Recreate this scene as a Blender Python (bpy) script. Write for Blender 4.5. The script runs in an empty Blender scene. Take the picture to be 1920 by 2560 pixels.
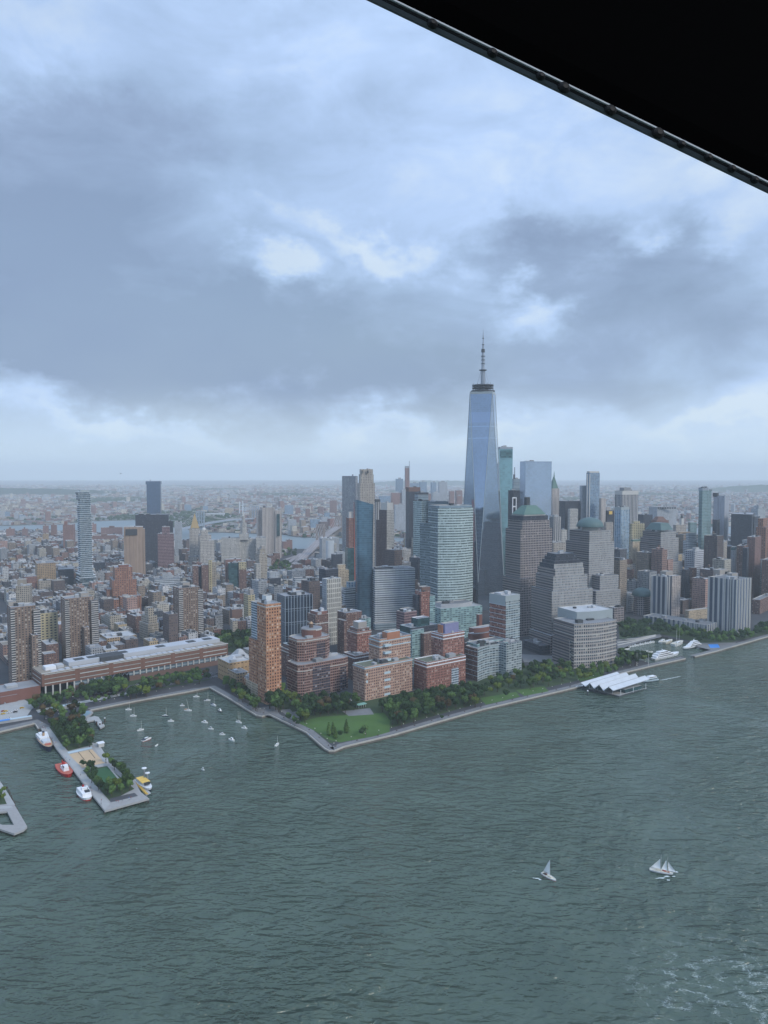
import bpy, math, random
from mathutils import Vector
sc = bpy.context.scene
COL = sc.collection
# ------------------------------------------------------------------ camera
F = 1849.0; CAMH = 262.0; PITCH = math.radians(2.97)
cp, sp = math.cos(PITCH), math.sin(PITCH)
cam = bpy.data.cameras.new('camera'); co = bpy.data.objects.new('camera', cam); COL.objects.link(co)
co.location = (0, 0, CAMH); co.rotation_euler = (math.radians(90) - PITCH, 0, 0)
cam.sensor_fit = 'VERTICAL'; cam.sensor_height = 36; cam.lens = 36 * F / 2560
cam.clip_start = 0.05; cam.clip_end = 80000
sc.camera = co
# ------------------------------------------------------------------ sky
def ray(px, py):
    a = (px - 960) / F; b = (1280 - py) / F
    return Vector((a, cp + b * sp, -sp + b * cp))
SUN_EL, SUN_AZ = math.radians(36), math.radians(130)      # azimuth clockwise from +Y: behind and to the right of the camera
w = bpy.data.worlds.new('World'); sc.world = w; w.use_nodes = True
NT = w.node_tree; NT.nodes.clear()
def nd(nt, t, **kw):
    n = nt.nodes.new(t)
    for k, v in kw.items(): setattr(n, k, v)
    return n
def mth(nt, op, a, b=None, c=None, clamp=False):
    n = nt.nodes.new('ShaderNodeMath'); n.operation = op; n.use_clamp = clamp
    for i, x in enumerate((a, b, c)):
        if x is None: continue
        if isinstance(x, (int, float)): n.inputs[i].default_value = x
        else: nt.links.new(x, n.inputs[i])
    return n.outputs[0]
def vmth(nt, op, a, b=None):
    n = nt.nodes.new('ShaderNodeVectorMath'); n.operation = op
    for i, x in enumerate((a, b)):
        if x is None: continue
        if isinstance(x, (tuple, list, Vector)): n.inputs[i].default_value = tuple(x)
        elif isinstance(x, (int, float)): n.inputs['Scale'].default_value = x
        else: nt.links.new(x, n.inputs[i])
    return n
def ramp(nt, fac, stops, interp='LINEAR'):
    n = nt.nodes.new('ShaderNodeValToRGB'); n.color_ramp.interpolation = interp
    e = n.color_ramp.elements
    while len(e) < len(stops): e.new(0.5)
    for i, (p, c) in enumerate(stops):
        e[i].position = p; e[i].color = (c[0], c[1], c[2], 1) if not isinstance(c, (int, float)) else (c, c, c, 1)
    nt.links.new(fac, n.inputs[0]); return n.outputs[0]
def noise(nt, vec, scale, detail=4, rough=.55, dist=0.0):
    n = nt.nodes.new('ShaderNodeTexNoise'); n.inputs['Scale'].default_value = scale
    n.inputs['Detail'].default_value = detail; n.inputs['Roughness'].default_value = rough; n.inputs['Distortion'].default_value = dist
    if vec is not None: nt.links.new(vec, n.inputs['Vector'])
    return n
def mixc(nt, fac, a, b, mode='MIX'):
    n = nt.nodes.new('ShaderNodeMix'); n.data_type = 'RGBA'; n.blend_type = mode
    for i, x in ((0, fac), (6, a), (7, b)):
        if isinstance(x, (int, float)): n.inputs[i].default_value = x
        elif isinstance(x, (tuple, list)): n.inputs[i].default_value = (*x[:3], 1)
        else: nt.links.new(x, n.inputs[i])
    return n.outputs[2]
tc = nd(NT, 'ShaderNodeTexCoord'); dirv = tc.outputs['Generated']
sky = nd(NT, 'ShaderNodeTexSky'); sky.sky_type = 'NISHITA'; sky.sun_disc = False
sky.sun_elevation = SUN_EL; sky.sun_rotation = SUN_AZ; sky.altitude = 200; sky.air_density = 1.2; sky.dust_density = 2.0
# cloud masses live in directions of the sky; the direction is warped with noise so that their edges billow
mp = nd(NT, 'ShaderNodeMapping'); mp.inputs['Scale'].default_value = (1, 1, 1.7); NT.links.new(dirv, mp.inputs[0])
wn = noise(NT, mp.outputs[0], 3.6, 9, .60)
wv = vmth(NT, 'SUBTRACT', wn.outputs['Color'], (.5, .5, .5)).outputs[0]
wv = vmth(NT, 'SCALE', wv, 0.40).outputs[0]
warped = vmth(NT, 'ADD', dirv, wv).outputs[0]
BLOBS = [(100, 590, 380, 250, -.52), (470, 820, 420, 85, -.55), (900, 760, 240, 120, -.44), (1380, 560, 270, 130, -.50), (1110, 520, 110, 60, -.30),
         (1500, 740, 220, 90, -.16), (460, 270, 260, 120, -.20), (1150, 850, 330, 75, -.24), (1550, 640, 260, 200, -.2), (250, 760, 380, 120, -.30), (160, 430, 300, 120, -.18),
         (640, 640, 95, 55, .62), (1155, 655, 75, 65, .60), (870, 525, 190, 38, .36), (1430, 432, 60, 40, .50), (1645, 450, 60, 60, .35), (2350, 300, 520, 420, .40), (2500, 900, 420, 200, .5), (-900, 500, 500, 500, -.3), (600, 130, 170, 70, .2),  # bright masses far right, out of view, are added to light water and walls
         (1150, 290, 360, 130, .16), (150, 955, 320, 38, .26), (650, 962, 420, 30, .24), (1300, 960, 420, 42, .20), (60, 90, 200, 90, .12), (60, 880, 120, 30, .28), (1600, 960, 120, 40, .20)]
tot = None
for bx, by, rx, ry, amp in BLOBS:
    c = ray(bx * 1.157, by * 1.157).normalized(); rx *= 1.157 * 1.45; ry *= 1.157 * 1.45
    dv = vmth(NT, 'SUBTRACT', warped, c).outputs[0]
    dv = vmth(NT, 'MULTIPLY', dv, (F / rx, F / max(rx, ry), F / ry)).outputs[0]
    ln = vmth(NT, 'LENGTH', dv).outputs['Value']
    g = nd(NT, 'ShaderNodeMapRange'); g.interpolation_type = 'SMOOTHSTEP'
    g.inputs['From Min'].default_value = 1.15; g.inputs['From Max'].default_value = 0.1; g.inputs['To Min'].default_value = 0; g.inputs['To Max'].default_value = amp
    NT.links.new(ln, g.inputs['Value'])
    tot = g.outputs[0] if tot is None else mth(NT, 'ADD', tot, g.outputs[0])
mp2 = nd(NT, 'ShaderNodeMapping'); mp2.inputs['Scale'].default_value = (1, 1, 2.4); NT.links.new(dirv, mp2.inputs[0])
n1 = noise(NT, mp2.outputs[0], 5.5, 10, .60, .5); n2 = noise(NT, mp2.outputs[0], 1.6, 5, .5)
t = mth(NT, 'ADD', tot, 0.61)
t = mth(NT, 'ADD', t, mth(NT, 'MULTIPLY', mth(NT, 'SUBTRACT', n1.outputs[0], .5), 1.0))
t = mth(NT, 'ADD', t, mth(NT, 'MULTIPLY', mth(NT, 'SUBTRACT', n2.outputs[0], .5), .45))
K = 10.0
cl = ramp(NT, t, [(0.0, (.205, .285, .440)), (.26, (.255, .350, .530)), (.50, (.325, .450, .665)), (.74, (.41, .56, .83)), (1.0, (.58, .70, .85))])
cl = vmth(NT, 'SCALE', cl, K).outputs[0]
# thin places let the blue of the open sky through
thin = ramp(NT, n2.outputs[0], [(.45, 0.0), (.75, .35)])
skc = vmth(NT, 'SCALE', sky.outputs[0], 1.0).outputs[0]
allc = mixc(NT, thin, cl, skc)
# brighter milky band close to the horizon
sepd = nd(NT, 'ShaderNodeSeparateXYZ'); NT.links.new(dirv, sepd.inputs[0])
hb = nd(NT, 'ShaderNodeMapRange'); hb.interpolation_type = 'SMOOTHSTEP'; hb.inputs['From Min'].default_value = .125; hb.inputs['From Max'].default_value = 0.0
hb.inputs['To Max'].default_value = .85; NT.links.new(sepd.outputs[2], hb.inputs[0])
allc = mixc(NT, hb.outputs[0], allc, tuple(x * K for x in (.53, .665, .775)))
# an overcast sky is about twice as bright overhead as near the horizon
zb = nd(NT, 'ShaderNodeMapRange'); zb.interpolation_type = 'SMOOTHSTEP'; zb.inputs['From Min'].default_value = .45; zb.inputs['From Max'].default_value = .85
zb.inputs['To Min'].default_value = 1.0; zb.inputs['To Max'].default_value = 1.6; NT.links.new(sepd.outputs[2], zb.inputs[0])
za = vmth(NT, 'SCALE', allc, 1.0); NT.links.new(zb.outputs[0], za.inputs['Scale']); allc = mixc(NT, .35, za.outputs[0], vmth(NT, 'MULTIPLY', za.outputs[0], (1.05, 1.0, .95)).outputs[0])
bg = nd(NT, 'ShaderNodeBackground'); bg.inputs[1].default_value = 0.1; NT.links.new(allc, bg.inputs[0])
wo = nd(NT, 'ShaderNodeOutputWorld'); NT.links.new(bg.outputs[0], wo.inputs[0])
# ------------------------------------------------------------------ sun (overcast: weak and very soft)
sl = bpy.data.lights.new('sun', 'SUN'); sl.energy = 1.5; sl.angle = math.radians(14); sl.color = (1, .95, .87)
so = bpy.data.objects.new('sun', sl); COL.objects.link(so)
sd = Vector((math.sin(SUN_AZ) * math.cos(SUN_EL), math.cos(SUN_AZ) * math.cos(SUN_EL), math.sin(SUN_EL)))
so.rotation_euler = sd.to_track_quat('Z', 'Y').to_euler()
sky.sun_rotation = SUN_AZ
sc.view_settings.view_transform = 'Standard'; sc.view_settings.look = 'None'; sc.view_settings.gamma = 1; sc.view_settings.exposure = 0.32
sc.cycles.max_bounces = 5; sc.cycles.diffuse_bounces = 2; sc.cycles.glossy_bounces = 3; sc.cycles.transmission_bounces = 2
sc.cycles.volume_bounces = 2; sc.cycles.use_denoising = True; sc.cycles.caustics_reflective = False; sc.cycles.caustics_refractive = False
# ------------------------------------------------------------------ pixel <-> place
LAND = 3.0
def G(px, py, z=LAND):
    r = ray(px, py); t = (z - CAMH) / r.z
    return Vector((r.x * t, r.y * t, z))
def AT(px, py, Y):
    r = ray(px, py); t = Y / r.y
    return Vector((r.x * t, Y, CAMH + r.z * t))
def proj(p):
    dz = p[2] - CAMH
    d = p[1] * cp - dz * sp; u = p[1] * sp + dz * cp
    return 960 + F * p[0] / d, 1280 - F * u / d
GRID = math.radians(36.5)
# ------------------------------------------------------------------ materials
M = {}
def newmat(name):
    m = bpy.data.materials.new(name); m.use_nodes = True
    return m, m.node_tree, m.node_tree.nodes['Principled BSDF']
def plain(key, col, rough=.8, metal=0.0, ns=0.05, na=.18, spec=.3, tint=0.0, col2=None, ns2=None):
    m, nt, b = newmat(key)
    g = nd(nt, 'ShaderNodeNewGeometry')
    n = noise(nt, g.outputs['Position'], ns, 5, .6)
    f = mth(nt, 'MULTIPLY_ADD', n.outputs[0], na * 2, 1 - na)
    if tint:
        oi = nd(nt, 'ShaderNodeObjectInfo')
        f = mth(nt, 'MULTIPLY', f, mth(nt, 'MULTIPLY_ADD', oi.outputs['Random'], tint * 2, 1 - tint))
    c = (*col, 1)
    if col2:
        n2 = noise(nt, g.outputs['Position'], ns2 or ns, 3, .5)
        base = ramp(nt, n2.outputs[0], [(.42, col), (.58, col2)])
        v = vmth(nt, 'SCALE', base, 1.0)
    else:
        v = vmth(nt, 'SCALE', col, 1.0)
    nt.links.new(f, v.inputs['Scale'])
    nt.links.new(v.outputs[0], b.inputs['Base Color'])
    b.inputs['Roughness'].default_value = rough; b.inputs['Metallic'].default_value = metal
    b.inputs['Specular IOR Level'].default_value = spec
    M[key] = m; return m
WALLK = .86
def facade(key, wall, glass=(.03, .04, .055), fh=3.3, bw=3.0, ww=.5, wh=.5, gr=.12, metal=0.0, blind=.18, blindc=None, tint=.0, wallr=.85, pier=None, pierw=0, band=None, bandw=0, gm=0.0, wn=.16):
    """windows laid out on the wall's own metres (UV), each with its own blind or dark pane"""
    m, nt, b = newmat(key); wall = tuple(x * WALLK for x in wall); glass = tuple(x * .75 for x in glass)
    uv = nd(nt, 'ShaderNodeUVMap'); s = nd(nt, 'ShaderNodeSeparateXYZ'); nt.links.new(uv.outputs[0], s.inputs[0])
    a = mth(nt, 'MULTIPLY', s.outputs[0], 1 / bw); c = mth(nt, 'MULTIPLY', s.outputs[1], 1 / fh)
    fa = mth(nt, 'ABSOLUTE', mth(nt, 'SUBTRACT', mth(nt, 'FRACT', a), .5)); fc = mth(nt, 'ABSOLUTE', mth(nt, 'SUBTRACT', mth(nt, 'FRACT', c), .5))
    mk = mth(nt, 'MULTIPLY', mth(nt, 'LESS_THAN', fa, ww / 2), mth(nt, 'LESS_THAN', fc, wh / 2))
    cmb = nd(nt, 'ShaderNodeCombineXYZ'); nt.links.new(mth(nt, 'FLOOR', a), cmb.inputs[0]); nt.links.new(mth(nt, 'FLOOR', c), cmb.inputs[1])
    oi = nd(nt, 'ShaderNodeObjectInfo'); nt.links.new(mth(nt, 'MULTIPLY', oi.outputs['Random'], 57), cmb.inputs[2])
    wnz = nd(nt, 'ShaderNodeTexWhiteNoise'); wnz.noise_dimensions = '3D'; nt.links.new(cmb.outputs[0], wnz.inputs[0])
    bl = blindc or tuple(min(.6, x * .9 + .12) for x in wall)
    gl2 = tuple(x * 2.4 + .01 for x in glass)
    gcol = ramp(nt, wnz.outputs[0], [(0, glass), (1 - blind - .01, gl2), (1 - blind, tuple(x * .5 for x in bl)), (1.0, tuple(x * .85 for x in bl))])
    g = nd(nt, 'ShaderNodeNewGeometry')
    n = noise(nt, g.outputs['Position'], .045, 5, .6); n2 = noise(nt, g.outputs['Position'], .6, 3, .6)
    f = mth(nt, 'ADD', mth(nt, 'MULTIPLY_ADD', n.outputs[0], wn * 2, 1 - wn), mth(nt, 'MULTIPLY_ADD', n2.outputs[0], .12, -.06))
    stv = vmth(nt, 'MULTIPLY', g.outputs['Position'], (.35, .35, .035)); st_ = noise(nt, stv.outputs[0], 1.0, 4, .6)
    colw = nd(nt, 'ShaderNodeTexWhiteNoise'); colw.noise_dimensions = '2D'; cc2 = nd(nt, 'ShaderNodeCombineXYZ'); nt.links.new(mth(nt, 'FLOOR', mth(nt, 'MULTIPLY', a, .34)), cc2.inputs[0]); nt.links.new(mth(nt, 'FLOOR', mth(nt, 'MULTIPLY', c, .14)), cc2.inputs[1]); nt.links.new(cc2.outputs[0], colw.inputs[0])
    f = mth(nt, 'MULTIPLY', f, mth(nt, 'MULTIPLY_ADD', st_.outputs[0], .7, .65)); f = mth(nt, 'MULTIPLY', f, mth(nt, 'MULTIPLY_ADD', colw.outputs[0], .14, .93))
    if tint: f = mth(nt, 'MULTIPLY', f, mth(nt, 'MULTIPLY_ADD', oi.outputs['Random'], tint * 2, 1 - tint))
    wc = wall
    if pier: wc = mixc(nt, mth(nt, 'GREATER_THAN', fa, .5 - pierw / 2), wall, pier)
    if band: wc = mixc(nt, mth(nt, 'GREATER_THAN', fc, .5 - bandw / 2), wc, band)
    v = vmth(nt, 'SCALE', wc, 1.0); nt.links.new(f, v.inputs['Scale'])
    colr = mixc(nt, mk, v.outputs[0], gcol)
    nt.links.new(colr, b.inputs['Base Color'])
    nt.links.new(mth(nt, 'MULTIPLY_ADD', mk, gr - wallr, wallr), b.inputs['Roughness'])
    if metal or gm: nt.links.new(mth(nt, 'MULTIPLY_ADD', mk, gm - metal, metal), b.inputs['Metallic'])
    b.inputs['Specular IOR Level'].default_value = .45
    M[key] = m; return m
def glassy(key, col, fh=4.0, bw=1.6, line=(.25, .3, .36), lw=.10, rough=.06, metal=.75, var=.25, bands=None):
    """mirror-like curtain wall: panes differ slightly, thin floor lines between"""
    m, nt, b = newmat(key)
    uv = nd(nt, 'ShaderNodeUVMap'); s = nd(nt, 'ShaderNodeSeparateXYZ'); nt.links.new(uv.outputs[0], s.inputs[0])
    a = mth(nt, 'MULTIPLY', s.outputs[0], 1 / bw); c = mth(nt, 'MULTIPLY', s.outputs[1], 1 / fh)
    fc = mth(nt, 'FRACT', c); ln = mth(nt, 'LESS_THAN', fc, lw)
    cmb = nd(nt, 'ShaderNodeCombineXYZ'); nt.links.new(mth(nt, 'FLOOR', mth(nt, 'MULTIPLY', a, .5)), cmb.inputs[0]); nt.links.new(mth(nt, 'FLOOR', c), cmb.inputs[1])
    wz = nd(nt, 'ShaderNodeTexWhiteNoise'); nt.links.new(cmb.outputs[0], wz.inputs[0])
    g = nd(nt, 'ShaderNodeNewGeometry'); n = noise(nt, g.outputs['Position'], .02, 4, .6)
    f = mth(nt, 'ADD', mth(nt, 'MULTIPLY_ADD', wz.outputs[0], var, 1 - var * .5), mth(nt, 'MULTIPLY_ADD', n.outputs[0], .5, -.25))
    v = vmth(nt, 'SCALE', col, 1.0); nt.links.new(f, v.inputs['Scale'])
    cc = mixc(nt, ln, v.outputs[0], line)
    if bands:
        for z0, z1, bc in bands:
            k = mth(nt, 'MULTIPLY', mth(nt, 'GREATER_THAN', s.outputs[1], z0), mth(nt, 'LESS_THAN', s.outputs[1], z1))
            cc = mixc(nt, k, cc, bc)
    nt.links.new(cc, b.inputs['Base Color'])
    bm = nd(nt, 'ShaderNodeBump'); bm.inputs['Strength'].default_value = .12; bm.inputs['Distance'].default_value = .25
    nb = noise(nt, g.outputs['Position'], .35, 2, .5); nt.links.new(nb.outputs[0], bm.inputs['Height']); nt.links.new(bm.outputs[0], b.inputs['Normal'])
    b.inputs['Roughness'].default_value = rough; b.inputs['Metallic'].default_value = metal
    M[key] = m; return m

facade('brick_ind', (.25, .18, .14), (.035, .04, .05), 2.9, 3.6, .46, .5, blind=.3, blindc=(.6, .58, .52))
facade('balcony', (.12, .10, .09), (.04, .045, .055), 2.9, 4.2, .9, .55, blind=.12, band=(.50, .48, .45), bandw=.35)
facade('beige_grid', (.42, .37, .30), fh=3.6, bw=3.2, ww=.5, wh=.5, blind=.12, tint=.12)
facade('yellow', (.52, .45, .28), fh=3.8, bw=5.5, ww=.5, wh=.42, blind=.05, tint=.05)
facade('tan', (.42, .30, .18), fh=3.7, bw=3.6, ww=.5, wh=.45, blind=.1, tint=.15)
facade('orange_brick', (.30, .15, .10), fh=3.6, bw=4.0, ww=.42, wh=.42, blind=.14, blindc=(.5, .4, .33))
facade('ritz', (.50, .25, .14), (.06, .03, .028), 3.5, 3.2, .52, .55, blind=.2, blindc=(.75, .62, .5), gr=.25)
facade('glass_balc', (.33, .38, .42), (.06, .09, .12), 2.95, 2.4, .85, .55, blind=.12, band=(.45, .5, .54), bandw=.3)
facade('round_brick', (.235, .115, .085), (.03, .028, .04), 3.2, 2.6, .56, .55, blind=.14, blindc=(.5, .45, .42), band=(.46, .38, .34), bandw=.10)
facade('dark_bay', (.13, .085, .08), (.03, .035, .055), 3.2, 3.0, .8, .6, blind=.1, blindc=(.35, .36, .4))
facade('brown_brick', (.20, .115, .09), fh=2.9, bw=3.0, ww=.45, wh=.48, blind=.2, blindc=(.5, .45, .42))
facade('pink_brick', (.47, .29, .215), (.045, .035, .04), 3.2, 2.5, .5, .55, blind=.16, blindc=(.65, .58, .5), band=(.48, .36, .28), bandw=.08)
facade('red_brick', (.33, .15, .11), (.05, .035, .04), 3.1, 2.4, .5, .6, blind=.24, blindc=(.55, .46, .42))
facade('cream_trim', (.55, .45, .32), fh=2.95, bw=3.0, ww=.45, wh=.5, blind=.25)
facade('dark_fins', (.20, .24, .28), (.014, .026, .045), 20, 4.4, .92, .98, blind=.0, gr=.1, wn=.08)
facade('white_lattice', (.60, .58, .52), (.02, .025, .03), 7.4, 3.6, .44, .80, blind=.0)
facade('white_bands', (.52, .55, .57), (.08, .10, .12), 3.7, 60, 1.1, .42, blind=.0)
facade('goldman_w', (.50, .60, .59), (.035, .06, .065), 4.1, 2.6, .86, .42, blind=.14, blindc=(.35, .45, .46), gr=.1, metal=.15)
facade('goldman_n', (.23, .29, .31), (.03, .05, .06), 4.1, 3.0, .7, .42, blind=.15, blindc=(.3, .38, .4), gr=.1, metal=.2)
facade('granite', (.34, .29, .27), (.022, .028, .045), 3.9, 3.3, .64, .66, blind=.03, wallr=.6)
facade('granite_strip', (.26, .225, .21), (.06, .065, .075), 3.9, 60, 1.1, .5, blind=.0, wallr=.5)
facade('granite_pale', (.38, .36, .34), (.14, .16, .18), 3.9, 2.6, .62, .55, blind=.1, blindc=(.3, .33, .36), wallr=.5, gr=.2)
facade('nymex', (.42, .38, .345), (.04, .055, .08), 4.4, 3.2, .66, .62, blind=.05, wallr=.6)
facade('pale_glass', (.34, .40, .43), (.09, .13, .16), 3.9, 60, 1.1, .5, blind=.0, gr=.1, metal=.3)
facade('curved_glass', (.30, .34, .35), (.06, .085, .10), 3.1, 4.6, .72, .55, blind=.35, blindc=(.38, .45, .46), gr=.1, band=(.40, .43, .43), bandw=.22)
facade('green_glass', (.30, .44, .44), (.08, .13, .14), 3.1, 5, .85, .55, blind=.3, blindc=(.4, .6, .58), gr=.08)
facade('gateway', (.40, .385, .38), (.06, .08, .115), 200, 8.4, .56, .999, blind=.0, pier=(.55, .54, .54), pierw=.16, gr=.25)
facade('gateway_pink', (.50, .43, .39), (.04, .045, .055), 2.9, 4.2, .42, .5, blind=.15)
facade('lowgate', (.46, .45, .44), (.06, .08, .12), 3.0, 8, .55, .95, blind=.0)
facade('dark_grid', (.055, .06, .075), (.02, .025, .04), 3.8, 2.2, .6, .5, blind=.08, blindc=(.14, .15, .18), gr=.1)
facade('purple_bands', (.21, .12, .125), (.05, .04, .05), 3.8, 1.8, .8, .42, blind=.1, band=(.30, .22, .22), bandw=.2)
facade('ribbed_beige', (.54, .48, .43), (.10, .10, .11), 200, 4.2, .36, .999, blind=.0)
facade('longlines', (.34, .245, .18), (.20, .145, .11), 400, 9.0, .28, .999, blind=.0, gr=.7)
facade('gothic', (.52, .50, .46), (.06, .07, .085), 3.8, 3.4, .48, .55, blind=.1)
facade('gehry', (.36, .37, .385), (.05, .06, .08), 3.2, 3.4, .5, .62, blind=.1, metal=.3, wallr=.4)
facade('parkplace', (.44, .395, .345), (.05, .055, .065), 3.8, 4.0, .42, .5, blind=.15)
facade('rib_white', (.52, .50, .47), (.045, .055, .075), 200, 5.0, .55, .999, blind=.0)
facade('rib_blue', (.45, .54, .60), (.10, .17, .25), 3.6, 5.4, .66, .84, blind=.25, blindc=(.28, .38, .48), gr=.15)
facade('brown_rib', (.14, .10, .09), (.03, .03, .04), 3.3, 2.2, .5, .6, blind=.1)
facade('white_net', (.56, .54, .50), (.04, .045, .05), 3.3, 2.6, .55, .55, blind=.05)
facade('white_grid', (.60, .62, .66), (.05, .06, .09), 4.0, 4.4, .66, .5, blind=.0)
facade('pale_rib', (.42, .44, .48), (.12, .14, .18), 200, 3.0, .4, .999, blind=.0)
facade('dark_steel', (.045, .05, .06), (.025, .03, .045), 3.9, 1.6, .7, .7, blind=.0, gr=.2)
facade('wtc4', (.25, .31, .38), (.2, .25, .32), 4.1, 3, .9, .9, blind=.0, gr=.08, metal=.7, gm=.8)
facade('construction', (.24, .105, .08), (.13, .12, .12), 3.4, 2.6, .6, .5, blind=.35, blindc=(.4, .3, .25), gr=.8)
facade('school', (.46, .31, .17), (.08, .06, .04), 6.0, 5.0, .5, .22, blind=.0)
facade('bmcc', (.20, .105, .075), (.30, .34, .33), 5.2, 40, .86, .17, blind=.0, gr=.3)
facade('court', (.52, .48, .43), fh=4, bw=3.4, ww=.46, wh=.6, blind=.1)
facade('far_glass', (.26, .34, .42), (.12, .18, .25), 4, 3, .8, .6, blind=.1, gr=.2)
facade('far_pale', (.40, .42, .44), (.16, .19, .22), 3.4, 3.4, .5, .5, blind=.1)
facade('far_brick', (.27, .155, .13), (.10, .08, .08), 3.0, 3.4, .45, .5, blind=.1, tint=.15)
glassy('wtc_glass', (.30, .37, .46), 4.0, 1.6, (.32, .40, .50), .14, .04, .85, .12, bands=[(358, 378, (.33, .41, .53)), (350, 351.5, (.42, .5, .6)), (328, 329.5, (.42, .5, .6))])
glassy('tower_blue', (.09, .17, .24), 3.6, 2.2, (.22, .33, .40), .14, .08, .6, .5)
glassy('manh_sq', (.09, .13, .20), 4, 3, (.10, .14, .2), .1, .15, .5, .3)
glassy('green_wtc', (.20, .34, .37), 4.1, 3, (.28, .42, .44), .12, .1, .7, .35)
glassy('wtc4_glass', (.36, .43, .53), 4.1, 3, (.34, .42, .52), .1, .06, .8, .08)
glassy('curve_green', (.15, .24, .25), 3.3, 2, (.35, .42, .42), .3, .12, .4, .5)
glassy('teal_glass', (.07, .14, .15), 3.8, 3, (.05, .1, .11), .12, .1, .4, .8)
LOWKEYS = []
for key, adj, wc, wgt in [('lr_red', 'red brick', (.23, .12, .095), 3), ('lr_brown', 'dark brown', (.14, .105, .095), 6), ('lr_tan', 'tan brick', (.30, .24, .185), 4), ('lr_cream', 'cream stone', (.47, .43, .36), 4),
                          ('lr_grey', 'pale grey', (.33, .34, .35), 6), ('lr_dark', 'charcoal', (.10, .105, .12), 3), ('lr_white', 'whitewashed', (.60, .60, .60), 3), ('lr_pink', 'pinkish brick', (.36, .23, .19), 2), ('lr_ochre', 'ochre yellow', (.46, .36, .22), 1)]:
    facade(key, wc, fh=3.7, bw=3.1, ww=.46, wh=.5, blind=.2, tint=.28); LOWKEYS += [(key, adj)] * wgt
plain('roof_grey', (.22, .225, .235), ns=.08, na=.3, tint=.3)
plain('roof_white', (.38, .39, .40), ns=.1, na=.35, tint=.15)
plain('roof_tar', (.10, .10, .11), ns=.08, na=.35, tint=.3)
plain('roof_tan', (.26, .23, .19), ns=.08, na=.25, tint=.2)
plain('membrane', (.42, .44, .47), ns=.04, na=.15)
plain('mech', (.36, .37, .38), ns=.2, na=.3, tint=.35)
plain('mech_dark', (.06, .065, .07), ns=.2, na=.3)
plain('penthouse', (.33, .30, .27), ns=.1, na=.15)
plain('white_paint', (.72, .73, .75), .5, ns=.3, na=.08)
plain('stone_trim', (.50, .49, .46), ns=.2, na=.15)
plain('sky_trim', (.45, .55, .60), ns=.2, na=.12)
plain('orange_pent', (.38, .17, .10), ns=.2)
plain('purple_pent', (.22, .22, .36), ns=.2)
plain('glass_cap', (.32, .36, .37), .3, ns=.1, na=.08)
plain('copper', (.10, .18, .155), .6, ns=.06, na=.22)
plain('copper_dull', (.085, .14, .14), .55, ns=.06, na=.2)
plain('gold_roof', (.38, .27, .13), .5)
plain('steel', (.30, .33, .37), .45, metal=.5)
plain('steel_dark', (.07, .075, .085), .5)
plain('wood_dark', (.09, .06, .045), .8)
plain('tank_wood', (.13, .09, .07), .85)
plain('red_brick_plain', (.20, .095, .075), .85)
plain('brown_plain', (.17, .105, .085), .85)
plain('hoist_red', (.45, .10, .06), .7)
plain('green_terrace', (.10, .15, .05), .9)
plain('roof_garden', (.13, .14, .10), .95, ns=.4, na=.4)
plain('fin_metal', (.34, .39, .44), .5, ns=.3, na=.1)
plain('pale_brick', (.40, .31, .27), .8, ns=.3)
plain('goldman_rail', (.46, .55, .55), .35, ns=.05, na=.25, metal=.2)
plain('mint', (.22, .40, .33), .7, ns=.3, na=.1)
plain('bridge_stone', (.27, .225, .20), .85, ns=.05)
plain('bridge_deck', (.30, .27, .27), .85)
plain('cable', (.38, .36, .36), .7)
plain('bridge_steel', (.27, .32, .37), .7)
plain('asphalt', (.055, .057, .062), .85, ns=.06, na=.3)
plain('city_ground', (.060, .060, .064), .9, ns=.03, na=.4)
plain('paving', (.18, .18, .18), .85, ns=.12, na=.25)
plain('paving_pale', (.36, .36, .35), .85, ns=.2, na=.2)
plain('seawall', (.14, .125, .105), .9, ns=.3, na=.5)
plain('kerb', (.42, .39, .34), .9, ns=.3, na=.3)
plain('deck', (.31, .30, .29), .85, ns=.5, na=.25)
plain('park_ground', (.045, .07, .03), .95, ns=.08, na=.4)
plain('lawn', (.065, .125, .030), .95, ns=.05, na=.28)
plain('turf', (.04, .11, .05), .95, ns=.1, na=.15)
plain('sand', (.52, .38, .24), .95, ns=.15, na=.15)
plain('blue_paving', (.20, .30, .36), .9, ns=.1, na=.3)
plain('leaf_dark', (.030, .056, .022), .9, ns=.35, na=.5, tint=.42, spec=.15)
plain('leaf_mid', (.070, .120, .034), .9, ns=.35, na=.5, tint=.42, spec=.15)
plain('leaf_lime', (.105, .14, .028), .9, ns=.35, na=.45, tint=.25, spec=.15)
plain('leaf_rust', (.085, .06, .028), .9, ns=.35, na=.45, tint=.25, spec=.15)
plain('bark', (.07, .055, .045), .95)
plain('hull_white', (.75, .76, .77), .35, ns=.5, na=.05)
plain('hull_navy', (.02, .03, .06), .4)
plain('hull_red', (.42, .03, .03), .4)
plain('deck_red', (.45, .12, .08), .6)
plain('cream', (.62, .58, .48), .5)
plain('tan_deck', (.42, .28, .17), .7)
plain('yellow_paint', (.75, .50, .12), .5)
plain('blue_paint', (.06, .25, .65), .5)
plain('sail', (.88, .89, .89), .7, ns=.4, na=.06)
plain('glass_dark', (.02, .025, .03), .1, spec=.6)
plain('foam', (.62, .68, .68), .8, ns=1.2, na=.2)
plain('tent', (.52, .55, .58), .5, ns=.15, na=.14)
plain('black_trim', (.006, .006, .007), .6, ns=3, na=.2)
plain('black_panel', (.0012, .0012, .0014), .9, ns=2, na=.2, spec=.02)
plain('alu_trim', (.30, .33, .37), .4, ns=3, na=.2, metal=.6)
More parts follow.
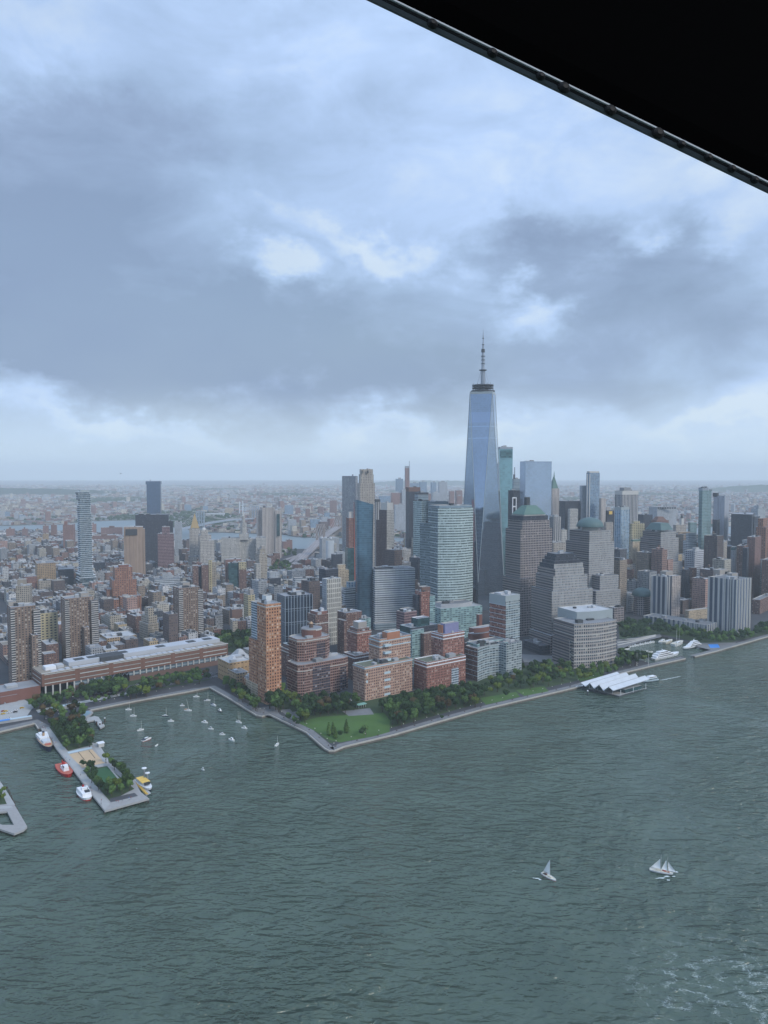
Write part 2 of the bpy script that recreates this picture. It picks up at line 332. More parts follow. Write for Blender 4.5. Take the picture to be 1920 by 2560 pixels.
plain('car_white', (.7, .7, .7), .3); plain('car_black', (.02, .02, .025), .3); plain('car_silver', (.35, .36, .38), .3); plain('car_red', (.4, .04, .03), .3); plain('car_yellow', (.7, .45, .05), .3)
plain('tyre', (.02, .02, .02), .9)
plain('mural_orange', (.6, .28, .2), .8)
# far borough: roofs, streets and trees too small to model one by one
def borough():
    m, nt, b = newmat('borough_ground'); g = nd(nt, 'ShaderNodeNewGeometry')
    vo = nd(nt, 'ShaderNodeTexVoronoi'); vo.inputs['Scale'].default_value = .018; nt.links.new(g.outputs['Position'], vo.inputs['Vector'])
    s = nd(nt, 'ShaderNodeSeparateColor'); nt.links.new(vo.outputs['Color'], s.inputs[0])
    c = ramp(nt, s.outputs[0], [(0, (.06, .06, .065)), (.3, (.16, .11, .10)), (.6, (.20, .18, .17)), (.74, (.06, .085, .05)), (.95, (.38, .38, .40))], 'CONSTANT')
    n = noise(nt, g.outputs['Position'], .0016, 5, .6); gr = ramp(nt, n.outputs[0], [(.55, 0), (.62, .8)])
    nt.links.new(mixc(nt, gr, c, (.035, .055, .03)), b.inputs['Base Color']); b.inputs['Roughness'].default_value = .95; M['borough_ground'] = m
borough()
def watermat():
    m, nt, b = newmat('water'); g = nd(nt, 'ShaderNodeNewGeometry'); P = g.outputs['Position']
    big = noise(nt, P, .0034, 5, .62, 1.2)              # gusts
    mid = noise(nt, P, .02, 3, .55, .5)
    def wave(sx, sy, rot, sc_, det, dist=.6, rough=.55):
        mpn = nd(nt, 'ShaderNodeMapping'); mpn.vector_type = 'POINT'; mpn.inputs['Rotation'].default_value = (0, 0, math.radians(rot)); mpn.inputs['Scale'].default_value = (sx, sy, 1)
        nt.links.new(P, mpn.inputs[0]); return noise(nt, mpn.outputs[0], sc_, det, rough, dist).outputs[0]
    w1 = wave(1, 2.6, 48, .045, 1.5, .9); w2 = wave(1, 2.2, 36, .12, 2, .6); w3 = wave(1, 1.5, -60, .42, 2)
    def ridge(x): return mth(nt, 'SUBTRACT', 1, mth(nt, 'MULTIPLY', mth(nt, 'ABSOLUTE', mth(nt, 'SUBTRACT', x, .5)), 2))
    h = mth(nt, 'ADD', mth(nt, 'MULTIPLY', w1, H1), mth(nt, 'MULTIPLY', mth(nt, 'POWER', w2, 1.6), H2))
    h = mth(nt, 'ADD', h, mth(nt, 'MULTIPLY', w3, H3))
    gust = nd(nt, 'ShaderNodeMapRange'); gust.inputs['From Min'].default_value = .38; gust.inputs['From Max'].default_value = .62; gust.inputs['To Min'].default_value = .30; gust.inputs['To Max'].default_value = 1.45; nt.links.new(big.outputs[0], gust.inputs[0])
    h = mth(nt, 'MULTIPLY', h, gust.outputs[0])
    bm = nd(nt, 'ShaderNodeBump'); bm.inputs['Strength'].default_value = 1.0; bm.inputs['Distance'].default_value = 1.0
    nt.links.new(h, bm.inputs['Height']); nt.links.new(bm.outputs[0], b.inputs['Normal'])
    col = ramp(nt, mid.outputs[0], [(.3, (.052, .080, .058)), (.7, (.073, .107, .079))])
    # whitecaps: short broken crests, few and far between, denser where eddies gather foam
    fo = wave(1, 2.2, 15, .30, 5, 1.2); fo2 = noise(nt, P, .030, 4, .6, 1.0).outputs[0]
    caps = mth(nt, 'MULTIPLY', ramp(nt, fo, [(.67, 0), (.72, 1)]), ramp(nt, fo2, [(.63, 0), (.69, 1)]))
    # lines of foam left where currents meet: thin wandering curves, strongest near the lower right
    e = G(1880, 2520, 0); dv = vmth(nt, 'DISTANCE', P, (e.x, e.y, 0)).outputs['Value']
    pa = mth(nt, 'SUBTRACT', 1, mth(nt, 'MULTIPLY', dv, 1 / 75, clamp=True), clamp=True)
    def lines(rot, sc_, k, rough=.6): st = wave(1, 1.6, rot, sc_, 8, 1.0, rough); return mth(nt, 'SUBTRACT', 1, mth(nt, 'MULTIPLY', mth(nt, 'ABSOLUTE', mth(nt, 'SUBTRACT', st, .5)), k), clamp=True)
    brk = ramp(nt, wave(1, 1, 0, .09, 8, 0, .7), [(.46, 0), (.56, 1)]); fine = ramp(nt, wave(1, 1, 0, 1.1, 4, 0, .7), [(.40, 0), (.62, 1)])
    l1 = mth(nt, 'MULTIPLY', mth(nt, 'MAXIMUM', lines(60, .014, 52), lines(20, .024, 46)), mth(nt, 'MULTIPLY', brk, fine))
    sparse = ramp(nt, noise(nt, P, .011, 4, .6).outputs[0], [(.60, 0), (.68, .35)])
    lace = mth(nt, 'MULTIPLY', l1, mth(nt, 'MAXIMUM', ramp(nt, pa, [(.05, 0), (.6, .8)]), sparse))
    fm = mth(nt, 'MAXIMUM', mth(nt, 'MULTIPLY', caps, .65), lace)
    nt.links.new(mixc(nt, fm, col, (.55, .62, .60)), b.inputs['Base Color'])
    nt.links.new(mth(nt, 'MULTIPLY_ADD', fm, .5, .12), b.inputs['Roughness'])
    b.inputs['IOR'].default_value = 1.42; b.inputs['Specular IOR Level'].default_value = .5; M['water'] = m
H1, H2, H3 = 5.5, 3.0, .45
watermat()
plain('sky_pale_water', (.15, .19, .20), .42, ns=.004, na=.15, spec=.6)  # pale base colour stands in for sky reflected off distant chop
# ------------------------------------------------------------------ mesh builder
class MB:
    def __init__(s): s.v = []; s.f = []; s.m = []; s.uv = []; s.mats = []
    def slot(s, k):
        if k not in s.mats: s.mats.append(k)
        return s.mats.index(k)
    def face(s, pts, mat, uvs=None):
        i = len(s.v); s.v += [tuple(p) for p in pts]; s.f.append(tuple(range(i, i + len(pts)))); s.m.append(s.slot(mat))
        s.uv += list(uvs) if uvs else [(p[0], p[1]) for p in pts]
        return s
    def walls(s, lo, hi, mat, u0=0.0, closed=True, mats=None, vz=None):
        n = len(lo); u = u0
        for i in range(n if closed else n - 1):
            j = (i + 1) % n; a, b, c, d = lo[i], lo[j], hi[j], hi[i]
            L = math.hypot(b[0] - a[0], b[1] - a[1]); L2 = math.hypot(c[0] - d[0], c[1] - d[1]); LL = max(L, L2, .01)
            mt = mats[i] if mats else mat
            s.face([a, b, c, d], mt, [(u, a[2]), (u + LL, b[2]), (u + LL, c[2]), (u, d[2])]); u += LL
        return s
    def prism(s, poly, z0, z1, wall, top=None, bottom=None, u0=0.0, mats=None):
        lo = [(p[0], p[1], z0) for p in poly]; hi = [(p[0], p[1], z1) for p in poly]
        s.walls(lo, hi, wall, u0, mats=mats)
        if top: s.face(hi, top)
        if bottom: s.face(lo[::-1], bottom)
        return s
    def box(s, cx, cy, z0, lx, ly, h, mat, rot=0.0, top=None, bottom=None):
        c, q = math.cos(rot), math.sin(rot)
        pl = [(cx + c * x - q * y, cy + q * x + c * y) for x, y in ((-lx / 2, -ly / 2), (lx / 2, -ly / 2), (lx / 2, ly / 2), (-lx / 2, ly / 2))]
        return s.prism(pl, z0, z0 + h, mat, top or mat, bottom)
    def tube(s, a, b, r0, r1, mat, n=6, cap=True):
        a, b = Vector(a), Vector(b); d = (b - a).normalized(); x = d.orthogonal().normalized(); y = d.cross(x)
        lo = [a + (x * math.cos(2 * math.pi * i / n) + y * math.sin(2 * math.pi * i / n)) * r0 for i in range(n)]
        hi = [b + (x * math.cos(2 * math.pi * i / n) + y * math.sin(2 * math.pi * i / n)) * r1 for i in range(n)]
        s.walls(lo, hi, mat)
        if cap: s.face(hi, mat); s.face(lo[::-1], mat)
        return s
    def lathe(s, cx, cy, prof, mat, n=16, ph=0.0):
        rings = [[(cx + r * math.cos(ph + 2 * math.pi * i / n), cy + r * math.sin(ph + 2 * math.pi * i / n), z) for i in range(n)] for r, z in prof]
        for a, b in zip(rings, rings[1:]): s.walls(a, b, mat)
        if prof[-1][0] > .01: s.face(rings[-1], mat)
        return s
    def build(s, name, parent=None, origin=None, smooth=False):
        me = bpy.data.meshes.new(name)
        o3 = Vector(origin) if origin is not None else (ORG.get(parent.name, Vector()) if parent else Vector())
        me.from_pydata([(v[0] - o3.x, v[1] - o3.y, v[2] - o3.z) for v in s.v], [], s.f)
        for k in s.mats: me.materials.append(M[k])
        me.polygons.foreach_set('material_index', s.m)
        uvl = me.uv_layers.new(name='UVMap'); uvl.data.foreach_set('uv', [c for p in s.uv for c in p])
        if smooth: me.polygons.foreach_set('use_smooth', [True] * len(s.f))
        me.update()
        ob = bpy.data.objects.new(name, me); COL.objects.link(ob)
        if parent: ob.parent = parent; ORG[ob.name] = o3
        else: ob.location = o3; ORG[ob.name] = o3
        return ob
ORG = {}
LABELS = {}
def tag(o, label=None, cat=None, group=None, kind=None):
    if label:
        o['label'] = label
    if cat: o['category'] = cat
    if group: o['group'] = group
    if kind: o['kind'] = kind
    return o
def empty(name, loc, label, cat, group=None):
    o = bpy.data.objects.new(name, None); COL.objects.link(o); o.location = loc; o.empty_display_size = 1
    ORG[o.name] = Vector(loc); return tag(o, label, cat, group)
def struct(o): o['kind'] = 'structure'; return o
def inset(poly, d):
    n = len(poly); out = []
    for i in range(n):
        p0, p1, p2 = Vector(poly[i - 1][:2]), Vector(poly[i][:2]), Vector(poly[(i + 1) % n][:2])
        a = (p1 - p0).normalized(); b = (p2 - p1).normalized()
        na = Vector((-a.y, a.x)); nb = Vector((-b.y, b.x)); k = 1 + na.dot(nb)
        out.append(tuple(p1 + (na + nb) * (d / max(k, .35))))
    return out
def pip(x, y, poly):
    c = False; j = len(poly) - 1
    for i in range(len(poly)):
        xi, yi, xj, yj = poly[i][0], poly[i][1], poly[j][0], poly[j][1]
        if (yi > y) != (yj > y) and x < (xj - xi) * (y - yi) / (yj - yi) + xi: c = not c
        j = i
    return c
# ------------------------------------------------------------------ buildings from measured edges
def footprint(xl, xe, xr, yt, D, rot=GRID, w=None, d=None):
    if isinstance(D, str): g = G(xe, float(D[1:])); D = g.y
    P = AT(xe, yt, D); zt = P.z
    u = Vector((math.cos(rot), math.sin(rot))); v = Vector((-u.y, u.x))
    d0 = P.y * cp - (zt - CAMH) * sp
    def ext(x, q, mx):
        den = F * q.x - (x - 960) * q.y * cp; num = (x - 960) * d0 - F * P.x
        t = num / den if abs(den) > 1e-3 else 999
        return t if 0 < t < mx else mx
    W = w or ext(xr, u, 220); DD = d or max(8, ext(xl, v, 62))
    p = Vector((P.x, P.y))
    return [tuple(p), tuple(p + u * W), tuple(p + u * W + v * DD), tuple(p + v * DD)], zt, D, W, DD, u, v
rng = random.Random(7)
def FD(xe0, D0, xe1, yt, proud=.5, rot=GRID):
    """depth of a piece that stands on the same facade as the corner (xe0, D0), 'proud' metres in front of it"""
    if isinstance(D0, str): D0 = G(xe0, float(D0[1:])).y
    P = AT(xe0, yt, D0); d0 = P.y * cp - (P.z - CAMH) * sp; ux, uy = math.cos(rot), math.sin(rot)
    t = ((xe1 - 960) * d0 - F * P.x) / (F * ux - (xe1 - 960) * uy * cp)
    return P.y + uy * t - math.cos(rot) * proud
FOOT = []          # hero footprints for the city fill
LM = []            # landmarks for labels: phrase, px, py, half width
OCC = []
GARD = []
def zy(y, xe, D): return AT(xe, y, D).z
def H(name, label, cat, boxes, group=None, lm=None, clutter=True):
    first = footprint(*boxes[0][2:7], **{k: v for k, v in (boxes[0][7] if len(boxes[0]) > 7 else {}).items() if k in ('rot', 'w', 'd')})
    base = Vector((*first[0][0], LAND)); root = empty(name, base, label, cat, group)
    pxs = []; pys = []
    for bi, bx in enumerate(boxes):
        part, mat, xl, xe, xr, yt, D = bx[:7]; o = bx[7] if len(bx) > 7 else {}
        poly, zt, Dn, W, DD, u, v = footprint(xl, xe, xr, yt, D, **{k: o[k] for k in ('rot', 'w', 'd') if k in o})
        e = .03 * bi + rng.uniform(.005, .02); poly = inset(poly, e)
        z0 = zy(o['z0'], xe, Dn) if 'z0' in o else LAND - .5
        shp = o.get('shape', 'box'); cx = sum(p[0] for p in poly) / 4; cy = sum(p[1] for p in poly) / 4
        mb = MB(); roof = o.get('roof', 'roof_grey')
        if 'z0' not in o: FOOT.append(poly)
        OCC.append((poly, zt)); pxs += [proj((*p, zt))[0] for p in poly]; pys += [proj((*p, z0))[1] for p in poly[:1]] + [yt]
        if shp == 'oct':
            c = o.get('c', .22); q = []
            for i in range(4):
                a, b_ = Vector(poly[i]), Vector(poly[(i + 1) % 4]); q += [tuple(a.lerp(b_, c)), tuple(a.lerp(b_, 1 - c))]
            poly = q
        if 'bulge' in o:                                # river face swells outwards
            a, b_ = Vector(poly[0]), Vector(poly[1]); nseg = 14; bulge = o['bulge']
            poly = [tuple(a.lerp(b_, i / nseg) - v * bulge * math.sin(math.pi * i / nseg)) for i in range(nseg + 1)] + poly[2:]
        if shp == 'cyl':
            r = min(W, DD) / 2; poly = [(cx + r * math.cos(6.2832 * i / 24), cy + r * math.sin(6.2832 * i / 24)) for i in range(24)]
        if shp == 'garden':
            for q_ in range(o.get('n', 7)):
                f_ = (q_ + .5) / o.get('n', 7); c_ = Vector(poly[0]) + u * W * f_ + v * rng.uniform(1.5, 5); GARD.append((root, part, c_.x, c_.y, z0, rng.uniform(.35, .6), rng.choice([0, 1, 1, 2])))
            continue
        if shp == 'pyr':
            k = o.get('k', .02); lo = [(*p, z0) for p in poly]; hi = [(cx + (p[0] - cx) * k, cy + (p[1] - cy) * k, zt) for p in poly]
            mb.walls(lo, hi, mat).face(hi, mat); mb.face(lo[::-1], mat); mb.build(part, root); continue
        if shp == 'dome':
            r = o.get('r') or (W + DD) / 4; pr = [(r, z0 - .5), (r * 1.02, z0)] + [(r * math.cos(a), z0 + (zt - z0) * math.sin(a)) for a in [i * math.pi / 2 / 8 for i in range(9)]]
            pr[-1] = (.02, zt); mb.lathe(cx, cy, pr, mat, 32).build(part, root, smooth=True); continue
        n = len(poly); side = o.get('side')          # separate material for the other faces
        mats = None
        if side:
            nf = n - 3 if 'bulge' in o else 1
            mats = [mat] * nf + [side] * (n - nf)
        lo = [(*p, z0) for p in poly]; hi = [(*p, zt) for p in poly]
        mb.walls(lo, hi, mat, mats=mats)
        cap = o.get('cap', 'stone_trim' if mat not in ('dark_grid', 'dark_steel', 'tower_blue', 'wtc4_glass') else 'steel')
        small = min(W, DD) < 5
        if not small and shp != 'cyl':
            inn = inset(poly, .45); hi2 = [(*p, zt) for p in inn]; lo2 = [(*p, zt - 1.1) for p in inn]
            for i in range(n):
                j = (i + 1) % n; mb.face([hi[i], hi[j], hi2[j], hi2[i]], cap)
            mb.walls(hi2[::-1], lo2[::-1], cap)
            tw = mb.build(part, root)
            MB().face([(*p, zt - 1.05) for p in inset(poly, .44)], roof).build('roof', tw)
            if 'trim' in o:                            # cornice bands running round the building
                for yy in o['trim']:
                    zz = zy(yy, xe, Dn); t = MB(); ou = inset(poly, -.35)
                    lo3 = [(*p, zz - .7) for p in ou]; hi3 = [(*p, zz + .5) for p in ou]; t.walls(lo3, hi3, cap); t.face(hi3, cap); t.face(lo3[::-1], cap); t.build('cornice', tw)
            if 'ribs' in o:                            # real vertical ribs standing proud of the two seen faces
                sp_, wd, dp, rm = o['ribs']
                for ia, ib in ((0, 1), (3, 0)):
                    a, b_ = Vector(poly[ia]), Vector(poly[ib]); L_ = (b_ - a).length; dd = (b_ - a) / L_; nn = Vector((dd.y, -dd.x)); k_ = max(1, int(L_ / sp_))
                    for q_ in range(min(k_, 45) + 1):
                        c_ = a + dd * (L_ * q_ / k_) + nn * (dp / 2 - .05); MB().box(c_.x, c_.y, z0, wd, dp, zt - z0 + .3, rm, math.atan2(dd.y, dd.x)).build('rib', tw)
            if 'ledge' in o:                           # floor ledges and balcony edges running round the walls
                sp_, th_, dp, rm = o['ledge']; zz = max(z0, LAND) + sp_; ct = 0
                while zz < zt - 1.5 and ct < 60:
                    t = MB(); ou = inset(poly, -dp); lo3 = [(*p, zz) for p in ou]; hi3 = [(*p, zz + th_) for p in ou]; t.walls(lo3, hi3, rm); t.face(hi3, rm); t.face(lo3[::-1], rm); t.build('ledge', tw); zz += sp_; ct += 1
            nu = o.get('units', 3 if (clutter and Dn < 2600 and min(W, DD) > 12) else 0)
            for _ in range(nu):
                a, b_ = rng.uniform(.2, .8), rng.uniform(.2, .8)
                q = Vector(poly[0]) + u * (W * a) + v * (DD * b_)
                if W * min(a, 1 - a) < 5 or DD * min(b_, 1 - b_) < 5: continue
                MB().box(q.x, q.y, zt - 1.1, rng.uniform(3, min(11, W * .3)), rng.uniform(3, min(9, DD * .3)), rng.uniform(2, 4.5), rng.choice(['mech', 'mech', 'roof_white', 'mech_dark']), math.atan2(u.y, u.x)).build('roof_unit', tw)
        else:
            mb.face(hi, roof); mb.build(part, root)
    if lm: LM.append((lm, (min(pxs) + max(pxs)) / 2, max(pys), (max(pxs) - min(pxs)) / 2, min(pys)))
    return root
# ================================================================== THE SETTING
MB().face([(-30000, -3000, 0), (30000, -3000, 0), (30000, 30000, 0), (-30000, 30000, 0)], 'water').build('water')['kind'] = 'structure'
def gp(L, z=LAND): return [tuple(G(x, y, z))[:2] for x, y in L]
SHORE = [(-420, 1905), (0, 1829), (87, 1808), (96, 1822), (214, 1778), (226, 1775), (340, 1752), (480, 1727), (524, 1718), (580, 1750), (640, 1787), (655, 1790), (672, 1785), (765, 1830), (812, 1871), (822, 1876), (836, 1876), (860, 1866),
         (985, 1836), (1095, 1804), (1206, 1773), (1330, 1744), (1440, 1718), (1556, 1682), (1640, 1662), (1714, 1646), (1706, 1640), (1628, 1658), (1600, 1650), (1560, 1634), (1546, 1620), (1590, 1603), (1652, 1590), (1720, 1605), (1786, 1622), (1733, 1636), (1737, 1641), (1790, 1628), (1920, 1591), (2200, 1520), (2600, 1430)]
FAR = [(2600, 1345), (2000, 1335), (1500, 1345), (1200, 1362), (1003, 1353), (900, 1362), (800, 1372), (704, 1372), (590, 1358), (471, 1352), (330, 1343), (230, 1328), (100, 1326), (-500, 1330)]
manh = gp(SHORE) + gp(FAR)
def slab(name, poly, z0, z1, side, top):
    mb = MB(); mb.walls([(*p, z0) for p in poly], [(*p, z1) for p in poly], side); mb.face([(*p, z1) for p in poly], top); return struct(mb.build(name))
def ccw(p):
    a = sum(p[i][0] * p[(i + 1) % len(p)][1] - p[(i + 1) % len(p)][0] * p[i][1] for i in range(len(p))); return p if a > 0 else p[::-1]
manh = ccw(manh)
slab('ground', manh, -3, LAND, 'seawall', 'city_ground')
br = [(-700, 1312), (0, 1313), (150, 1310), (230, 1302), (333, 1299), (455, 1321), (523, 1329), (590, 1331), (704, 1334), (740, 1341), (800, 1343), (1003, 1343), (1300, 1338), (1800, 1316), (1850, 1314), (2300, 1322), (2900, 1330)]
brp = gp(br)
bpoly = ccw(brp + [(29000, 4000), (29000, 27500), (-29000, 27500), (-29000, 6000)])
slab('far_borough_ground', bpoly, -3, LAND, 'seawall', 'borough_ground')
uG = Vector((math.cos(GRID), math.sin(GRID))); vG = Vector((-uG.y, uG.x))
def sheet(name, px, dz, mat, z=LAND):
    return struct(MB().face([(*p, z + dz) for p in ccw(gp(px, z))], mat).build(name))
# esplanade along the water: paving strip and a kerb at the very edge
def strip(pts, w0, w1, z):
    out = []
    for i, p in enumerate(pts):
        a = Vector(pts[max(0, i - 1)]); b = Vector(pts[min(len(pts) - 1, i + 1)]); d = (b - a).normalized(); n = Vector((-d.y, d.x)); out.append((Vector(p) + n * w0, Vector(p) + n * w1))
    return out
edge = gp(SHORE[:26]); edge2 = gp(SHORE[36:41])
for nm, E, w in (('esplanade', edge[5:], 8.5), ('esplanade', edge2, 8), ('quay', edge[:4], 12)):
    st = strip(E, .5, w, 0); mb = MB()
    for (a, b), (c, d) in zip(st, st[1:]): mb.face([(*a, LAND + .012), (*c, LAND + .012), (*d, LAND + .012), (*b, LAND + .012)], 'paving')
    struct(mb.build(nm))
    st = strip(E, -.4, .9, 0); mb = MB()
    for (a, b), (c, d) in zip(st, st[1:]):
        q = [(*a, LAND + .14), (*c, LAND + .14), (*d, LAND + .14), (*b, LAND + .14)]; mb.face(q, 'kerb')
        mb.face([(*a, LAND - 1.2), (*c, LAND - 1.2), (*c, LAND + .14), (*a, LAND + .14)], 'kerb'); mb.face([(*d, LAND), (*b, LAND), (*b, LAND + .14), (*d, LAND + .14)], 'kerb')
    struct(mb.build('kerb'))
# riprap foot under the esplanade south of the park corner: dark boulders
rr = random.Random(3); mb = MB(); E = gp(SHORE[15:26], 0)
for a, b in zip(E, E[1:]):
    a, b = Vector(a), Vector(b); L = (b - a).length; d = (b - a).normalized(); n = Vector((d.y, -d.x))
    for k in range(int(L / 1.1)):
        p = a + d * (k * 1.1) + n * rr.uniform(.2, 2.6); mb.box(p.x, p.y, -.5, rr.uniform(.8, 1.8), rr.uniform(.8, 1.8), rr.uniform(.7, 1.9), 'seawall', rr.uniform(0, 3))
tag(mb.build('riprap'), 'dark boulders piled along the foot of the esplanade wall', 'rocks', kind='stuff')
# park ground, lawns, paths, streets
PARK = [(560, 1702), (640, 1700), (740, 1738), (885, 1745), (1050, 1735), (1190, 1700), (1330, 1660), (1470, 1660), (1560, 1650), (1556, 1666), (1440, 1702), (1206, 1756), (985, 1818), (860, 1850), (826, 1858), (775, 1820), (690, 1770), (600, 1740)]
sheet('park_ground', PARK, .006, 'park_ground')
sheet('park_ground', [(60, 1745), (300, 1700), (520, 1675), (525, 1700), (330, 1735), (90, 1775)], .006, 'park_ground')
sheet('park_ground', [(1545, 1560), (1640, 1545), (1700, 1570), (1880, 1585), (1960, 1560), (1960, 1575), (1800, 1612), (1740, 1605), (1652, 1585), (1550, 1600)], .006, 'park_ground')
sheet('park_ground', [(500, 1620), (560, 1575), (645, 1580), (645, 1640)], .006, 'park_ground')
sheet('lawn', [(742, 1806), (800, 1792), (960, 1782), (975, 1800), (974, 1830), (930, 1842), (850, 1856), (826, 1850), (790, 1828)], .024, 'lawn')
sheet('lawn', [(1200, 1745), (1290, 1730), (1300, 1742), (1215, 1762)], .024, 'lawn')
sheet('lawn', [(1290, 1725), (1360, 1716), (1372, 1728), (1310, 1740)], .024, 'lawn')
sheet('lawn', [(1440, 1690), (1500, 1680), (1510, 1690), (1450, 1704)], .024, 'lawn')
sheet('path', [(700, 1775), (725, 1772), (745, 1800), (738, 1806)], .03, 'paving')
sheet('plaza', [(640, 1768), (690, 1765), (700, 1790), (655, 1788)], .03, 'paving')
sheet('plaza', [(855, 1778), (925, 1770), (935, 1786), (872, 1790)], .03, 'paving')
sheet('plaza', [(730, 1780), (755, 1776), (762, 1790), (738, 1796)], .03, 'paving')
sheet('plaza', [(1540, 1600), (1650, 1585), (1655, 1592), (1590, 1608), (1545, 1625)], .03, 'paving')
sheet('plaza', [(1300, 1635), (1385, 1640), (1400, 1660), (1310, 1655)], .03, 'paving')
sheet('plaza', [(-30, 1770), (60, 1748), (85, 1765), (60, 1800), (-30, 1812)], .03, 'paving_pale')
sheet('road', [(-40, 1685), (16, 1698), (40, 1756), (-40, 1780)], .026, 'asphalt')
sheet('plaza', [(1735, 1607), (1840, 1606), (1830, 1618), (1790, 1628), (1740, 1616)], .03, 'paving')
sheet('path', [(90, 1775), (330, 1728), (330, 1733), (95, 1782)], .03, 'paving_pale')
P0 = G(100, 1750); ww = []
for a in (-250, 420):
    for s_ in (-1, 1): ww.append(tuple(Vector(P0[:2]) + uG * a - vG * (18 + 15 * s_)))
struct(MB().face([(*p, LAND + .02) for p in ccw([ww[0], ww[1], ww[3], ww[2]])], 'asphalt').build('road'))
mk = MB()
for lane in (8, 13, 23, 28):
    for k in range(0, 600, 12):
        c = Vector(P0[:2]) + uG * (k - 240) - vG * lane; mk.box(c.x, c.y, LAND + .022, 4, .3, .006, 'white_paint', GRID)
struct(mk.build('road_markings'))
c0 = Vector(G(738, 1752)[:2]); q = [c0 - uG * 6, c0 + uG * 6, c0 + uG * 6 + vG * 260, c0 - uG * 6 + vG * 260]
struct(MB().face([(*p, LAND + .02) for p in q], 'asphalt').build('road'))
c1 = Vector(G(893, 1752)[:2]); q = [c1 - uG * 6, c1 + uG * 6, c1 + uG * 6 + vG * 240, c1 - uG * 6 + vG * 240]
struct(MB().face([(*p, LAND + .021) for p in q], 'asphalt').build('road'))
o = empty('park_pavilion', G(903, 1768), 'little park pavilion with a mint green roof at the head of the lawn', 'pavilion'); q = G(903, 1768)
for i_ in range(4):
    for j_ in range(2): c_ = Vector(q[:2]) + uG * (i_ * 3 - 4.5) + vG * (j_ * 4 - 2); MB().tube((*c_, LAND), (*c_, LAND + 3.4), .22, .2, 'stone_trim', 6).build('column', o)
MB().box(q.x, q.y, LAND + 3.4, 11.5, 6, .5, 'mint', GRID).build('roof', o)
# hills far behind
def hills(xs, D, ytop, name='hills'):
    mb = MB(); r = random.Random(int(xs[0]) + 5); L = []
    n = 40
    for i in range(n + 1):
        x = xs[0] + (xs[1] - xs[0]) * i / n; e = math.sin(math.pi * i / n) ** .4
        z = max(4, AT(x, ytop, D).z * e * r.uniform(.9, 1.06)); p = AT(x, 1240, D); L.append((p.x, z))
    for (x0, z0), (x1, z1) in zip(L, L[1:]):
        mb.face([(x0, D - 500, 2), (x1, D - 500, 2), (x1, D, z1), (x0, D, z0)], 'leaf_dark'); mb.face([(x0, D, z0), (x1, D, z1), (x1, D + 900, 2), (x0, D + 900, 2)], 'leaf_dark')
    struct(mb.build(name))
sheet('river', [(-700, 1308), (150, 1300), (333, 1292), (455, 1318), (523, 1326), (590, 1328), (704, 1331), (800, 1338), (1003, 1340), (1300, 1335), (1700, 1318), (2300, 1310), (2300, 1345), (1300, 1375), (1003, 1360), (900, 1370), (704, 1380), (590, 1364), (471, 1357), (330, 1348), (100, 1330), (-700, 1336)], .06, 'sky_pale_water', 0)
hills((-260, 300), 9300, 1220); hills((1760, 2200), 10500, 1211); hills((900, 1250), 16000, 1201)
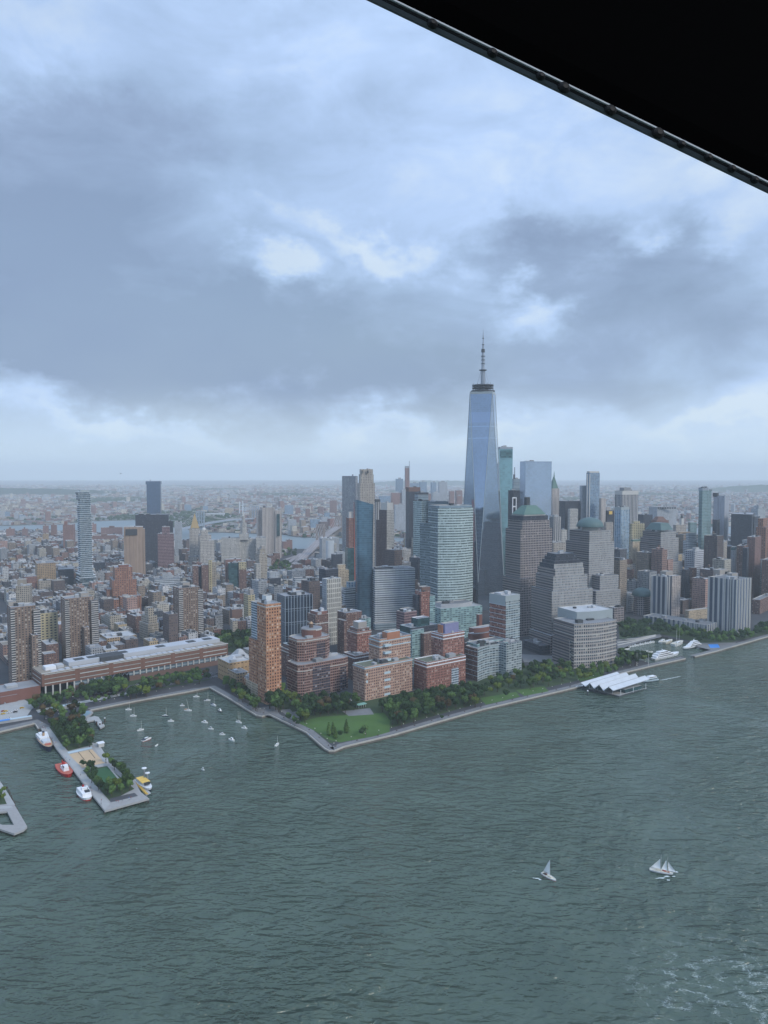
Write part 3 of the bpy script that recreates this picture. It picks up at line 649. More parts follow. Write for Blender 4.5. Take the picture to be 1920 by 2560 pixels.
# ================================================================== TOWERS
# 1: crystalline tower, square base turning to a square rotated by 45 degrees at the roof
def crystal_tower():
    c = AT(1207, 984, 1422); cx, cy = c.x, c.y; th = math.radians(29); zt = c.z
    root = empty('skyscraper', (cx, cy, LAND), 'tallest tower, mirrored blue glass with tapering triangular faces and a thin spire', 'skyscraper')
    S = 30.5 * math.sqrt(2); T = 30.0; zb = 58
    def ring(R, ph, z): return [(cx + R * math.cos(ph + i * math.pi / 2), cy + R * math.sin(ph + i * math.pi / 2), z) for i in range(4)]
    b0 = ring(S, th + math.pi / 4, LAND - .5); b1 = ring(S, th + math.pi / 4, zb); t1 = ring(T, th, zt)
    MB().walls(b0, b1, 'wtc_glass').build('podium', root)
    mb = MB(); tr = MB(); nv = 1
    for i in range(4):
        j = (i + 1) % 4
        a, b = b1[i], b1[j]; top = t1[j]                                  # upright triangle: base edge, roof corner
        L = 61
        mb.face([a, b, top], 'wtc_glass', [(i * 90, zb), (i * 90 + L, zb), (i * 90 + L / 2, zt)])
        mb.face([b, t1[(j + 1) % 4], top], 'wtc_glass', [(i * 90 + 500, zb), (i * 90 + 530, zt), (i * 90 + 470, zt)])
    tw = mb.build('tower_shaft', root)
    ed = MB()
    for i in range(4):
        j = (i + 1) % 4
        for a, b in ((b1[i], t1[j]), (b1[j], t1[j])): ed.tube(a, b, .55, .45, 'glass_cap', 5)
    ed.build('steel_edges', tw)
    inn = ring(T - 1, th, zt); cb = MB().face([(p[0], p[1], zt - .6) for p in inn], 'roof_grey'); cb.build('roof', tw)
    pz = MB(); o2 = ring(T + .35, th, zt + 2); o1 = ring(T + .35, th, zt - 2.5); pz.walls(o1, o2, 'glass_cap').face(o2, 'steel'); pz.build('parapet', root)
    # ring platform, mast and stays
    rg = MB()
    for zz, rr_, hh in ((zt + 3, 23, 2.2), (zt + 9.5, 20, 1.6), (zt + 14, 20.5, 2.0)):
        rg.lathe(cx, cy, [(rr_ - 2.4, zz), (rr_, zz), (rr_, zz + hh), (rr_ - 2.4, zz + hh), (rr_ - 2.4, zz)], 'steel_dark', 20)
    for i in range(20):
        a = i * math.pi / 10; x, y = cx + 20 * math.cos(a), cy + 20 * math.sin(a)
        rg.tube((x, y, zt + 2), (x, y, zt + 17.5 + (i % 3)), .4, .3, 'steel_dark', 4)
    rg.build('communications_ring', root)
    zs = AT(1207, 822, 1422).z
    prof = [(4.2, zt), (4.0, zt + 42), (2.9, zt + 50), (2.7, zt + 72), (1.7, zt + 82), (1.6, zt + 92), (.9, zt + 97), (.9, zt + 108), (.35, zs - 6), (.12, zs)]
    sm = MB().lathe(cx, cy, prof, 'steel', 10); sp_ = sm.build('spire', root)
    for zz, rr_, h in ((zt + 43, 5.6, 2.2), (zt + 44, 7.4, 1.0), (zt + 56, 3.9, 1), (zt + 63, 3.7, 1), (zt + 70, 3.8, 1), (zt + 78, 3.4, 6), (zt + 92, 2.4, .9), (zt + 104, 1.9, .8)):
        MB().lathe(cx, cy, [(rr_ * .7, zz - .3), (rr_, zz), (rr_, zz + h), (rr_ * .7, zz + h + .3)], 'steel_dark', 10).build('spire_collar', sp_)
    for i in range(4):
        a = th + i * math.pi / 2 + .4; MB().tube((cx + 18 * math.cos(a), cy + 18 * math.sin(a), zt + 3), (cx + 4 * math.cos(a), cy + 4 * math.sin(a), zt + 44), .35, .3, 'steel', 4).build('stay_cable', root)
    f = [(cx + S * math.cos(th + math.pi / 4 + i * math.pi / 2), cy + S * math.sin(th + math.pi / 4 + i * math.pi / 2)) for i in range(4)]
    FOOT.append(inset(f, -12)); OCC.append((f, zt)); LM.append(('mirrored spire tower', 1210, 1500, 45, 984))
crystal_tower()
# 2: tower of shifted floor slabs
def stacked_tower():
    D = 1650; c = AT(203, 1230, D); zt = c.z; r = random.Random(5); root = empty('residential_tower', (c.x, c.y + 14, LAND), 'slim glass tower of jutting white floor slabs like stacked trays', 'skyscraper')
    cx, cy = c.x, c.y + 14; n = 50; fh = (zt - LAND) / n; core = MB(); rot = math.radians(34)
    W = 27; base = 33; cu = 0; z = LAND; ox = oy = 0; i = 0
    while i < n:
        g = r.choice([2, 3, 4]) if i > 38 else 1
        if i > 38: W2 = 24 + r.uniform(-1.5, 3); ox, oy = r.uniform(-3, 3), r.uniform(-2, 2)
        elif i < 9: W2 = base + r.uniform(-3, 3); ox, oy = r.uniform(-2, 2), r.uniform(-2, 2)
        else: W2 = 26.5 + r.uniform(-.8, .8)
        for k in range(g):
            if i >= n: break
            z0 = LAND + i * fh; core.box(cx + ox, cy + oy, z0 - .3, W2 - 2, W2 - 2, fh + .3, 'jenga_glass', rot)
            s = MB().box(cx + ox + r.uniform(-.6, .6), cy + oy, z0 + fh - .3, W2 + r.uniform(0, 1.6), W2 + r.uniform(0, 1.6), .55 if k < g - 1 else .8, 'slab_white', rot); s.build('floor_slab', root)
            i += 1
    core.build('glass_core', root)
    MB().box(cx, cy, zt - .4, 18, 18, 5, 'glass_cap', rot).build('parapet', root)
    pl = MB().box(cx, cy, LAND - .5, 36, 36, 1, 'mech', rot); f = [(cx + a * 20, cy + b * 20) for a, b in ((-1, -1), (1, -1), (1, 1), (-1, 1))]
    FOOT.append(f); OCC.append((f, zt)); LM.append(('stacked-tray glass tower', 203, 1500, 22, 1230))
facade('jenga_glass', (.12, .17, .20), (.06, .10, .13), 3.9, 3.0, .85, .8, blind=.3, blindc=(.25, .32, .36), gr=.1, metal=.2)
plain('slab_white', (.58, .62, .64), .6)
stacked_tower()
H('residential_tower', 'lone dark blue glass tower with flared top beyond the black office block', 'skyscraper',
  [('tower_shaft', 'manh_sq', 362, 366, 400, 1209, 2900, dict(rot=.15, d=30)), ('crown', 'manh_sq', 360, 364, 401, 1203, 2898, dict(rot=.15, d=32, z0=1211)), ('antenna', 'steel', 375, 375.3, 376.6, 1199, 2905, dict(z0=1204, w=2, d=2))], lm='lone dark blue tower')
H('exchange_building', 'windowless tan concrete tower with slotted vents near its flat top', 'tower',
  [('tower_shaft', 'longlines', 306.5, 309, 357, 1318, 1800, dict(d=36, rot=.30)), ('vent_block', 'mech_dark', 313, 314, 343, 1323, 1798.5, dict(d=3, rot=.30, z0=1338)), ('wing', 'longlines', 357, 357.5, 362, 1322, 1812, dict(d=24, rot=.30))], lm='windowless tan tower')
H('office_tower', 'broad charcoal federal office block behind the windowless tan tower', 'office tower',
  [('tower_shaft', 'dark_grid', 334, 338, 421, 1287, 2010, dict(rot=.25, d=40)), ('wing', 'dark_grid', 415, 416, 432, 1303, 2040, dict(rot=.25, d=30)), ('penthouse', 'mech_dark', 345, 346, 372, 1284, 2025, dict(rot=.25, d=15, z0=1290))], lm='broad charcoal block')
H('office_tower', 'plum brown office tower with pale stripes before the charcoal block', 'office tower',
  [('tower_shaft', 'purple_bands', 391, 394, 434, 1335, 1900, dict(rot=.25, d=34)), ('penthouse', 'purple_bands', 403, 405, 424, 1317, 1912, dict(rot=.25, d=16, z0=1340))], lm='plum striped tower')
H('office_tower', 'plain pale grey tower right behind the plum striped tower', 'office tower', [('tower_shaft', 'far_pale', 432, 436, 454, 1306, 2200, dict(rot=.25))])
H('setback_tower', 'massive orange brick setback tower stepping up in wings', 'tower',
  [('left_wing', 'orange_brick', 258, 262, 298, 1501, 1330, dict(d=50, rot=.45)), ('right_wing', 'orange_brick', 297, 300, 353, 1492, 1350, dict(d=60, rot=.45)),
   ('middle_tier', 'orange_brick', 278, 281, 342, 1451, 1362, dict(d=55, rot=.45, z0=1520)), ('upper_tier', 'orange_brick', 284, 287, 331, 1419, 1372, dict(d=40, rot=.45, z0=1480)), ('penthouse', 'red_brick_plain', 296, 298, 322, 1413, 1380, dict(d=18, rot=.45, z0=1425)), ('left_step', 'orange_brick', 266, 268, 284, 1474, 1368, dict(d=30, rot=.45))], lm='orange setback tower')
H('office_block', 'pale grey office block with dark ribbon windows right of the orange setback tower', 'office block',
  [('block', 'white_bands', 383, 387, 451, 1448, 1600, dict(rot=.35, d=40)), ('penthouse', 'far_pale', 405, 406, 431, 1436, 1612, dict(rot=.35, d=14, z0=1452)), ('wing', 'white_bands', 383, 388, 440, 1462, 1590, dict(rot=.35, d=12))], lm='ribbon-windowed pale block')
# Independence slabs
def ind(name, label, xl, xe, xr, yt, yb, notch, pent, lm):
    H(name, label, 'apartment tower',
      [('tower_shaft', 'brick_ind', xl + (xr - xl) * .12, xe, xr - (xr - xl) * .13, yt, 'b%d' % yb, dict(rot=GRID, d=26, side='brown_plain')),
       ('balcony_wing', 'balcony', xe - 3, xe - 1, xe + 10, yt + 4, 'b%d' % (yb + 2), dict(d=20, side='brick_ind')),
       ('balcony_wing', 'balcony', xr - (xr - xl) * .2, xr - (xr - xl) * .2 + 1, xr, yt + 4, 'b%d' % (yb - 6), dict(d=20, side='brick_ind')),
       ('lower_wing', 'brick_ind', notch[0], notch[0] + 1, notch[1], notch[2], 'b%d' % (yb - 1), dict(d=14, cap='white_paint')),
       ('penthouse', 'penthouse', pent[0], pent[0] + 2, pent[1], yt - 14, 'b%d' % (yb - 8), dict(d=14, z0=yt + 3))], group='brown brick apartment slabs with white balconies', lm=lm)
ind('apartment_tower', 'brown brick balcony tower beside the street at the far left shore', 8, 27, 101, 1519, 1724, (79, 95, 1588), (19, 40), 'far left balcony tower')
ind('apartment_tower', 'brown balcony tower behind the left part of the white-roofed building', 150, 163, 246, 1497, 1655, (210, 224, 1569), (200, 222), 'middle balcony tower')
ind('apartment_tower', 'brown balcony tower behind the white-roofed building, nearest the tree-filled park', 437, 448, 508, 1471, 1608, (440, 466, 1537), (455, 475), 'right balcony tower')
H('apartment_block', 'butter yellow block with black rooftop between two brown balcony towers', 'apartment block', [('block', 'yellow', 99, 101, 144, 1534, 1030, dict(d=24, roof='roof_tar')), ('penthouse', 'mech_dark', 101, 103, 124, 1526, 1040, dict(d=12, z0=1536))], lm='butter yellow block')
H('loft_building', 'tan loft building with roof clutter behind the white-roofed building', 'loft building', [('block', 'tan', 250, 268, 341, 1596, 1085, dict(d=40, roof='roof_white', units=7)), ('wing', 'brown_brick', 247, 249, 268, 1604, 1080, dict(d=30))], lm='tan loft building')
H('setback_tower', 'small beige stepped office tower behind the white-roofed building', 'tower', [('base', 'beige_grid', 348, 370, 397, 1560, 1130, dict(rot=.75)), ('middle_tier', 'beige_grid', 353, 372, 393, 1541, 1136, dict(rot=.75, z0=1580)), ('upper_tier', 'beige_grid', 361, 371, 385, 1520, 1142, dict(rot=.75, z0=1550))], lm='small beige stepped tower')
H('warehouse', 'dark brown warehouse left of the small beige stepped tower', 'warehouse', [('block', 'brown_brick', 317, 339, 361, 1541, 1190, dict(rot=.7, roof='roof_white', units=5))])
H('warehouse', 'dark brown warehouse with pale roof below the butter yellow block', 'warehouse', [('block', 'brown_brick', 102, 116, 146, 1612, 985, dict(roof='roof_white', units=5)), ('wing', 'brown_brick', 103, 110, 140, 1636, 960, dict(units=2))])
H('office_tower', 'beige slab with banded top behind the far left balcony tower', 'office tower', [('tower_shaft', 'beige_grid', 37, 39, 74, 1465, 1350, dict(rot=.3, d=30)), ('penthouse', 'roof_tan', 42, 43, 64, 1449, 1362, dict(rot=.3, d=12, z0=1470))], lm='beige banded slab')
H('apartment_block', 'wide tan apartment block with windows in a column, left of the stacked-tray tower', 'apartment block', [('block', 'tan', 68, 92, 139, 1409, 1600, dict(rot=.5)), ('wing', 'beige_grid', 95, 97, 128, 1452, 1560, dict(rot=.5, d=20))], lm='wide tan block')
H('glass_building', 'black glass building tucked against the left foot of the stacked-tray tower', 'office block', [('block', 'dark_grid', 138, 145, 184, 1424, 1700, dict(rot=.4)), ('wing', 'dark_steel', 141, 143, 170, 1446, 1660, dict(rot=.4, d=20))])
H('office_tower', 'small slate blue tower with a white side wall, far left midground', 'office tower', [('tower_shaft', 'dark_steel', 61, 62, 80, 1367, 2300, dict(rot=.3, d=20)), ('side_wall', 'slab_white', 80, 80.3, 86, 1369, 2302, dict(rot=.3, d=18))])
H('housing_tower', 'red brick slab tower left of the stacked-tray tower', 'apartment tower', [('tower_shaft', 'far_brick', 152, 157, 183, 1312, 2400, dict(rot=.3)), ('penthouse', 'red_brick_plain', 159, 160, 168, 1303, 2410, dict(rot=.3, d=10, z0=1315))], lm='red brick slab tower')
for i, (a, b, y, D, lab) in enumerate([(226, 290, 1339, 2750, 'long low red brick housing slab right of the stacked-tray tower'), (249, 306, 1319, 3100, 'long brown housing slab on the river behind the low red slab'), (223, 240, 1310, 3150, 'narrow brown housing tower touching the stacked-tray tower'), (104, 120, 1314, 3000, 'left of two brown housing towers by the river'), (124, 141, 1312, 3040, 'right of two brown housing towers by the river'),
        (52, 68, 1322, 3000, 'brown housing tower with raised centre, near the left edge'), (12, 35, 1322, 2950, 'wide brown housing tower at the left edge'), (104, 120, 1334, 2700, 'slender cream housing tower below the two brown river towers'), (88, 103, 1344, 2600, 'low peach housing block left of the slender cream tower')]):
    H('housing_tower', lab, 'apartment tower', [('tower_shaft', 'far_brick' if i < 7 else 'tan', a, a + 3, b, y, D, dict(rot=.3, d=24)), ('penthouse', 'brown_plain', a + (b - a) * .4, a + (b - a) * .4 + 1, a + (b - a) * .65, y - 4, D + 9, dict(rot=.3, d=8, z0=y + 2))], group='housing slabs near the far river')
# civic centre
H('municipal_building', 'colonnaded pale stone civic building with a tiered central tower', 'civic building',
  [('left_wing', 'gothic', 549, 553, 600, 1346, 2070, dict(rot=.2, d=40, trim=[1392])), ('centre_block', 'gothic', 574, 576, 640, 1348, 2085, dict(rot=.2, d=40)), ('right_wing', 'gothic', 636, 640, 665, 1344, 2070, dict(rot=.2, d=40, trim=[1392])),
   ('tower_base', 'gothic', 596, 598, 622, 1335, 2083, dict(rot=.2, d=18, z0=1350)), ('tower_drum', 'gothic', 600, 601, 617, 1308, 2088, dict(rot=.2, z0=1336, shape='cyl', w=18, d=18)), ('lantern', 'gothic', 603, 604, 613.5, 1290, 2091, dict(rot=.2, z0=1309, shape='cyl', w=10, d=10)), ('cupola', 'stone_trim', 605, 605.5, 611, 1276, 2093, dict(rot=.2, z0=1290, w=6, d=6, shape='pyr'))], lm='colonnaded civic building')
H('courthouse', 'courthouse tower under a golden pyramid roof left of the colonnaded civic building', 'courthouse',
  [('tower_shaft', 'court', 469, 474, 500, 1322, 1960, dict(rot=.3, d=26)), ('wing', 'court', 466, 472, 504, 1392, 1940, dict(rot=.3, d=30)), ('pyramid_roof', 'gold_roof', 471, 476, 498, 1284, 1964, dict(rot=.3, d=22, z0=1321, shape='pyr'))], lm='golden pyramid roof')
H('courthouse', 'bulky beige tower with rounded stepped top beside the golden pyramid roof', 'courthouse',
  [('tower_shaft', 'court', 494, 498, 528, 1338, 1900, dict(rot=.3, d=34)), ('wing', 'court', 492, 500, 536, 1352, 1890, dict(rot=.3, d=30)), ('upper_tier', 'court', 499, 502, 520, 1326, 1906, dict(rot=.3, d=20, z0=1340)), ('cap', 'stone_trim', 503, 504, 514, 1319, 1909, dict(rot=.3, z0=1328, w=12, d=12, shape='dome'))], lm='rounded beige courthouse tower')
H('office_tower', 'broad beige slab with vertical ribs and one dark glass strip by the river', 'office tower',
  [('tower_shaft', 'ribbed_beige', 652, 655, 688, 1269, 2250, dict(rot=.3, d=40)), ('left_wing', 'ribbed_beige', 642, 644, 655, 1276, 2262, dict(rot=.3, d=30)), ('right_wing', 'ribbed_beige', 686, 687, 704, 1276, 2256, dict(rot=.3, d=34)), ('glass_strip', 'teal_glass', 692, 692.3, 699, 1285, 2253, dict(rot=.3, d=4, z0=1340))], lm='ribbed beige slab')
H('office_block', 'low red brick block on the river right of the ribbed beige slab', 'office block', [('block', 'far_brick', 705, 708, 731, 1354, 2480, dict(rot=.3, d=30)), ('wing', 'far_brick', 716, 717, 731, 1350, 2490, dict(rot=.3, d=20))])
H('office_block', 'squat brown angular building under the ribbed beige slab', 'office block', [('block', 'brown_brick', 667, 672, 700, 1389, 2080, dict(rot=.3)), ('upper_tier', 'brown_plain', 684, 685, 699, 1383, 2090, dict(rot=.3, d=20, z0=1392))])
H('setback_tower', 'narrow cream stepped tower before the colonnaded civic building', 'tower', [('tower_shaft', 'beige_grid', 638, 648, 668, 1385, 1650, dict(rot=.5)), ('upper_tier', 'beige_grid', 643, 650, 664, 1372, 1656, dict(rot=.5, z0=1390)), ('wing', 'gothic', 636, 640, 652, 1410, 1636, dict(rot=.5, d=16)), ('penthouse', 'penthouse', 652, 654, 663, 1364, 1660, dict(rot=.5, z0=1374, d=8))], lm='narrow cream stepped tower')
H('apartment_block', 'brick-framed teal glass building with an ochre-topped brown half', 'apartment block', [('glass_front', 'teal_glass', 568, 571, 597, 1408, 1598, dict(rot=.3, d=20)), ('brown_half', 'brown_brick', 596, 597, 616, 1424, 1600, dict(rot=.3, d=20)), ('ochre_top', 'yellow', 596, 597, 616, 1405, 1600, dict(rot=.3, d=20, z0=1424)), ('rear_block', 'far_brick', 562, 564, 604, 1399, 1622, dict(rot=.3, d=20, cap='stone_trim'))], lm='teal glass building')
H('apartment_block', 'pair of dark brown slabs joined by a black recess below the golden pyramid roof', 'apartment block', [('left_slab', 'brown_brick', 480, 482, 496, 1415, 1550, dict(rot=.3, d=24)), ('recess', 'dark_grid', 495, 495.5, 504, 1416, 1560, dict(rot=.3, d=20)), ('right_slab', 'brown_brick', 503, 504, 521, 1413, 1550, dict(rot=.3, d=24))])
H('apartment_block', 'thin ochre and beige tower right of the dark brown slab pair', 'apartment block', [('block', 'yellow', 521, 522, 530, 1400, 1570, dict(rot=.3, d=20)), ('wing', 'beige_grid', 529, 530, 541, 1405, 1576, dict(rot=.3, d=20))])
H('office_block', 'dark grey office block on the edge of the square trees', 'office block', [('block', 'dark_grid', 669, 673, 702, 1446, 1450, dict(rot=.4)), ('upper_tier', 'far_pale', 670, 674, 699, 1432, 1458, dict(rot=.4, d=20, z0=1448))])
H('office_block', 'brown brick office building with a mansard block right of the square trees', 'office block', [('block', 'brown_brick', 732, 738, 785, 1425, 1740, dict(rot=.4)), ('upper_tier', 'brown_brick', 734, 736, 756, 1411, 1750, dict(rot=.4, d=20, z0=1428))])
H('apartment_block', 'white terraced building with a brown brick box standing before it', 'apartment block', [('block', 'white_bands', 731, 737, 794, 1456, 1450, dict(rot=.4)), ('upper_tier', 'white_bands', 732, 738, 786, 1446, 1458, dict(rot=.4, z0=1458)), ('lower_terrace', 'white_bands', 728, 734, 796, 1474, 1438, dict(rot=.4, d=12))], lm='white terraced building')
H('apartment_block', 'windowless brown brick box in front of the white terraced building', 'apartment block', [('block', 'brown_plain', 743, 748, 774, 1458, 1400, dict(rot=.4))])
H('lattice_tower', 'white tower with tall staggered slot windows and a dark glass top', 'apartment tower',
  [('tower_shaft', 'white_lattice', 805, 817, 853, 1448, 'b1614', dict(side='far_pale', cap='slab_white')), ('glass_top', 'dark_grid', 804, 814, 846, 1424, 1150, dict(z0=1455, d=20))], lm='white slot-window tower')
H('skyscraper', 'rippled steel residential skyscraper, leftmost of the tallest central pair', 'skyscraper', [('tower_shaft', 'gehry', 855, 889, 894.5, 1190, 2000, dict(rot=1.0)), ('crane', 'steel', 881, 881.2, 883, 1186, 2010, dict(z0=1192, w=3, d=3))], lm='rippled steel skyscraper')
H('skyscraper', 'beige stone skyscraper with notched crown behind the curved teal tower', 'skyscraper',
  [('tower_shaft', 'parkplace', 895, 900, 937, 1208, 1710, dict(rot=.25, d=28)), ('upper_tier', 'parkplace', 899, 902, 934, 1186, 1714, dict(rot=.25, d=22, z0=1210)), ('crown', 'parkplace', 900, 903, 932.5, 1173, 1716, dict(rot=.25, d=18, z0=1187)), ('crown_opening', 'mech_dark', 904, 904.3, 907, 1176, 1712.5, dict(rot=.25, d=2, z0=1184)), ('crown_opening', 'mech_dark', 917, 917.3, 921, 1176, 1713.8, dict(rot=.25, d=2, z0=1184))], lm='notched beige skyscraper')
def sail_tower():
    poly, zt, D, W, DD, u, v = footprint(889, 892, 935, 1262, 1230, d=20, rot=.3); z2 = AT(888, 1249, 1240).z
    root = empty('skyscraper', (*poly[0], LAND), 'dark teal mirrored glass tower with a slanted top and curved flanks', 'skyscraper')
    cx = sum(p[0] for p in poly) / 4; cy = sum(p[1] for p in poly) / 4; mb = MB(); q = []
    for i in range(4):
        a, b = Vector(poly[i]), Vector(poly[(i + 1) % 4])
        for t in (.12, .3, .5, .7, .88): q.append(a.lerp(b, t) - Vector((cx, cy)))
    N = 22; rings = []
    for k in range(N + 1):
        t = k / N; s = .88 + .12 * abs(t - .35) ** 1.2 / .6
        rings.append([(cx + p.x * s, cy + p.y * s, LAND + (zt - LAND + (z2 - zt) * (.5 - (p.x * u.x + p.y * u.y) / W)) * t) for p in q])
    for a, b in zip(rings, rings[1:]): mb.walls(a, b, 'tower_blue')
    tw = mb.build('tower_shaft', root)
    MB().face([(p[0], p[1], p[2] - .5) for p in rings[-1]], 'glass_cap').build('roof', tw)
    FOOT.append(poly); OCC.append((poly, zt)); LM.append(('curved teal tower', 910, 1600, 25, 1250))
sail_tower()
H('construction_tower', 'brick red tower under construction with a hoist up its right side', 'construction tower', [('tower_shaft', 'construction', 868, 872, 885, 1295, 1500, dict(rot=.3, d=22)), ('hoist', 'hoist_red', 885.3, 885.5, 888.5, 1255, 1501, dict(rot=.3, w=3, d=4)), ('lower_glass', 'teal_glass', 866, 869, 886, 1370, 1488, dict(rot=.3, d=22)), ('crown_frame', 'stone_trim', 870, 873, 884, 1280, 1505, dict(rot=.3, d=10, z0=1296))], lm='red construction tower')
H('apartment_block', 'sandy stepped block at the foot of the red construction tower', 'apartment block', [('block', 'cream_trim', 841, 846, 872, 1425, 1360, dict(rot=.4)), ('upper_tier', 'cream_trim', 842, 846, 864, 1412, 1368, dict(rot=.4, z0=1428))])
H('office_block', 'grey slab wearing four white roof fins left of the rippled steel skyscraper', 'office block', [('block', 'far_pale', 801, 805, 848, 1345, 2200, dict(rot=.35, d=30)), ('roof_fin', 'white_paint', 803, 803.3, 806, 1342, 2204, dict(rot=.35, z0=1347, w=4, d=12)), ('roof_fin', 'white_paint', 814, 814.3, 817, 1342, 2204, dict(rot=.35, z0=1347, w=4, d=12)), ('roof_fin', 'white_paint', 826, 826.3, 829, 1342, 2206, dict(rot=.35, z0=1347, w=4, d=12))], lm='four-finned grey slab')
H('office_tower', 'smooth white windowless slab before the four-finned grey slab', 'office tower', [('tower_shaft', 'slab_white', 816, 819, 835, 1352, 2080, dict(rot=.35, d=18)), ('wing', 'gothic', 834, 835, 842, 1358, 2085, dict(rot=.35, d=18))])
H('office_block', 'slate grey office cube in front of the smooth white slab', 'office block', [('block', 'dark_grid', 828, 832, 856, 1386, 1850, dict(rot=.35)), ('wing', 'far_pale', 840, 842, 862, 1380, 1870, dict(rot=.35, d=16))])
H('college_building', 'stack of shifted white and green terraces left of the curved teal tower', 'college building', [('lower_terrace', 'white_bands', 855, 862, 896, 1485, 1270, dict(rot=.45, roof='green_terrace', units=0)), ('middle_terrace', 'white_bands', 858, 864, 893, 1470, 1276, dict(rot=.6, roof='green_terrace', units=0, z0=1488)), ('upper_terrace', 'rib_blue', 866, 870, 892, 1455, 1282, dict(rot=.45, units=1, z0=1472))], lm='shifted white terraces')
H('office_tower', 'pale office slab striped by horizontal window bands right of the curved teal tower', 'office tower', [('tower_shaft', 'white_bands', 933, 937, 1038, 1424, 1230, dict(d=40, rot=.30)), ('penthouse', 'mech_dark', 936, 940, 990, 1419, 1245, dict(d=14, rot=.3, z0=1428)), ('podium', 'pale_glass', 934, 938, 1030, 1560, 1215, dict(d=12, rot=.3))], lm='horizontally striped slab')
H('skyscraper', 'slim tower, brown on one side and white-netted on the other', 'skyscraper', [('tower_shaft', 'white_net', 948, 967, 985.5, 1275, 1500, dict(side='brown_rib', rot=.75)), ('crown', 'stone_trim', 952, 968, 983, 1257, 1504, dict(rot=.75, z0=1278)), ('left_wing', 'brown_rib', 940, 952, 962, 1300, 1512, dict(rot=.75))], lm='slim white-netted tower')
H('skyscraper', 'purple and white striped tower peeking behind the slim white-netted tower', 'skyscraper', [('tower_shaft', 'rib_white', 938, 941, 952, 1255, 1900, dict(rot=.3, d=20)), ('penthouse', 'mech_dark', 938, 941, 951, 1248, 1904, dict(rot=.3, d=18, z0=1256)), ('wing', 'brown_rib', 950, 951, 962, 1266, 1910, dict(rot=.3, d=20))])
H('office_tower', 'near-black monolith with brown top left of the green-roofed glass block', 'office tower', [('tower_shaft', 'dark_steel', 1020, 1022, 1051, 1229, 2000, dict(rot=.3, d=26)), ('crown', 'brown_plain', 1020, 1022, 1051, 1218, 2000, dict(rot=.3, d=26, z0=1229.5))], lm='near-black monolith')
H('office_tower', 'grey striped office tower touching the near-black monolith', 'office tower', [('tower_shaft', 'dark_grid', 1043, 1045, 1071, 1231, 1900, dict(rot=.3, d=24)), ('crown', 'pale_glass', 1043, 1045, 1071, 1237, 1898, dict(rot=.3, d=26, z0=1250))])
H('office_tower', 'pale glass block with sea green roof edge behind the bow-fronted tower', 'office tower', [('tower_shaft', 'goldman_w', 1033, 1054, 1072, 1252, 1480, dict(rot=.75)), ('right_wing', 'pale_glass', 1070, 1071, 1121, 1254, 1482, dict(rot=.15, d=40, cap='copper_dull'))], lm='pale glass block')
H('skyscraper', 'bow-fronted glass headquarters with a stepped lower left shoulder', 'skyscraper',
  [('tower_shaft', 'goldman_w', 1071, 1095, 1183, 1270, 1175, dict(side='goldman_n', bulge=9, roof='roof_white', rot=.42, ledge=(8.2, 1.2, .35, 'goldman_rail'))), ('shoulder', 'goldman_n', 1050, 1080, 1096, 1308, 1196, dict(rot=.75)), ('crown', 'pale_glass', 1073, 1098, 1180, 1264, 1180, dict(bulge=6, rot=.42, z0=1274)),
   ('podium', 'green_glass', 1095, 1102, 1206, 1522, 1120, dict(rot=.42, d=30, roof='roof_white')), ('canopy', 'roof_white', 1096, 1103, 1180, 1510, 1135, dict(rot=.42, d=22, z0=1524, bulge=8))], lm='bow-fronted glass tower')
H('skyscraper', 'green glass tower directly right of the mirrored spire tower', 'skyscraper', [('tower_shaft', 'green_wtc', 1248, 1250, 1282, 1122, 1620, dict(rot=.2, d=34)), ('crown', 'steel', 1248, 1250, 1282.4, 1117, 1619, dict(rot=.2, d=36, z0=1122)), ('louvre_band', 'teal_glass', 1252, 1252.2, 1280, 1126, 1618.5, dict(rot=.2, d=3, z0=1144))], lm='green glass tower')
H('skyscraper', 'pale blue mirrored slab tower with flat top, right of the green glass tower', 'skyscraper', [('tower_shaft', 'wtc4_glass', 1300, 1314, 1379.5, 1153, 1700, dict(rot=.35))], lm='pale blue mirrored slab')
H('skyscraper', 'black tower with white diagonal bracing between the green and pale blue towers', 'skyscraper', [('tower_shaft', 'dark_steel', 1282, 1284, 1300, 1226, 1500, dict(rot=.3, d=24)), ('brace', 'white_paint', 1281, 1281.3, 1283, 1243, 1494, dict(rot=.3, z0=1290, w=1.6, d=1.6)), ('brace', 'white_paint', 1289.5, 1290, 1291.5, 1243, 1497, dict(rot=.3, z0=1290, w=1.6, d=1.6)), ('brace', 'white_paint', 1281, 1281.3, 1291, 1243, 1495.5, dict(rot=.3, z0=1246, d=1.6)), ('brace', 'white_paint', 1281, 1281.3, 1291, 1265, 1495.5, dict(rot=.3, z0=1268, d=1.6))], lm='braced black tower')
H('skyscraper', 'grey banded tower with an antenna seen above the braced black tower', 'skyscraper', [('tower_shaft', 'pale_glass', 1282, 1284, 1302, 1197, 2100, dict(rot=.3, d=24)), ('antenna', 'steel_dark', 1286.5, 1286.7, 1287.6, 1168, 2105, dict(z0=1200, w=1.4, d=1.4)), ('antenna_base', 'steel_dark', 1285, 1285.4, 1289, 1186, 2105, dict(z0=1199, w=4, d=4))])
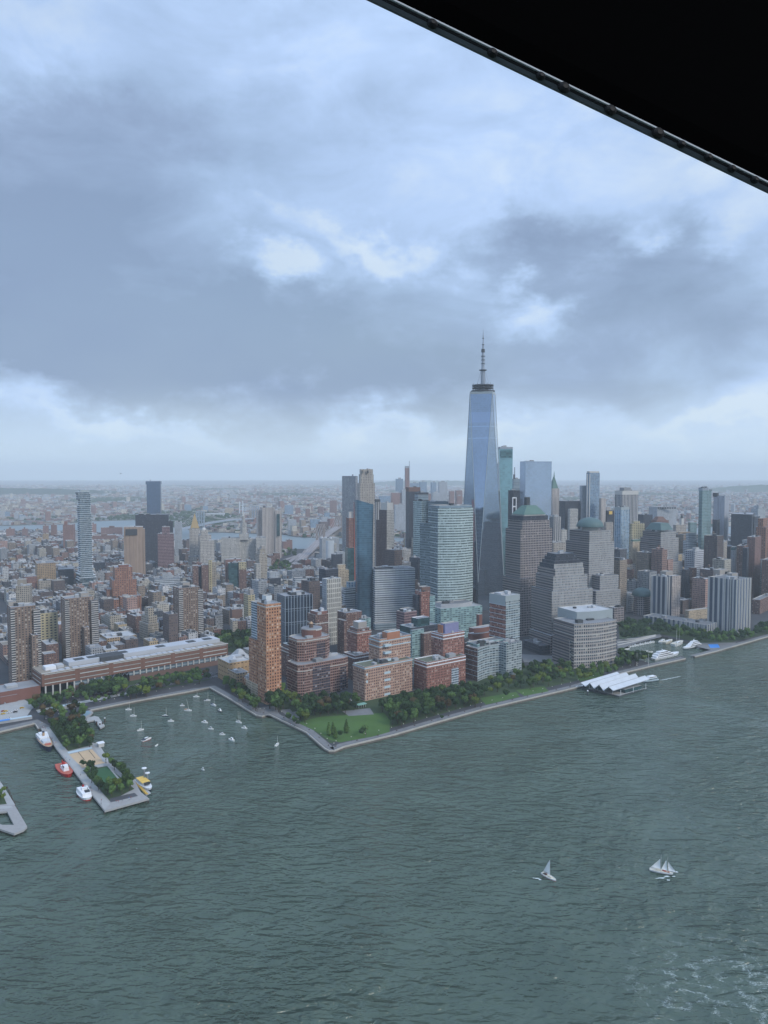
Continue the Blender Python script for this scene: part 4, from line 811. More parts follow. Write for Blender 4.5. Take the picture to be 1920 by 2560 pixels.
H('skyscraper', 'old beige skyscraper with a steep sea green spire roof', 'skyscraper', [('tower_shaft', 'ribbed_beige', 1379, 1381, 1398.5, 1221, 2000, dict(rot=.3, d=22)), ('spire_roof', 'copper', 1380, 1381.5, 1396.5, 1192, 2001.5, dict(rot=.3, d=18, z0=1222, shape='pyr', k=.14)), ('spire_needle', 'copper', 1384, 1385, 1389, 1177, 2010, dict(rot=.3, w=3, d=3, z0=1194, shape='pyr')), ('base', 'ribbed_beige', 1376, 1379, 1402, 1290, 1985, dict(rot=.3, d=30))], lm='sea green spire roof')
H('office_tower', 'dark charcoal stepped tower between the sea green spire and twin-ribbed slab', 'office tower', [('tower_shaft', 'dark_steel', 1410, 1413, 1450, 1253, 1900, dict(rot=.3, d=30)), ('lower_block', 'gothic', 1423, 1425, 1445, 1272, 1870, dict(rot=.3, d=10))])
H('setback_tower', 'narrow white ornate tower in front of the sea green spire building', 'tower', [('tower_shaft', 'rib_white', 1382, 1385, 1404, 1292, 1600, dict(rot=.3, d=20)), ('penthouse', 'mech', 1384, 1386, 1396, 1287, 1604, dict(rot=.3, d=8, z0=1294)), ('wing', 'gothic', 1400, 1402, 1418, 1325, 1620, dict(rot=.3, d=20)), ('wing', 'parkplace', 1381, 1384, 1415, 1357, 1585, dict(rot=.3, d=30))])
# pyramid, ziggurat, dome and hip roof towers of the office campus
H('office_tower', 'mauve granite tower under a truncated sea green pyramid roof', 'office tower',
  [('tower_shaft', 'granite', 1264, 1302, 1381, 1323, 1170, dict(side='granite_strip', rot=.50)), ('upper_tier', 'granite', 1270, 1306, 1374, 1302, 1176, dict(side='granite_strip', rot=.5, z0=1326)), ('dark_collar', 'dark_grid', 1274, 1308, 1370, 1290, 1180, dict(rot=.5, z0=1306)), ('roof_drum', 'stone_trim', 1281, 1311, 1364, 1286, 1186, dict(rot=.5, z0=1292)),
   ('pyramid_roof', 'copper', 1279, 1310, 1366, 1265, 1184, dict(rot=.5, z0=1287, shape='pyr', k=.42)), ('vent_tower', 'mech_dark', 1314, 1317, 1327, 1243, 1215, dict(rot=.5, z0=1268, w=7, d=7)), ('base', 'granite', 1256, 1301, 1389, 1447, 1160, dict(side='granite_strip', rot=.5))], lm='sea green pyramid tower')
H('office_tower', 'grey granite ziggurat tower stepping up in dark glass tiers', 'office tower',
  [('base', 'granite_pale', 1328, 1380, 1482, 1478, 1062, dict(side='granite_strip', rot=.42)), ('tower_shaft', 'granite_pale', 1339, 1383, 1469, 1441, 1070, dict(side='granite_strip', rot=.42, z0=1482)), ('shoulder', 'granite_pale', 1344, 1388, 1460, 1423, 1076, dict(side='granite_strip', rot=.42, z0=1444)),
   ('upper_tier', 'granite_pale', 1349, 1385, 1458, 1411, 1080, dict(rot=.42, z0=1426, side='dark_grid')), ('glass_tier', 'dark_grid', 1355, 1386, 1450, 1402, 1084, dict(rot=.42, z0=1414)), ('glass_tier', 'dark_grid', 1361, 1388, 1443, 1393, 1088, dict(rot=.42, z0=1404)), ('glass_tier', 'dark_grid', 1367, 1390, 1436, 1385, 1092, dict(rot=.42, z0=1395)),
   ('left_wing', 'granite', 1322, 1377, 1392, 1590, 1050, dict(rot=.42, side='granite_strip')), ('low_hall', 'dark_grid', 1308, 1352, 1380, 1615, 1045, dict(rot=.42, roof='roof_tar'))], lm='ziggurat tower')
H('office_tower', 'grey granite tower capped by a shallow sea green dome', 'office tower',
  [('tower_shaft', 'granite_pale', 1415, 1473, 1536, 1356, 1300, dict(side='granite_strip', rot=.50)), ('upper_tier', 'granite_pale', 1424, 1474, 1527, 1328, 1306, dict(side='granite_strip', rot=.5, z0=1358)), ('dome', 'copper_dull', 1442, 1475, 1509, 1295, 1311, dict(rot=.5, z0=1318, shape='dome', r=24)), ('drum', 'stone_trim', 1446, 1475, 1505, 1318, 1314, dict(rot=.5, shape='cyl', z0=1330)),
   ('right_block', 'granite_pale', 1478, 1500, 1547, 1440, 1285, dict(rot=.42, side='granite_strip')), ('base', 'granite_pale', 1440, 1490, 1552, 1478, 1270, dict(rot=.42, side='granite_strip')), ('base_wing', 'granite', 1520, 1536, 1561, 1520, 1240, dict(rot=.42))], lm='domed granite tower')
H('office_tower', 'grey granite tower topped by a flat sea green hip roof', 'office tower',
  [('tower_shaft', 'granite_pale', 1601, 1652, 1697, 1347, 1450, dict(side='granite_strip', rot=.55)), ('upper_tier', 'granite_pale', 1607, 1652, 1690, 1330, 1456, dict(side='granite_strip', rot=.55, z0=1350)), ('hip_roof', 'copper_dull', 1614, 1653, 1684, 1309, 1462, dict(rot=.55, z0=1326, shape='pyr', k=.62)), ('right_block', 'granite_pale', 1640, 1656, 1706, 1408, 1440, dict(rot=.55, side='granite_strip'))], lm='hip-roofed granite tower')
H('gatehouse', 'small round stone pavilion block with its own sea green dome roof', 'pavilion', [('drum_block', 'granite', 1578, 1600, 1632, 1493, 1335, dict(shape='oct', c=.28, rot=.5)), ('dome_roof', 'copper_dull', 1580, 1601, 1630, 1472, 1337, dict(rot=.5, z0=1491, shape='dome', r=18))], lm='small domed pavilion')
H('trading_building', 'bow-fronted tan granite block with white glass roof crown by the marina', 'office block',
  [('block', 'nymex', 1384, 1436, 1542, 1560, 'b1672', dict(side='granite_strip', bulge=6, rot=.42, ledge=(8.8, .7, .3, 'stone_trim'))), ('roof_crown', 'glass_cap', 1394, 1442, 1532, 1530, 1000, dict(rot=.42, bulge=5, z0=1562, roof='roof_white')), ('left_wing', 'nymex', 1381, 1424, 1440, 1600, 975, dict(rot=.42, side='granite_strip'))], lm='bow-fronted tan block')
H('office_tower', 'ornate tan tower with dark mansard between domed and hip-roofed granite towers', 'office tower', [('tower_shaft', 'parkplace', 1538, 1545, 1589, 1412, 1480, dict(rot=.35)), ('mansard_roof', 'brown_plain', 1538, 1545, 1583, 1400, 1483, dict(rot=.35, z0=1413, shape='pyr', k=.85))], lm='tan mansard tower')
H('office_tower', 'slender white and sky blue framed tower right of the domed granite tower', 'office tower', [('tower_shaft', 'rib_blue', 1537, 1553, 1574, 1275, 1750, dict(rot=.6)), ('crown', 'glass_cap', 1537, 1553, 1574, 1268, 1750, dict(rot=.6, z0=1276)), ('base', 'rib_blue', 1535, 1552, 1577, 1385, 1735, dict(rot=.6))], lm='slender sky blue tower')
H('office_tower', 'square tower with bold white vertical ribs behind the slender sky blue tower', 'office tower', [('tower_shaft', 'rib_white', 1537, 1556, 1596, 1237, 2000, dict(rot=.45)), ('crown', 'stone_trim', 1536.5, 1556, 1596.5, 1227, 1999, dict(rot=.45, z0=1237)), ('penthouse', 'mech', 1549, 1560, 1577, 1219, 2012, dict(rot=.45, z0=1228))], lm='white-ribbed square tower')
H('skyscraper', 'tall slim slab with twin pale ribs and an open crown', 'skyscraper', [('tower_shaft', 'far_glass', 1466, 1474, 1499.5, 1182, 1900, dict(rot=.4)), ('crown', 'stone_trim', 1467, 1474, 1498, 1178, 1902, dict(rot=.4, z0=1183)), ('rib', 'stone_trim', 1468, 1468.5, 1470.5, 1185, 1896, dict(w=2, d=2)), ('rib', 'stone_trim', 1474, 1474.3, 1477, 1185, 1895, dict(w=2.4, d=2)), ('left_wing', 'far_pale', 1451, 1454, 1467, 1214, 1915, dict(rot=.4))], lm='slim twin-ribbed slab')
H('office_tower', 'narrow beige tower right of the slim twin-ribbed slab', 'office tower', [('tower_shaft', 'ribbed_beige', 1500, 1503, 1515, 1246, 1880, dict(rot=.4)), ('base', 'parkplace', 1512, 1515, 1533, 1306, 1860, dict(rot=.4))])
H('office_tower', 'small black block with a yellow patch between beige and sky blue towers', 'office tower', [('tower_shaft', 'dark_grid', 1515, 1518, 1536, 1276, 1950, dict(rot=.4)), ('billboard', 'yellow_paint', 1523, 1523.3, 1531, 1278, 1946, dict(rot=.4, z0=1286, d=1.5))])
H('office_block', 'sand yellow block under the white-ribbed square tower', 'office block', [('block', 'yellow', 1575, 1580, 1612, 1309, 1700, dict(rot=.4)), ('upper_tier', 'yellow', 1582, 1585, 1600, 1303, 1710, dict(rot=.4, z0=1312))])
H('office_block', 'cream block with a mint green roof beneath the sand yellow block', 'office block', [('block', 'cream_trim', 1576, 1582, 1604, 1354, 1650, dict(rot=.4, roof='copper')), ('mint_roof', 'copper', 1577, 1583, 1603, 1349, 1652, dict(rot=.4, z0=1355))])
H('office_block', 'dark slate block left of the notched pale blue slab', 'office block', [('block', 'dark_steel', 1606, 1609, 1632, 1287, 2150, dict(rot=.3, d=30))])
H('office_tower', 'pale blue slab with a row of dark notches along its top', 'office tower', [('tower_shaft', 'far_pale', 1640, 1643, 1692, 1267, 2300, dict(rot=.3, d=40))] + [('notch', 'mech_dark', 1645 + i * 6, 1645.2 + i * 6, 1648.2 + i * 6, 1268, 2299, dict(rot=.3, d=4, z0=1272)) for i in range(8)], lm='notched pale blue slab')
H('office_block', 'maroon block with rounded roof peeking over the hip roof', 'office block', [('block', 'far_brick', 1637, 1641, 1672, 1301, 1850, dict(rot=.3, d=20)), ('rounded_roof', 'brown_plain', 1641, 1643, 1667, 1292, 1852, dict(rot=.3, d=20, z0=1301, shape='pyr', k=.5))])
H('setback_tower', 'tan building with a turret and spire right of the hip roof', 'tower', [('tower_shaft', 'parkplace', 1683, 1690, 1716, 1312, 1800, dict(rot=.35)), ('wing', 'tan', 1694, 1700, 1726, 1330, 1780, dict(rot=.35)), ('turret', 'stone_trim', 1703, 1704, 1712, 1296, 1812, dict(rot=.35, z0=1314, w=8, d=8)), ('spire', 'mech_dark', 1703, 1704.5, 1711, 1283, 1813, dict(rot=.35, z0=1297, w=5, d=5, shape='pyr'))])
H('office_block', 'teal banded glass block right of the turreted tan building', 'office block', [('block', 'curve_green', 1722, 1726, 1742, 1306, 1850, dict(rot=.35))])
H('office_block', 'bright white grid-fronted office block below the curved green tower', 'office block', [('block', 'white_grid', 1712, 1737, 1764, 1377, 1500, dict(rot=.65)), ('penthouse', 'mech', 1733, 1740, 1748, 1369, 1512, dict(rot=.65, z0=1379, d=8))], lm='white grid-fronted block')
H('office_block', 'white terraced slab behind the white grid-fronted block', 'office block', [('block', 'white_bands', 1717, 1722, 1741, 1333, 1640, dict(rot=.4)), ('lower_terrace', 'white_bands', 1714, 1720, 1742, 1352, 1625, dict(rot=.4, d=14))])
H('skyscraper', 'rounded green glass tower with a ragged crown near the right edge', 'skyscraper', [('tower_shaft', 'curve_green', 1741, 1763, 1786, 1226, 1600, dict(shape='oct', c=.3, rot=.65)), ('crown', 'steel', 1743, 1760, 1774, 1219, 1606, dict(shape='oct', rot=.65, z0=1228))], lm='rounded green glass tower')
H('office_tower', 'smooth grey slab tower behind the rounded green glass tower', 'office tower', [('tower_shaft', 'pale_rib', 1784, 1812, 1823, 1240, 1900, dict(rot=.9)), ('penthouse', 'mech_dark', 1786, 1792, 1797, 1232, 1910, dict(rot=.9, z0=1242, d=10)), ('lower_block', 'dark_steel', 1786, 1792, 1800, 1299, 1860, dict(rot=.9, d=10))], lm='smooth grey slab tower')
H('office_tower', 'square black tower between the grey slab and the right-hand brick towers', 'office tower', [('tower_shaft', 'dark_steel', 1828, 1880, 1887, 1286, 1800, dict(rot=1.05)), ('wing', 'dark_grid', 1872, 1886, 1900, 1292, 1850, dict(rot=.8))], lm='square black tower')
H('office_tower', 'small pale banded tower behind the square black tower', 'office tower', [('tower_shaft', 'white_bands', 1877, 1895, 1914, 1272, 2200, dict(rot=.7)), ('penthouse', 'far_pale', 1884, 1897, 1906, 1264, 2210, dict(rot=.7, z0=1273))])
H('office_block', 'brown stone block right of the foot of the rounded green glass tower', 'office block', [('block', 'parkplace', 1783, 1810, 1818, 1355, 1560, dict(rot=1.0)), ('wing', 'dark_grid', 1815, 1826, 1832, 1366, 1600, dict(rot=1.0))])
H('apartment_tower', 'slim grey tower with mint cap in front of the square black tower', 'apartment tower', [('tower_shaft', 'far_pale', 1828, 1838, 1842, 1376, 1500, dict(rot=1.0)), ('crown', 'copper_dull', 1828, 1838, 1842, 1368, 1501, dict(rot=1.0, z0=1377))])
H('apartment_tower', 'maroon brick tower with a black corner right of the mint-capped tower', 'apartment tower', [('tower_shaft', 'brown_brick', 1842, 1860, 1874, 1365, 1450, dict(rot=.9)), ('dark_corner', 'dark_grid', 1858, 1868, 1873, 1370, 1440, dict(rot=.9)), ('wing', 'far_brick', 1868, 1888, 1903, 1343, 1470, dict(rot=.85))], lm='maroon brick tower')
H('apartment_tower', 'rust brick stepped tower cut by the right edge', 'apartment tower', [('tower_shaft', 'orange_brick', 1890, 1915, 1940, 1318, 1560, dict(rot=.85)), ('upper_tier', 'orange_brick', 1895, 1908, 1920, 1296, 1570, dict(rot=.85, z0=1320)), ('wing', 'brown_brick', 1905, 1925, 1960, 1400, 1420, dict(rot=.85)), ('low_wing', 'brown_brick', 1880, 1900, 1960, 1500, 1350, dict(rot=.85))], lm='rust brick tower')
H('apartment_tower', 'striped grey and white riverside tower with a pink end, left of the marina pair', 'apartment tower', [('tower_shaft', 'gateway', 1629, 1668, 1680, 1443, 1300, dict(side='gateway', rot=.75, ribs=(8.4, 1.4, .9, 'stone_trim'))), ('pink_end', 'gateway_pink', 1668, 1680, 1702, 1440, 1306, dict(rot=.42, side='gateway')), ('penthouse', 'penthouse', 1655, 1665, 1682, 1429, 1318, dict(rot=.6, z0=1445, d=12))], group='striped riverside apartment towers', lm='smaller striped riverside tower')
H('apartment_tower', 'broad striped grey and white riverside tower right of the marina', 'apartment tower', [('tower_shaft', 'gateway', 1772, 1842, 1877, 1450, 'b1585', dict(rot=.62, ribs=(8.4, 1.4, .9, 'stone_trim'))), ('upper_tier', 'gateway', 1772, 1810, 1846, 1438, 1250, dict(rot=.62, z0=1455, d=16)), ('penthouse', 'penthouse', 1785, 1800, 1820, 1425, 1262, dict(rot=.62, z0=1440, d=12)), ('penthouse', 'penthouse', 1822, 1830, 1844, 1434, 1255, dict(rot=.62, z0=1448, d=10))], group='striped riverside apartment towers', lm='broad striped riverside tower')
H('apartment_block', 'long low striped block joining the two striped riverside towers', 'apartment block', [('block', 'lowgate', 1672, 1768, 1791, 1563, 'b1586', dict(rot=.72, d=110, ribs=(8, 1.2, .7, 'stone_trim'))), ('penthouse', 'white_paint', 1744, 1750, 1764, 1552, 1225, dict(rot=.72, z0=1562, d=8))])
H('apartment_tower', 'plain brown brick tower between the two striped riverside towers', 'apartment tower', [('tower_shaft', 'far_brick', 1735, 1755, 1773, 1454, 1400, dict(rot=.7)), ('low_wing', 'brown_brick', 1712, 1730, 1750, 1500, 1380, dict(rot=.7))])
H('apartment_block', 'dark glass and brown pair left of the plain brown brick tower', 'apartment block', [('block', 'dark_grid', 1706, 1714, 1724, 1424, 1440, dict(rot=.6)), ('wing', 'brown_brick', 1722, 1732, 1742, 1420, 1445, dict(rot=.6))])
H('apartment_block', 'low cream hall between the striped riverside towers', 'apartment block', [('block', 'cream_trim', 1712, 1722, 1775, 1527, 1290, dict(rot=.5, roof='roof_grey'))])
# ------------------------------------------------ waterfront row
H('school_building', 'tan brick school block with pale pitched roofs at the cove corner', 'school building',
  [('block', 'school', 552, 573, 628, 1658, 'b1710', dict(d=34, roof='roof_white')), ('tent_roof', 'roof_white', 566, 578, 618, 1645, 912, dict(z0=1656, d=20, shape='pyr', k=.45)), ('rear_roof', 'roof_white', 568, 592, 626, 1630, 940, dict(z0=1650, d=24, shape='pyr', k=.25)), ('rear_block', 'school', 566, 585, 638, 1652, 930, dict(d=30)),
   ('entry_block', 'tan', 572, 592, 622, 1684, 'b1722', dict(d=26)), ('stair_drum', 'penthouse', 585, 592, 606, 1690, 'b1716', dict(shape='cyl', w=14, d=14))], lm='tan school block')
H('apartment_tower', 'tall orange brick tower with a sliver of glass bays beside the cove', 'apartment tower',
  [('tower_shaft', 'ritz', 634, 665, 702, 1511, 'b1762', dict(d=22, trim=[1518])), ('glass_bay', 'glass_balc', 643, 645, 664, 1508, 852, dict(d=18, z0=1600)), ('rear_shaft', 'ritz', 636, 641, 665, 1600, 850, dict(d=20)), ('penthouse', 'slab_white', 662, 665, 680, 1490, 850, dict(d=10, z0=1512)), ('penthouse', 'penthouse', 650, 652, 664, 1504, 855, dict(d=8, z0=1512)),
   ('low_wing', 'cream_trim', 596, 652, 670, 1716, 838, dict(d=40, z0=1775)), ('middle_wing', 'ritz', 590, 625, 655, 1700, 868, dict(d=30)), ('glass_pyramid', 'tent', 622, 625, 636, 1675, 880, dict(z0=1700, w=7, d=7, shape='pyr')), ('roof_terrace', 'roof_tan', 597, 622, 648, 1702, 878, dict(d=25))], lm='orange brick tower')
H('office_tower', 'navy glass office tower gridded with silver fins behind the orange brick tower', 'office tower', [('tower_shaft', 'dark_fins', 698, 713, 781, 1491, 1075, dict(d=34, rot=.5, cap='steel', ribs=(4.4, .5, .5, 'fin_metal'), ledge=(20, .5, .2, 'fin_metal'))), ('penthouse', 'mech_dark', 720, 728, 762, 1481, 1090, dict(rot=.5, d=16, z0=1494))], lm='navy finned office tower')
H('apartment_tower', 'maroon brick tower with pale cornices and rounded corner facing the street mouth', 'apartment tower',
  [('tower_shaft', 'round_brick', 737, 748, 829, 1600, 854, dict(shape='oct', c=.16, trim=[1605], d=30, ledge=(6.4, .35, .5, 'pale_brick'))), ('podium', 'round_brick', 727, 747, 873, 1664, 'b1748', dict(shape='oct', c=.10, trim=[1680], d=30, units=7, ledge=(6.4, .4, .55, 'pale_brick'))), ('rear_wing', 'round_brick', 729, 746, 790, 1650, 872, dict(d=30)), ('balcony_bay', 'dark_bay', 791, 791.5, 814, 1607, FD(748, 854, 791.5, 1607, .7), dict(d=3, z0=1662, ledge=(3.2, .35, .5, 'pale_brick'), units=0)), ('balcony_bay', 'dark_bay', 781, 781.5, 826, 1668, FD(747, 'b1748', 781.5, 1668, .8), dict(d=3, ledge=(3.2, .35, .5, 'pale_brick'), units=0)), ('balcony_bay', 'dark_bay', 850, 850.5, 866, 1668, FD(747, 'b1748', 850.5, 1668, .8), dict(d=3, ledge=(3.2, .35, .5, 'pale_brick'), units=0)), ('roof_drum', 'red_brick_plain', 755, 770, 800, 1578, 866, dict(shape='cyl', z0=1602, w=24, d=24)), ('drum_ring', 'stone_trim', 755, 770, 800, 1576, 866, dict(shape='cyl', z0=1580, w=25, d=25)),
   ('water_tank', 'tank_wood', 770, 776, 785, 1560, 880, dict(shape='cyl', z0=1580, w=5, d=5)), ('tank_roof', 'tan_deck', 770, 776, 785, 1554, 880, dict(shape='pyr', z0=1560, w=5, d=5)), ('satellite_dish', 'white_paint', 754, 755, 760, 1597, 872, dict(z0=1601, w=2, d=2, shape='dome', r=1.6)), ('satellite_dish', 'white_paint', 773, 774, 778, 1597, 876, dict(z0=1601, w=2, d=2, shape='dome', r=1.6)), ('roof_garden', 'leaf_mid', 832, 835, 868, 1657, 872, dict(z0=1664, d=8, shape='garden', n=8))], lm='rounded maroon brick tower')
H('apartment_block', 'low maroon wing with pale parapets left of the rounded maroon tower', 'apartment block', [('block', 'brown_brick', 715, 722, 744, 1625, 925, dict(d=24, cap='stone_trim', trim=[1632])), ('upper_tier', 'brown_brick', 716, 722, 743, 1613, 935, dict(d=16, z0=1628, cap='sky_trim'))])
H('apartment_tower', 'dark red brick tower behind the rounded maroon tower', 'apartment tower', [('tower_shaft', 'brown_brick', 781, 789, 821, 1538, 1010, dict(d=22, trim=[1560])), ('upper_tier', 'red_brick_plain', 786, 792, 819, 1530, 1016, dict(d=18, z0=1540, cap='white_paint'))])
H('apartment_tower', 'plain maroon tower with glass corner left behind the white-capped slim tower', 'apartment tower', [('tower_shaft', 'brown_brick', 857, 866, 905, 1533, 1040, dict(d=24, cap='white_paint')), ('glass_corner', 'green_glass', 905, 907, 927, 1547, 1045, dict(d=18)), ('left_wing', 'brown_brick', 857, 860, 868, 1552, 1030, dict(d=18))], lm='plain maroon tower')
H('apartment_tower', 'slim red brick tower with white stepped cap between the two pale brick blocks', 'apartment tower',
  [('tower_shaft', 'red_brick', 878, 893, 928, 1580, 925, dict(d=22, trim=[1584])), ('lower_wing', 'brown_brick', 873, 887, 928, 1640, 'b1704', dict(d=26, cap='white_paint', trim=[1646])), ('upper_tier', 'brown_brick', 882, 894, 924, 1572, 930, dict(d=18, z0=1582, cap='white_paint')), ('penthouse', 'penthouse', 888, 896, 917, 1556, 934, dict(d=12, z0=1575, cap='white_paint', roof='roof_white'))], lm='white-capped slim tower')
H('apartment_tower', 'peach brick block with pale blue corner bays, front of the riverside row', 'apartment tower',
  [('podium', 'pink_brick', 905, 912, 1031, 1668, 'b1753', dict(d=24, trim=[1672], cap='sky_trim', roof='roof_garden', units=6)), ('tower_shaft', 'pink_brick', 946, 949, 1027, 1598, 858, dict(d=22, trim=[1604, 1618], cap='sky_trim', roof='roof_tar')), ('penthouse', 'orange_pent', 965, 968, 1000, 1582, 864, dict(d=10, z0=1600)), ('penthouse', 'sky_trim', 968, 970, 1000, 1579, 868, dict(d=8, z0=1584)),
   *[('bay_window', 'sky_trim', 962, 963, 979, y_, 857.2 if y_ < 1660 else 845.5 + 5, dict(d=5, z0=y_ + 6, units=0)) for y_ in (1612, 1630, 1648)], *[('bay_window', 'sky_trim', 960, 961, 977, y_, FD(912, 'b1753', 961, y_, .6), dict(d=2, z0=y_ + 6, units=0)) for y_ in (1680, 1698, 1716, 1734)], *[('bay_window', 'sky_trim', 914, 915, 921, y_, FD(912, 'b1753', 915, y_, .6), dict(d=2, z0=y_ + 6, units=0)) for y_ in (1684, 1702, 1720, 1738)], *[('bay_window', 'sky_trim', 1018, 1019, 1026, y_, FD(912, 'b1753', 1019, y_, .6), dict(d=2, z0=y_ + 6, units=0)) for y_ in (1676, 1694, 1712, 1730)], ('roof_garden', 'leaf_mid', 910, 916, 945, 1660, 850, dict(z0=1667, d=10, shape='garden', n=8))], lm='peach brick block')
H('apartment_tower', 'blue-green glazed tower with navy penthouse between the peach and the white-corniced blocks', 'apartment tower', [('tower_shaft', 'dark_grid', 1019, 1029, 1094, 1570, 985, dict(d=26, cap='sky_trim', side='teal_glass')), ('glass_face', 'green_glass', 1024, 1030, 1060, 1576, 980, dict(d=4)), ('brick_face', 'brown_brick', 1058, 1060, 1090, 1585, 983, dict(d=8)), ('penthouse', 'teal_glass', 1039, 1044, 1074, 1547, 995, dict(d=14, z0=1572, cap='white_paint'))], lm='navy penthouse tower')
H('apartment_tower', 'red brick block with white cornices and a purple penthouse, front of the riverside row', 'apartment tower',
  [('podium', 'red_brick', 1055, 1067, 1164, 1656, 'b1730', dict(d=24, trim=[1660, 1668], cap='white_paint', roof='roof_garden', units=6)), ('tower_shaft', 'red_brick', 1094, 1108, 1161, 1586, 895, dict(d=22, trim=[1590, 1598], cap='white_paint')), ('penthouse', 'orange_pent', 1100, 1106, 1114, 1563, 905, dict(d=9, z0=1588)), ('penthouse', 'purple_pent', 1110, 1113, 1147, 1560, 903, dict(d=9, z0=1586)),
   ('glass_bay', 'glass_balc', 1128, 1129, 1147, 1672, FD(1067, 'b1730', 1129, 1672, .8), dict(d=4, ledge=(3.1, .3, .5, 'sky_trim'), units=0)), ('corner_bay', 'sky_trim', 1066, 1067, 1072, 1665, 874, dict(w=2.2, d=2)), ('roof_garden', 'leaf_mid', 1070, 1074, 1098, 1640, 888, dict(z0=1655, d=9, shape='garden', n=8))], lm='white-corniced red brick block')
H('apartment_tower', 'slim brick and glass tower under the horizontally striped slab', 'apartment tower', [('tower_shaft', 'red_brick', 1050, 1053, 1075, 1480, 1065, dict(d=20, rot=.42)), ('glass_side', 'green_glass', 1073, 1075, 1088, 1490, 1070, dict(d=18, rot=.42)), ('grey_side', 'dark_grid', 1040, 1042, 1052, 1488, 1068, dict(d=14, rot=.42)), ('upper_tier', 'brown_plain', 1052, 1055, 1076, 1468, 1072, dict(d=12, rot=.42, z0=1482))], lm='slim brick and glass tower')
H('office_block', 'dusky brown gridded block in front of the horizontally striped slab', 'office block', [('block', 'purple_bands', 991, 1011, 1042, 1531, 1040, dict(roof='roof_tar', units=6)), ('penthouse', 'mech_dark', 1000, 1010, 1036, 1524, 1050, dict(z0=1534, d=12))])
H('apartment_tower', 'glass corner tower with brick flank and pale glass crown by the ball fields', 'apartment tower',
  [('tower_shaft', 'curved_glass', 1233, 1265, 1300, 1504, 955, dict(side='red_brick', d=30, ledge=(6.2, .5, .35, 'sky_trim'))), ('crown', 'glass_cap', 1232, 1264, 1300, 1490, 955.5, dict(z0=1515, d=30, roof='roof_white')), ('lower_front', 'curved_glass', 1264, 1266, 1305, 1610, 930, dict(d=20)), ('glass_seam', 'green_glass', 1262, 1263, 1270, 1606, 935, dict(d=5))], lm='glass corner tower')
H('apartment_block', 'concave grey-green glass block adjoining the glass corner tower', 'apartment block', [('block', 'curved_glass', 1184, 1194, 1268, 1622, 'b1704', dict(side='brown_brick', bulge=-6, d=22, units=5, ledge=(6.2, .45, .3, 'sky_trim'))), ('crown', 'green_glass', 1184, 1194, 1268, 1611, 922, dict(bulge=-6, d=20, z0=1623))], lm='concave glass block')
H('apartment_block', 'low round-fronted maroon building left of the glass corner tower', 'apartment block', [('block', 'red_brick_plain', 1170, 1180, 1234, 1585, 1010, dict(bulge=6, cap='white_paint', roof='roof_grey', units=4)), ('upper_tier', 'red_brick_plain', 1172, 1182, 1232, 1571, 1022, dict(bulge=5, z0=1588, cap='stone_trim', units=4)), ('lower_block', 'brown_brick', 1162, 1168, 1192, 1608, 960, dict(d=20)), ('wall_fin', 'red_brick_plain', 1197, 1198, 1206, 1537, 1060, dict(d=6))])
H('apartment_block', 'butter yellow loft tower with square dark windows left behind the orange brick tower', 'apartment block', [('block', 'yellow', 609, 621, 637, 1487, 1230, dict(rot=.6)), ('upper_tier', 'penthouse', 622, 625, 634, 1474, 1240, dict(rot=.6, z0=1490, d=8))], lm='butter yellow loft tower')
H('apartment_block', 'white grid-windowed block below the butter yellow loft tower', 'apartment block', [('block', 'white_grid', 613, 619, 642, 1547, 1165, dict(rot=.4, roof='roof_tar'))])
H('loft_building', 'beige and maroon loft pair on the edge of the tree-filled park', 'loft building', [('block', 'beige_grid', 575, 582, 594, 1552, 1150, dict(rot=.4)), ('wing', 'brown_brick', 592, 594, 615, 1553, 1155, dict(rot=.4, d=20)), ('rear_block', 'brown_plain', 575, 580, 606, 1524, 1200, dict(rot=.4, d=20))])
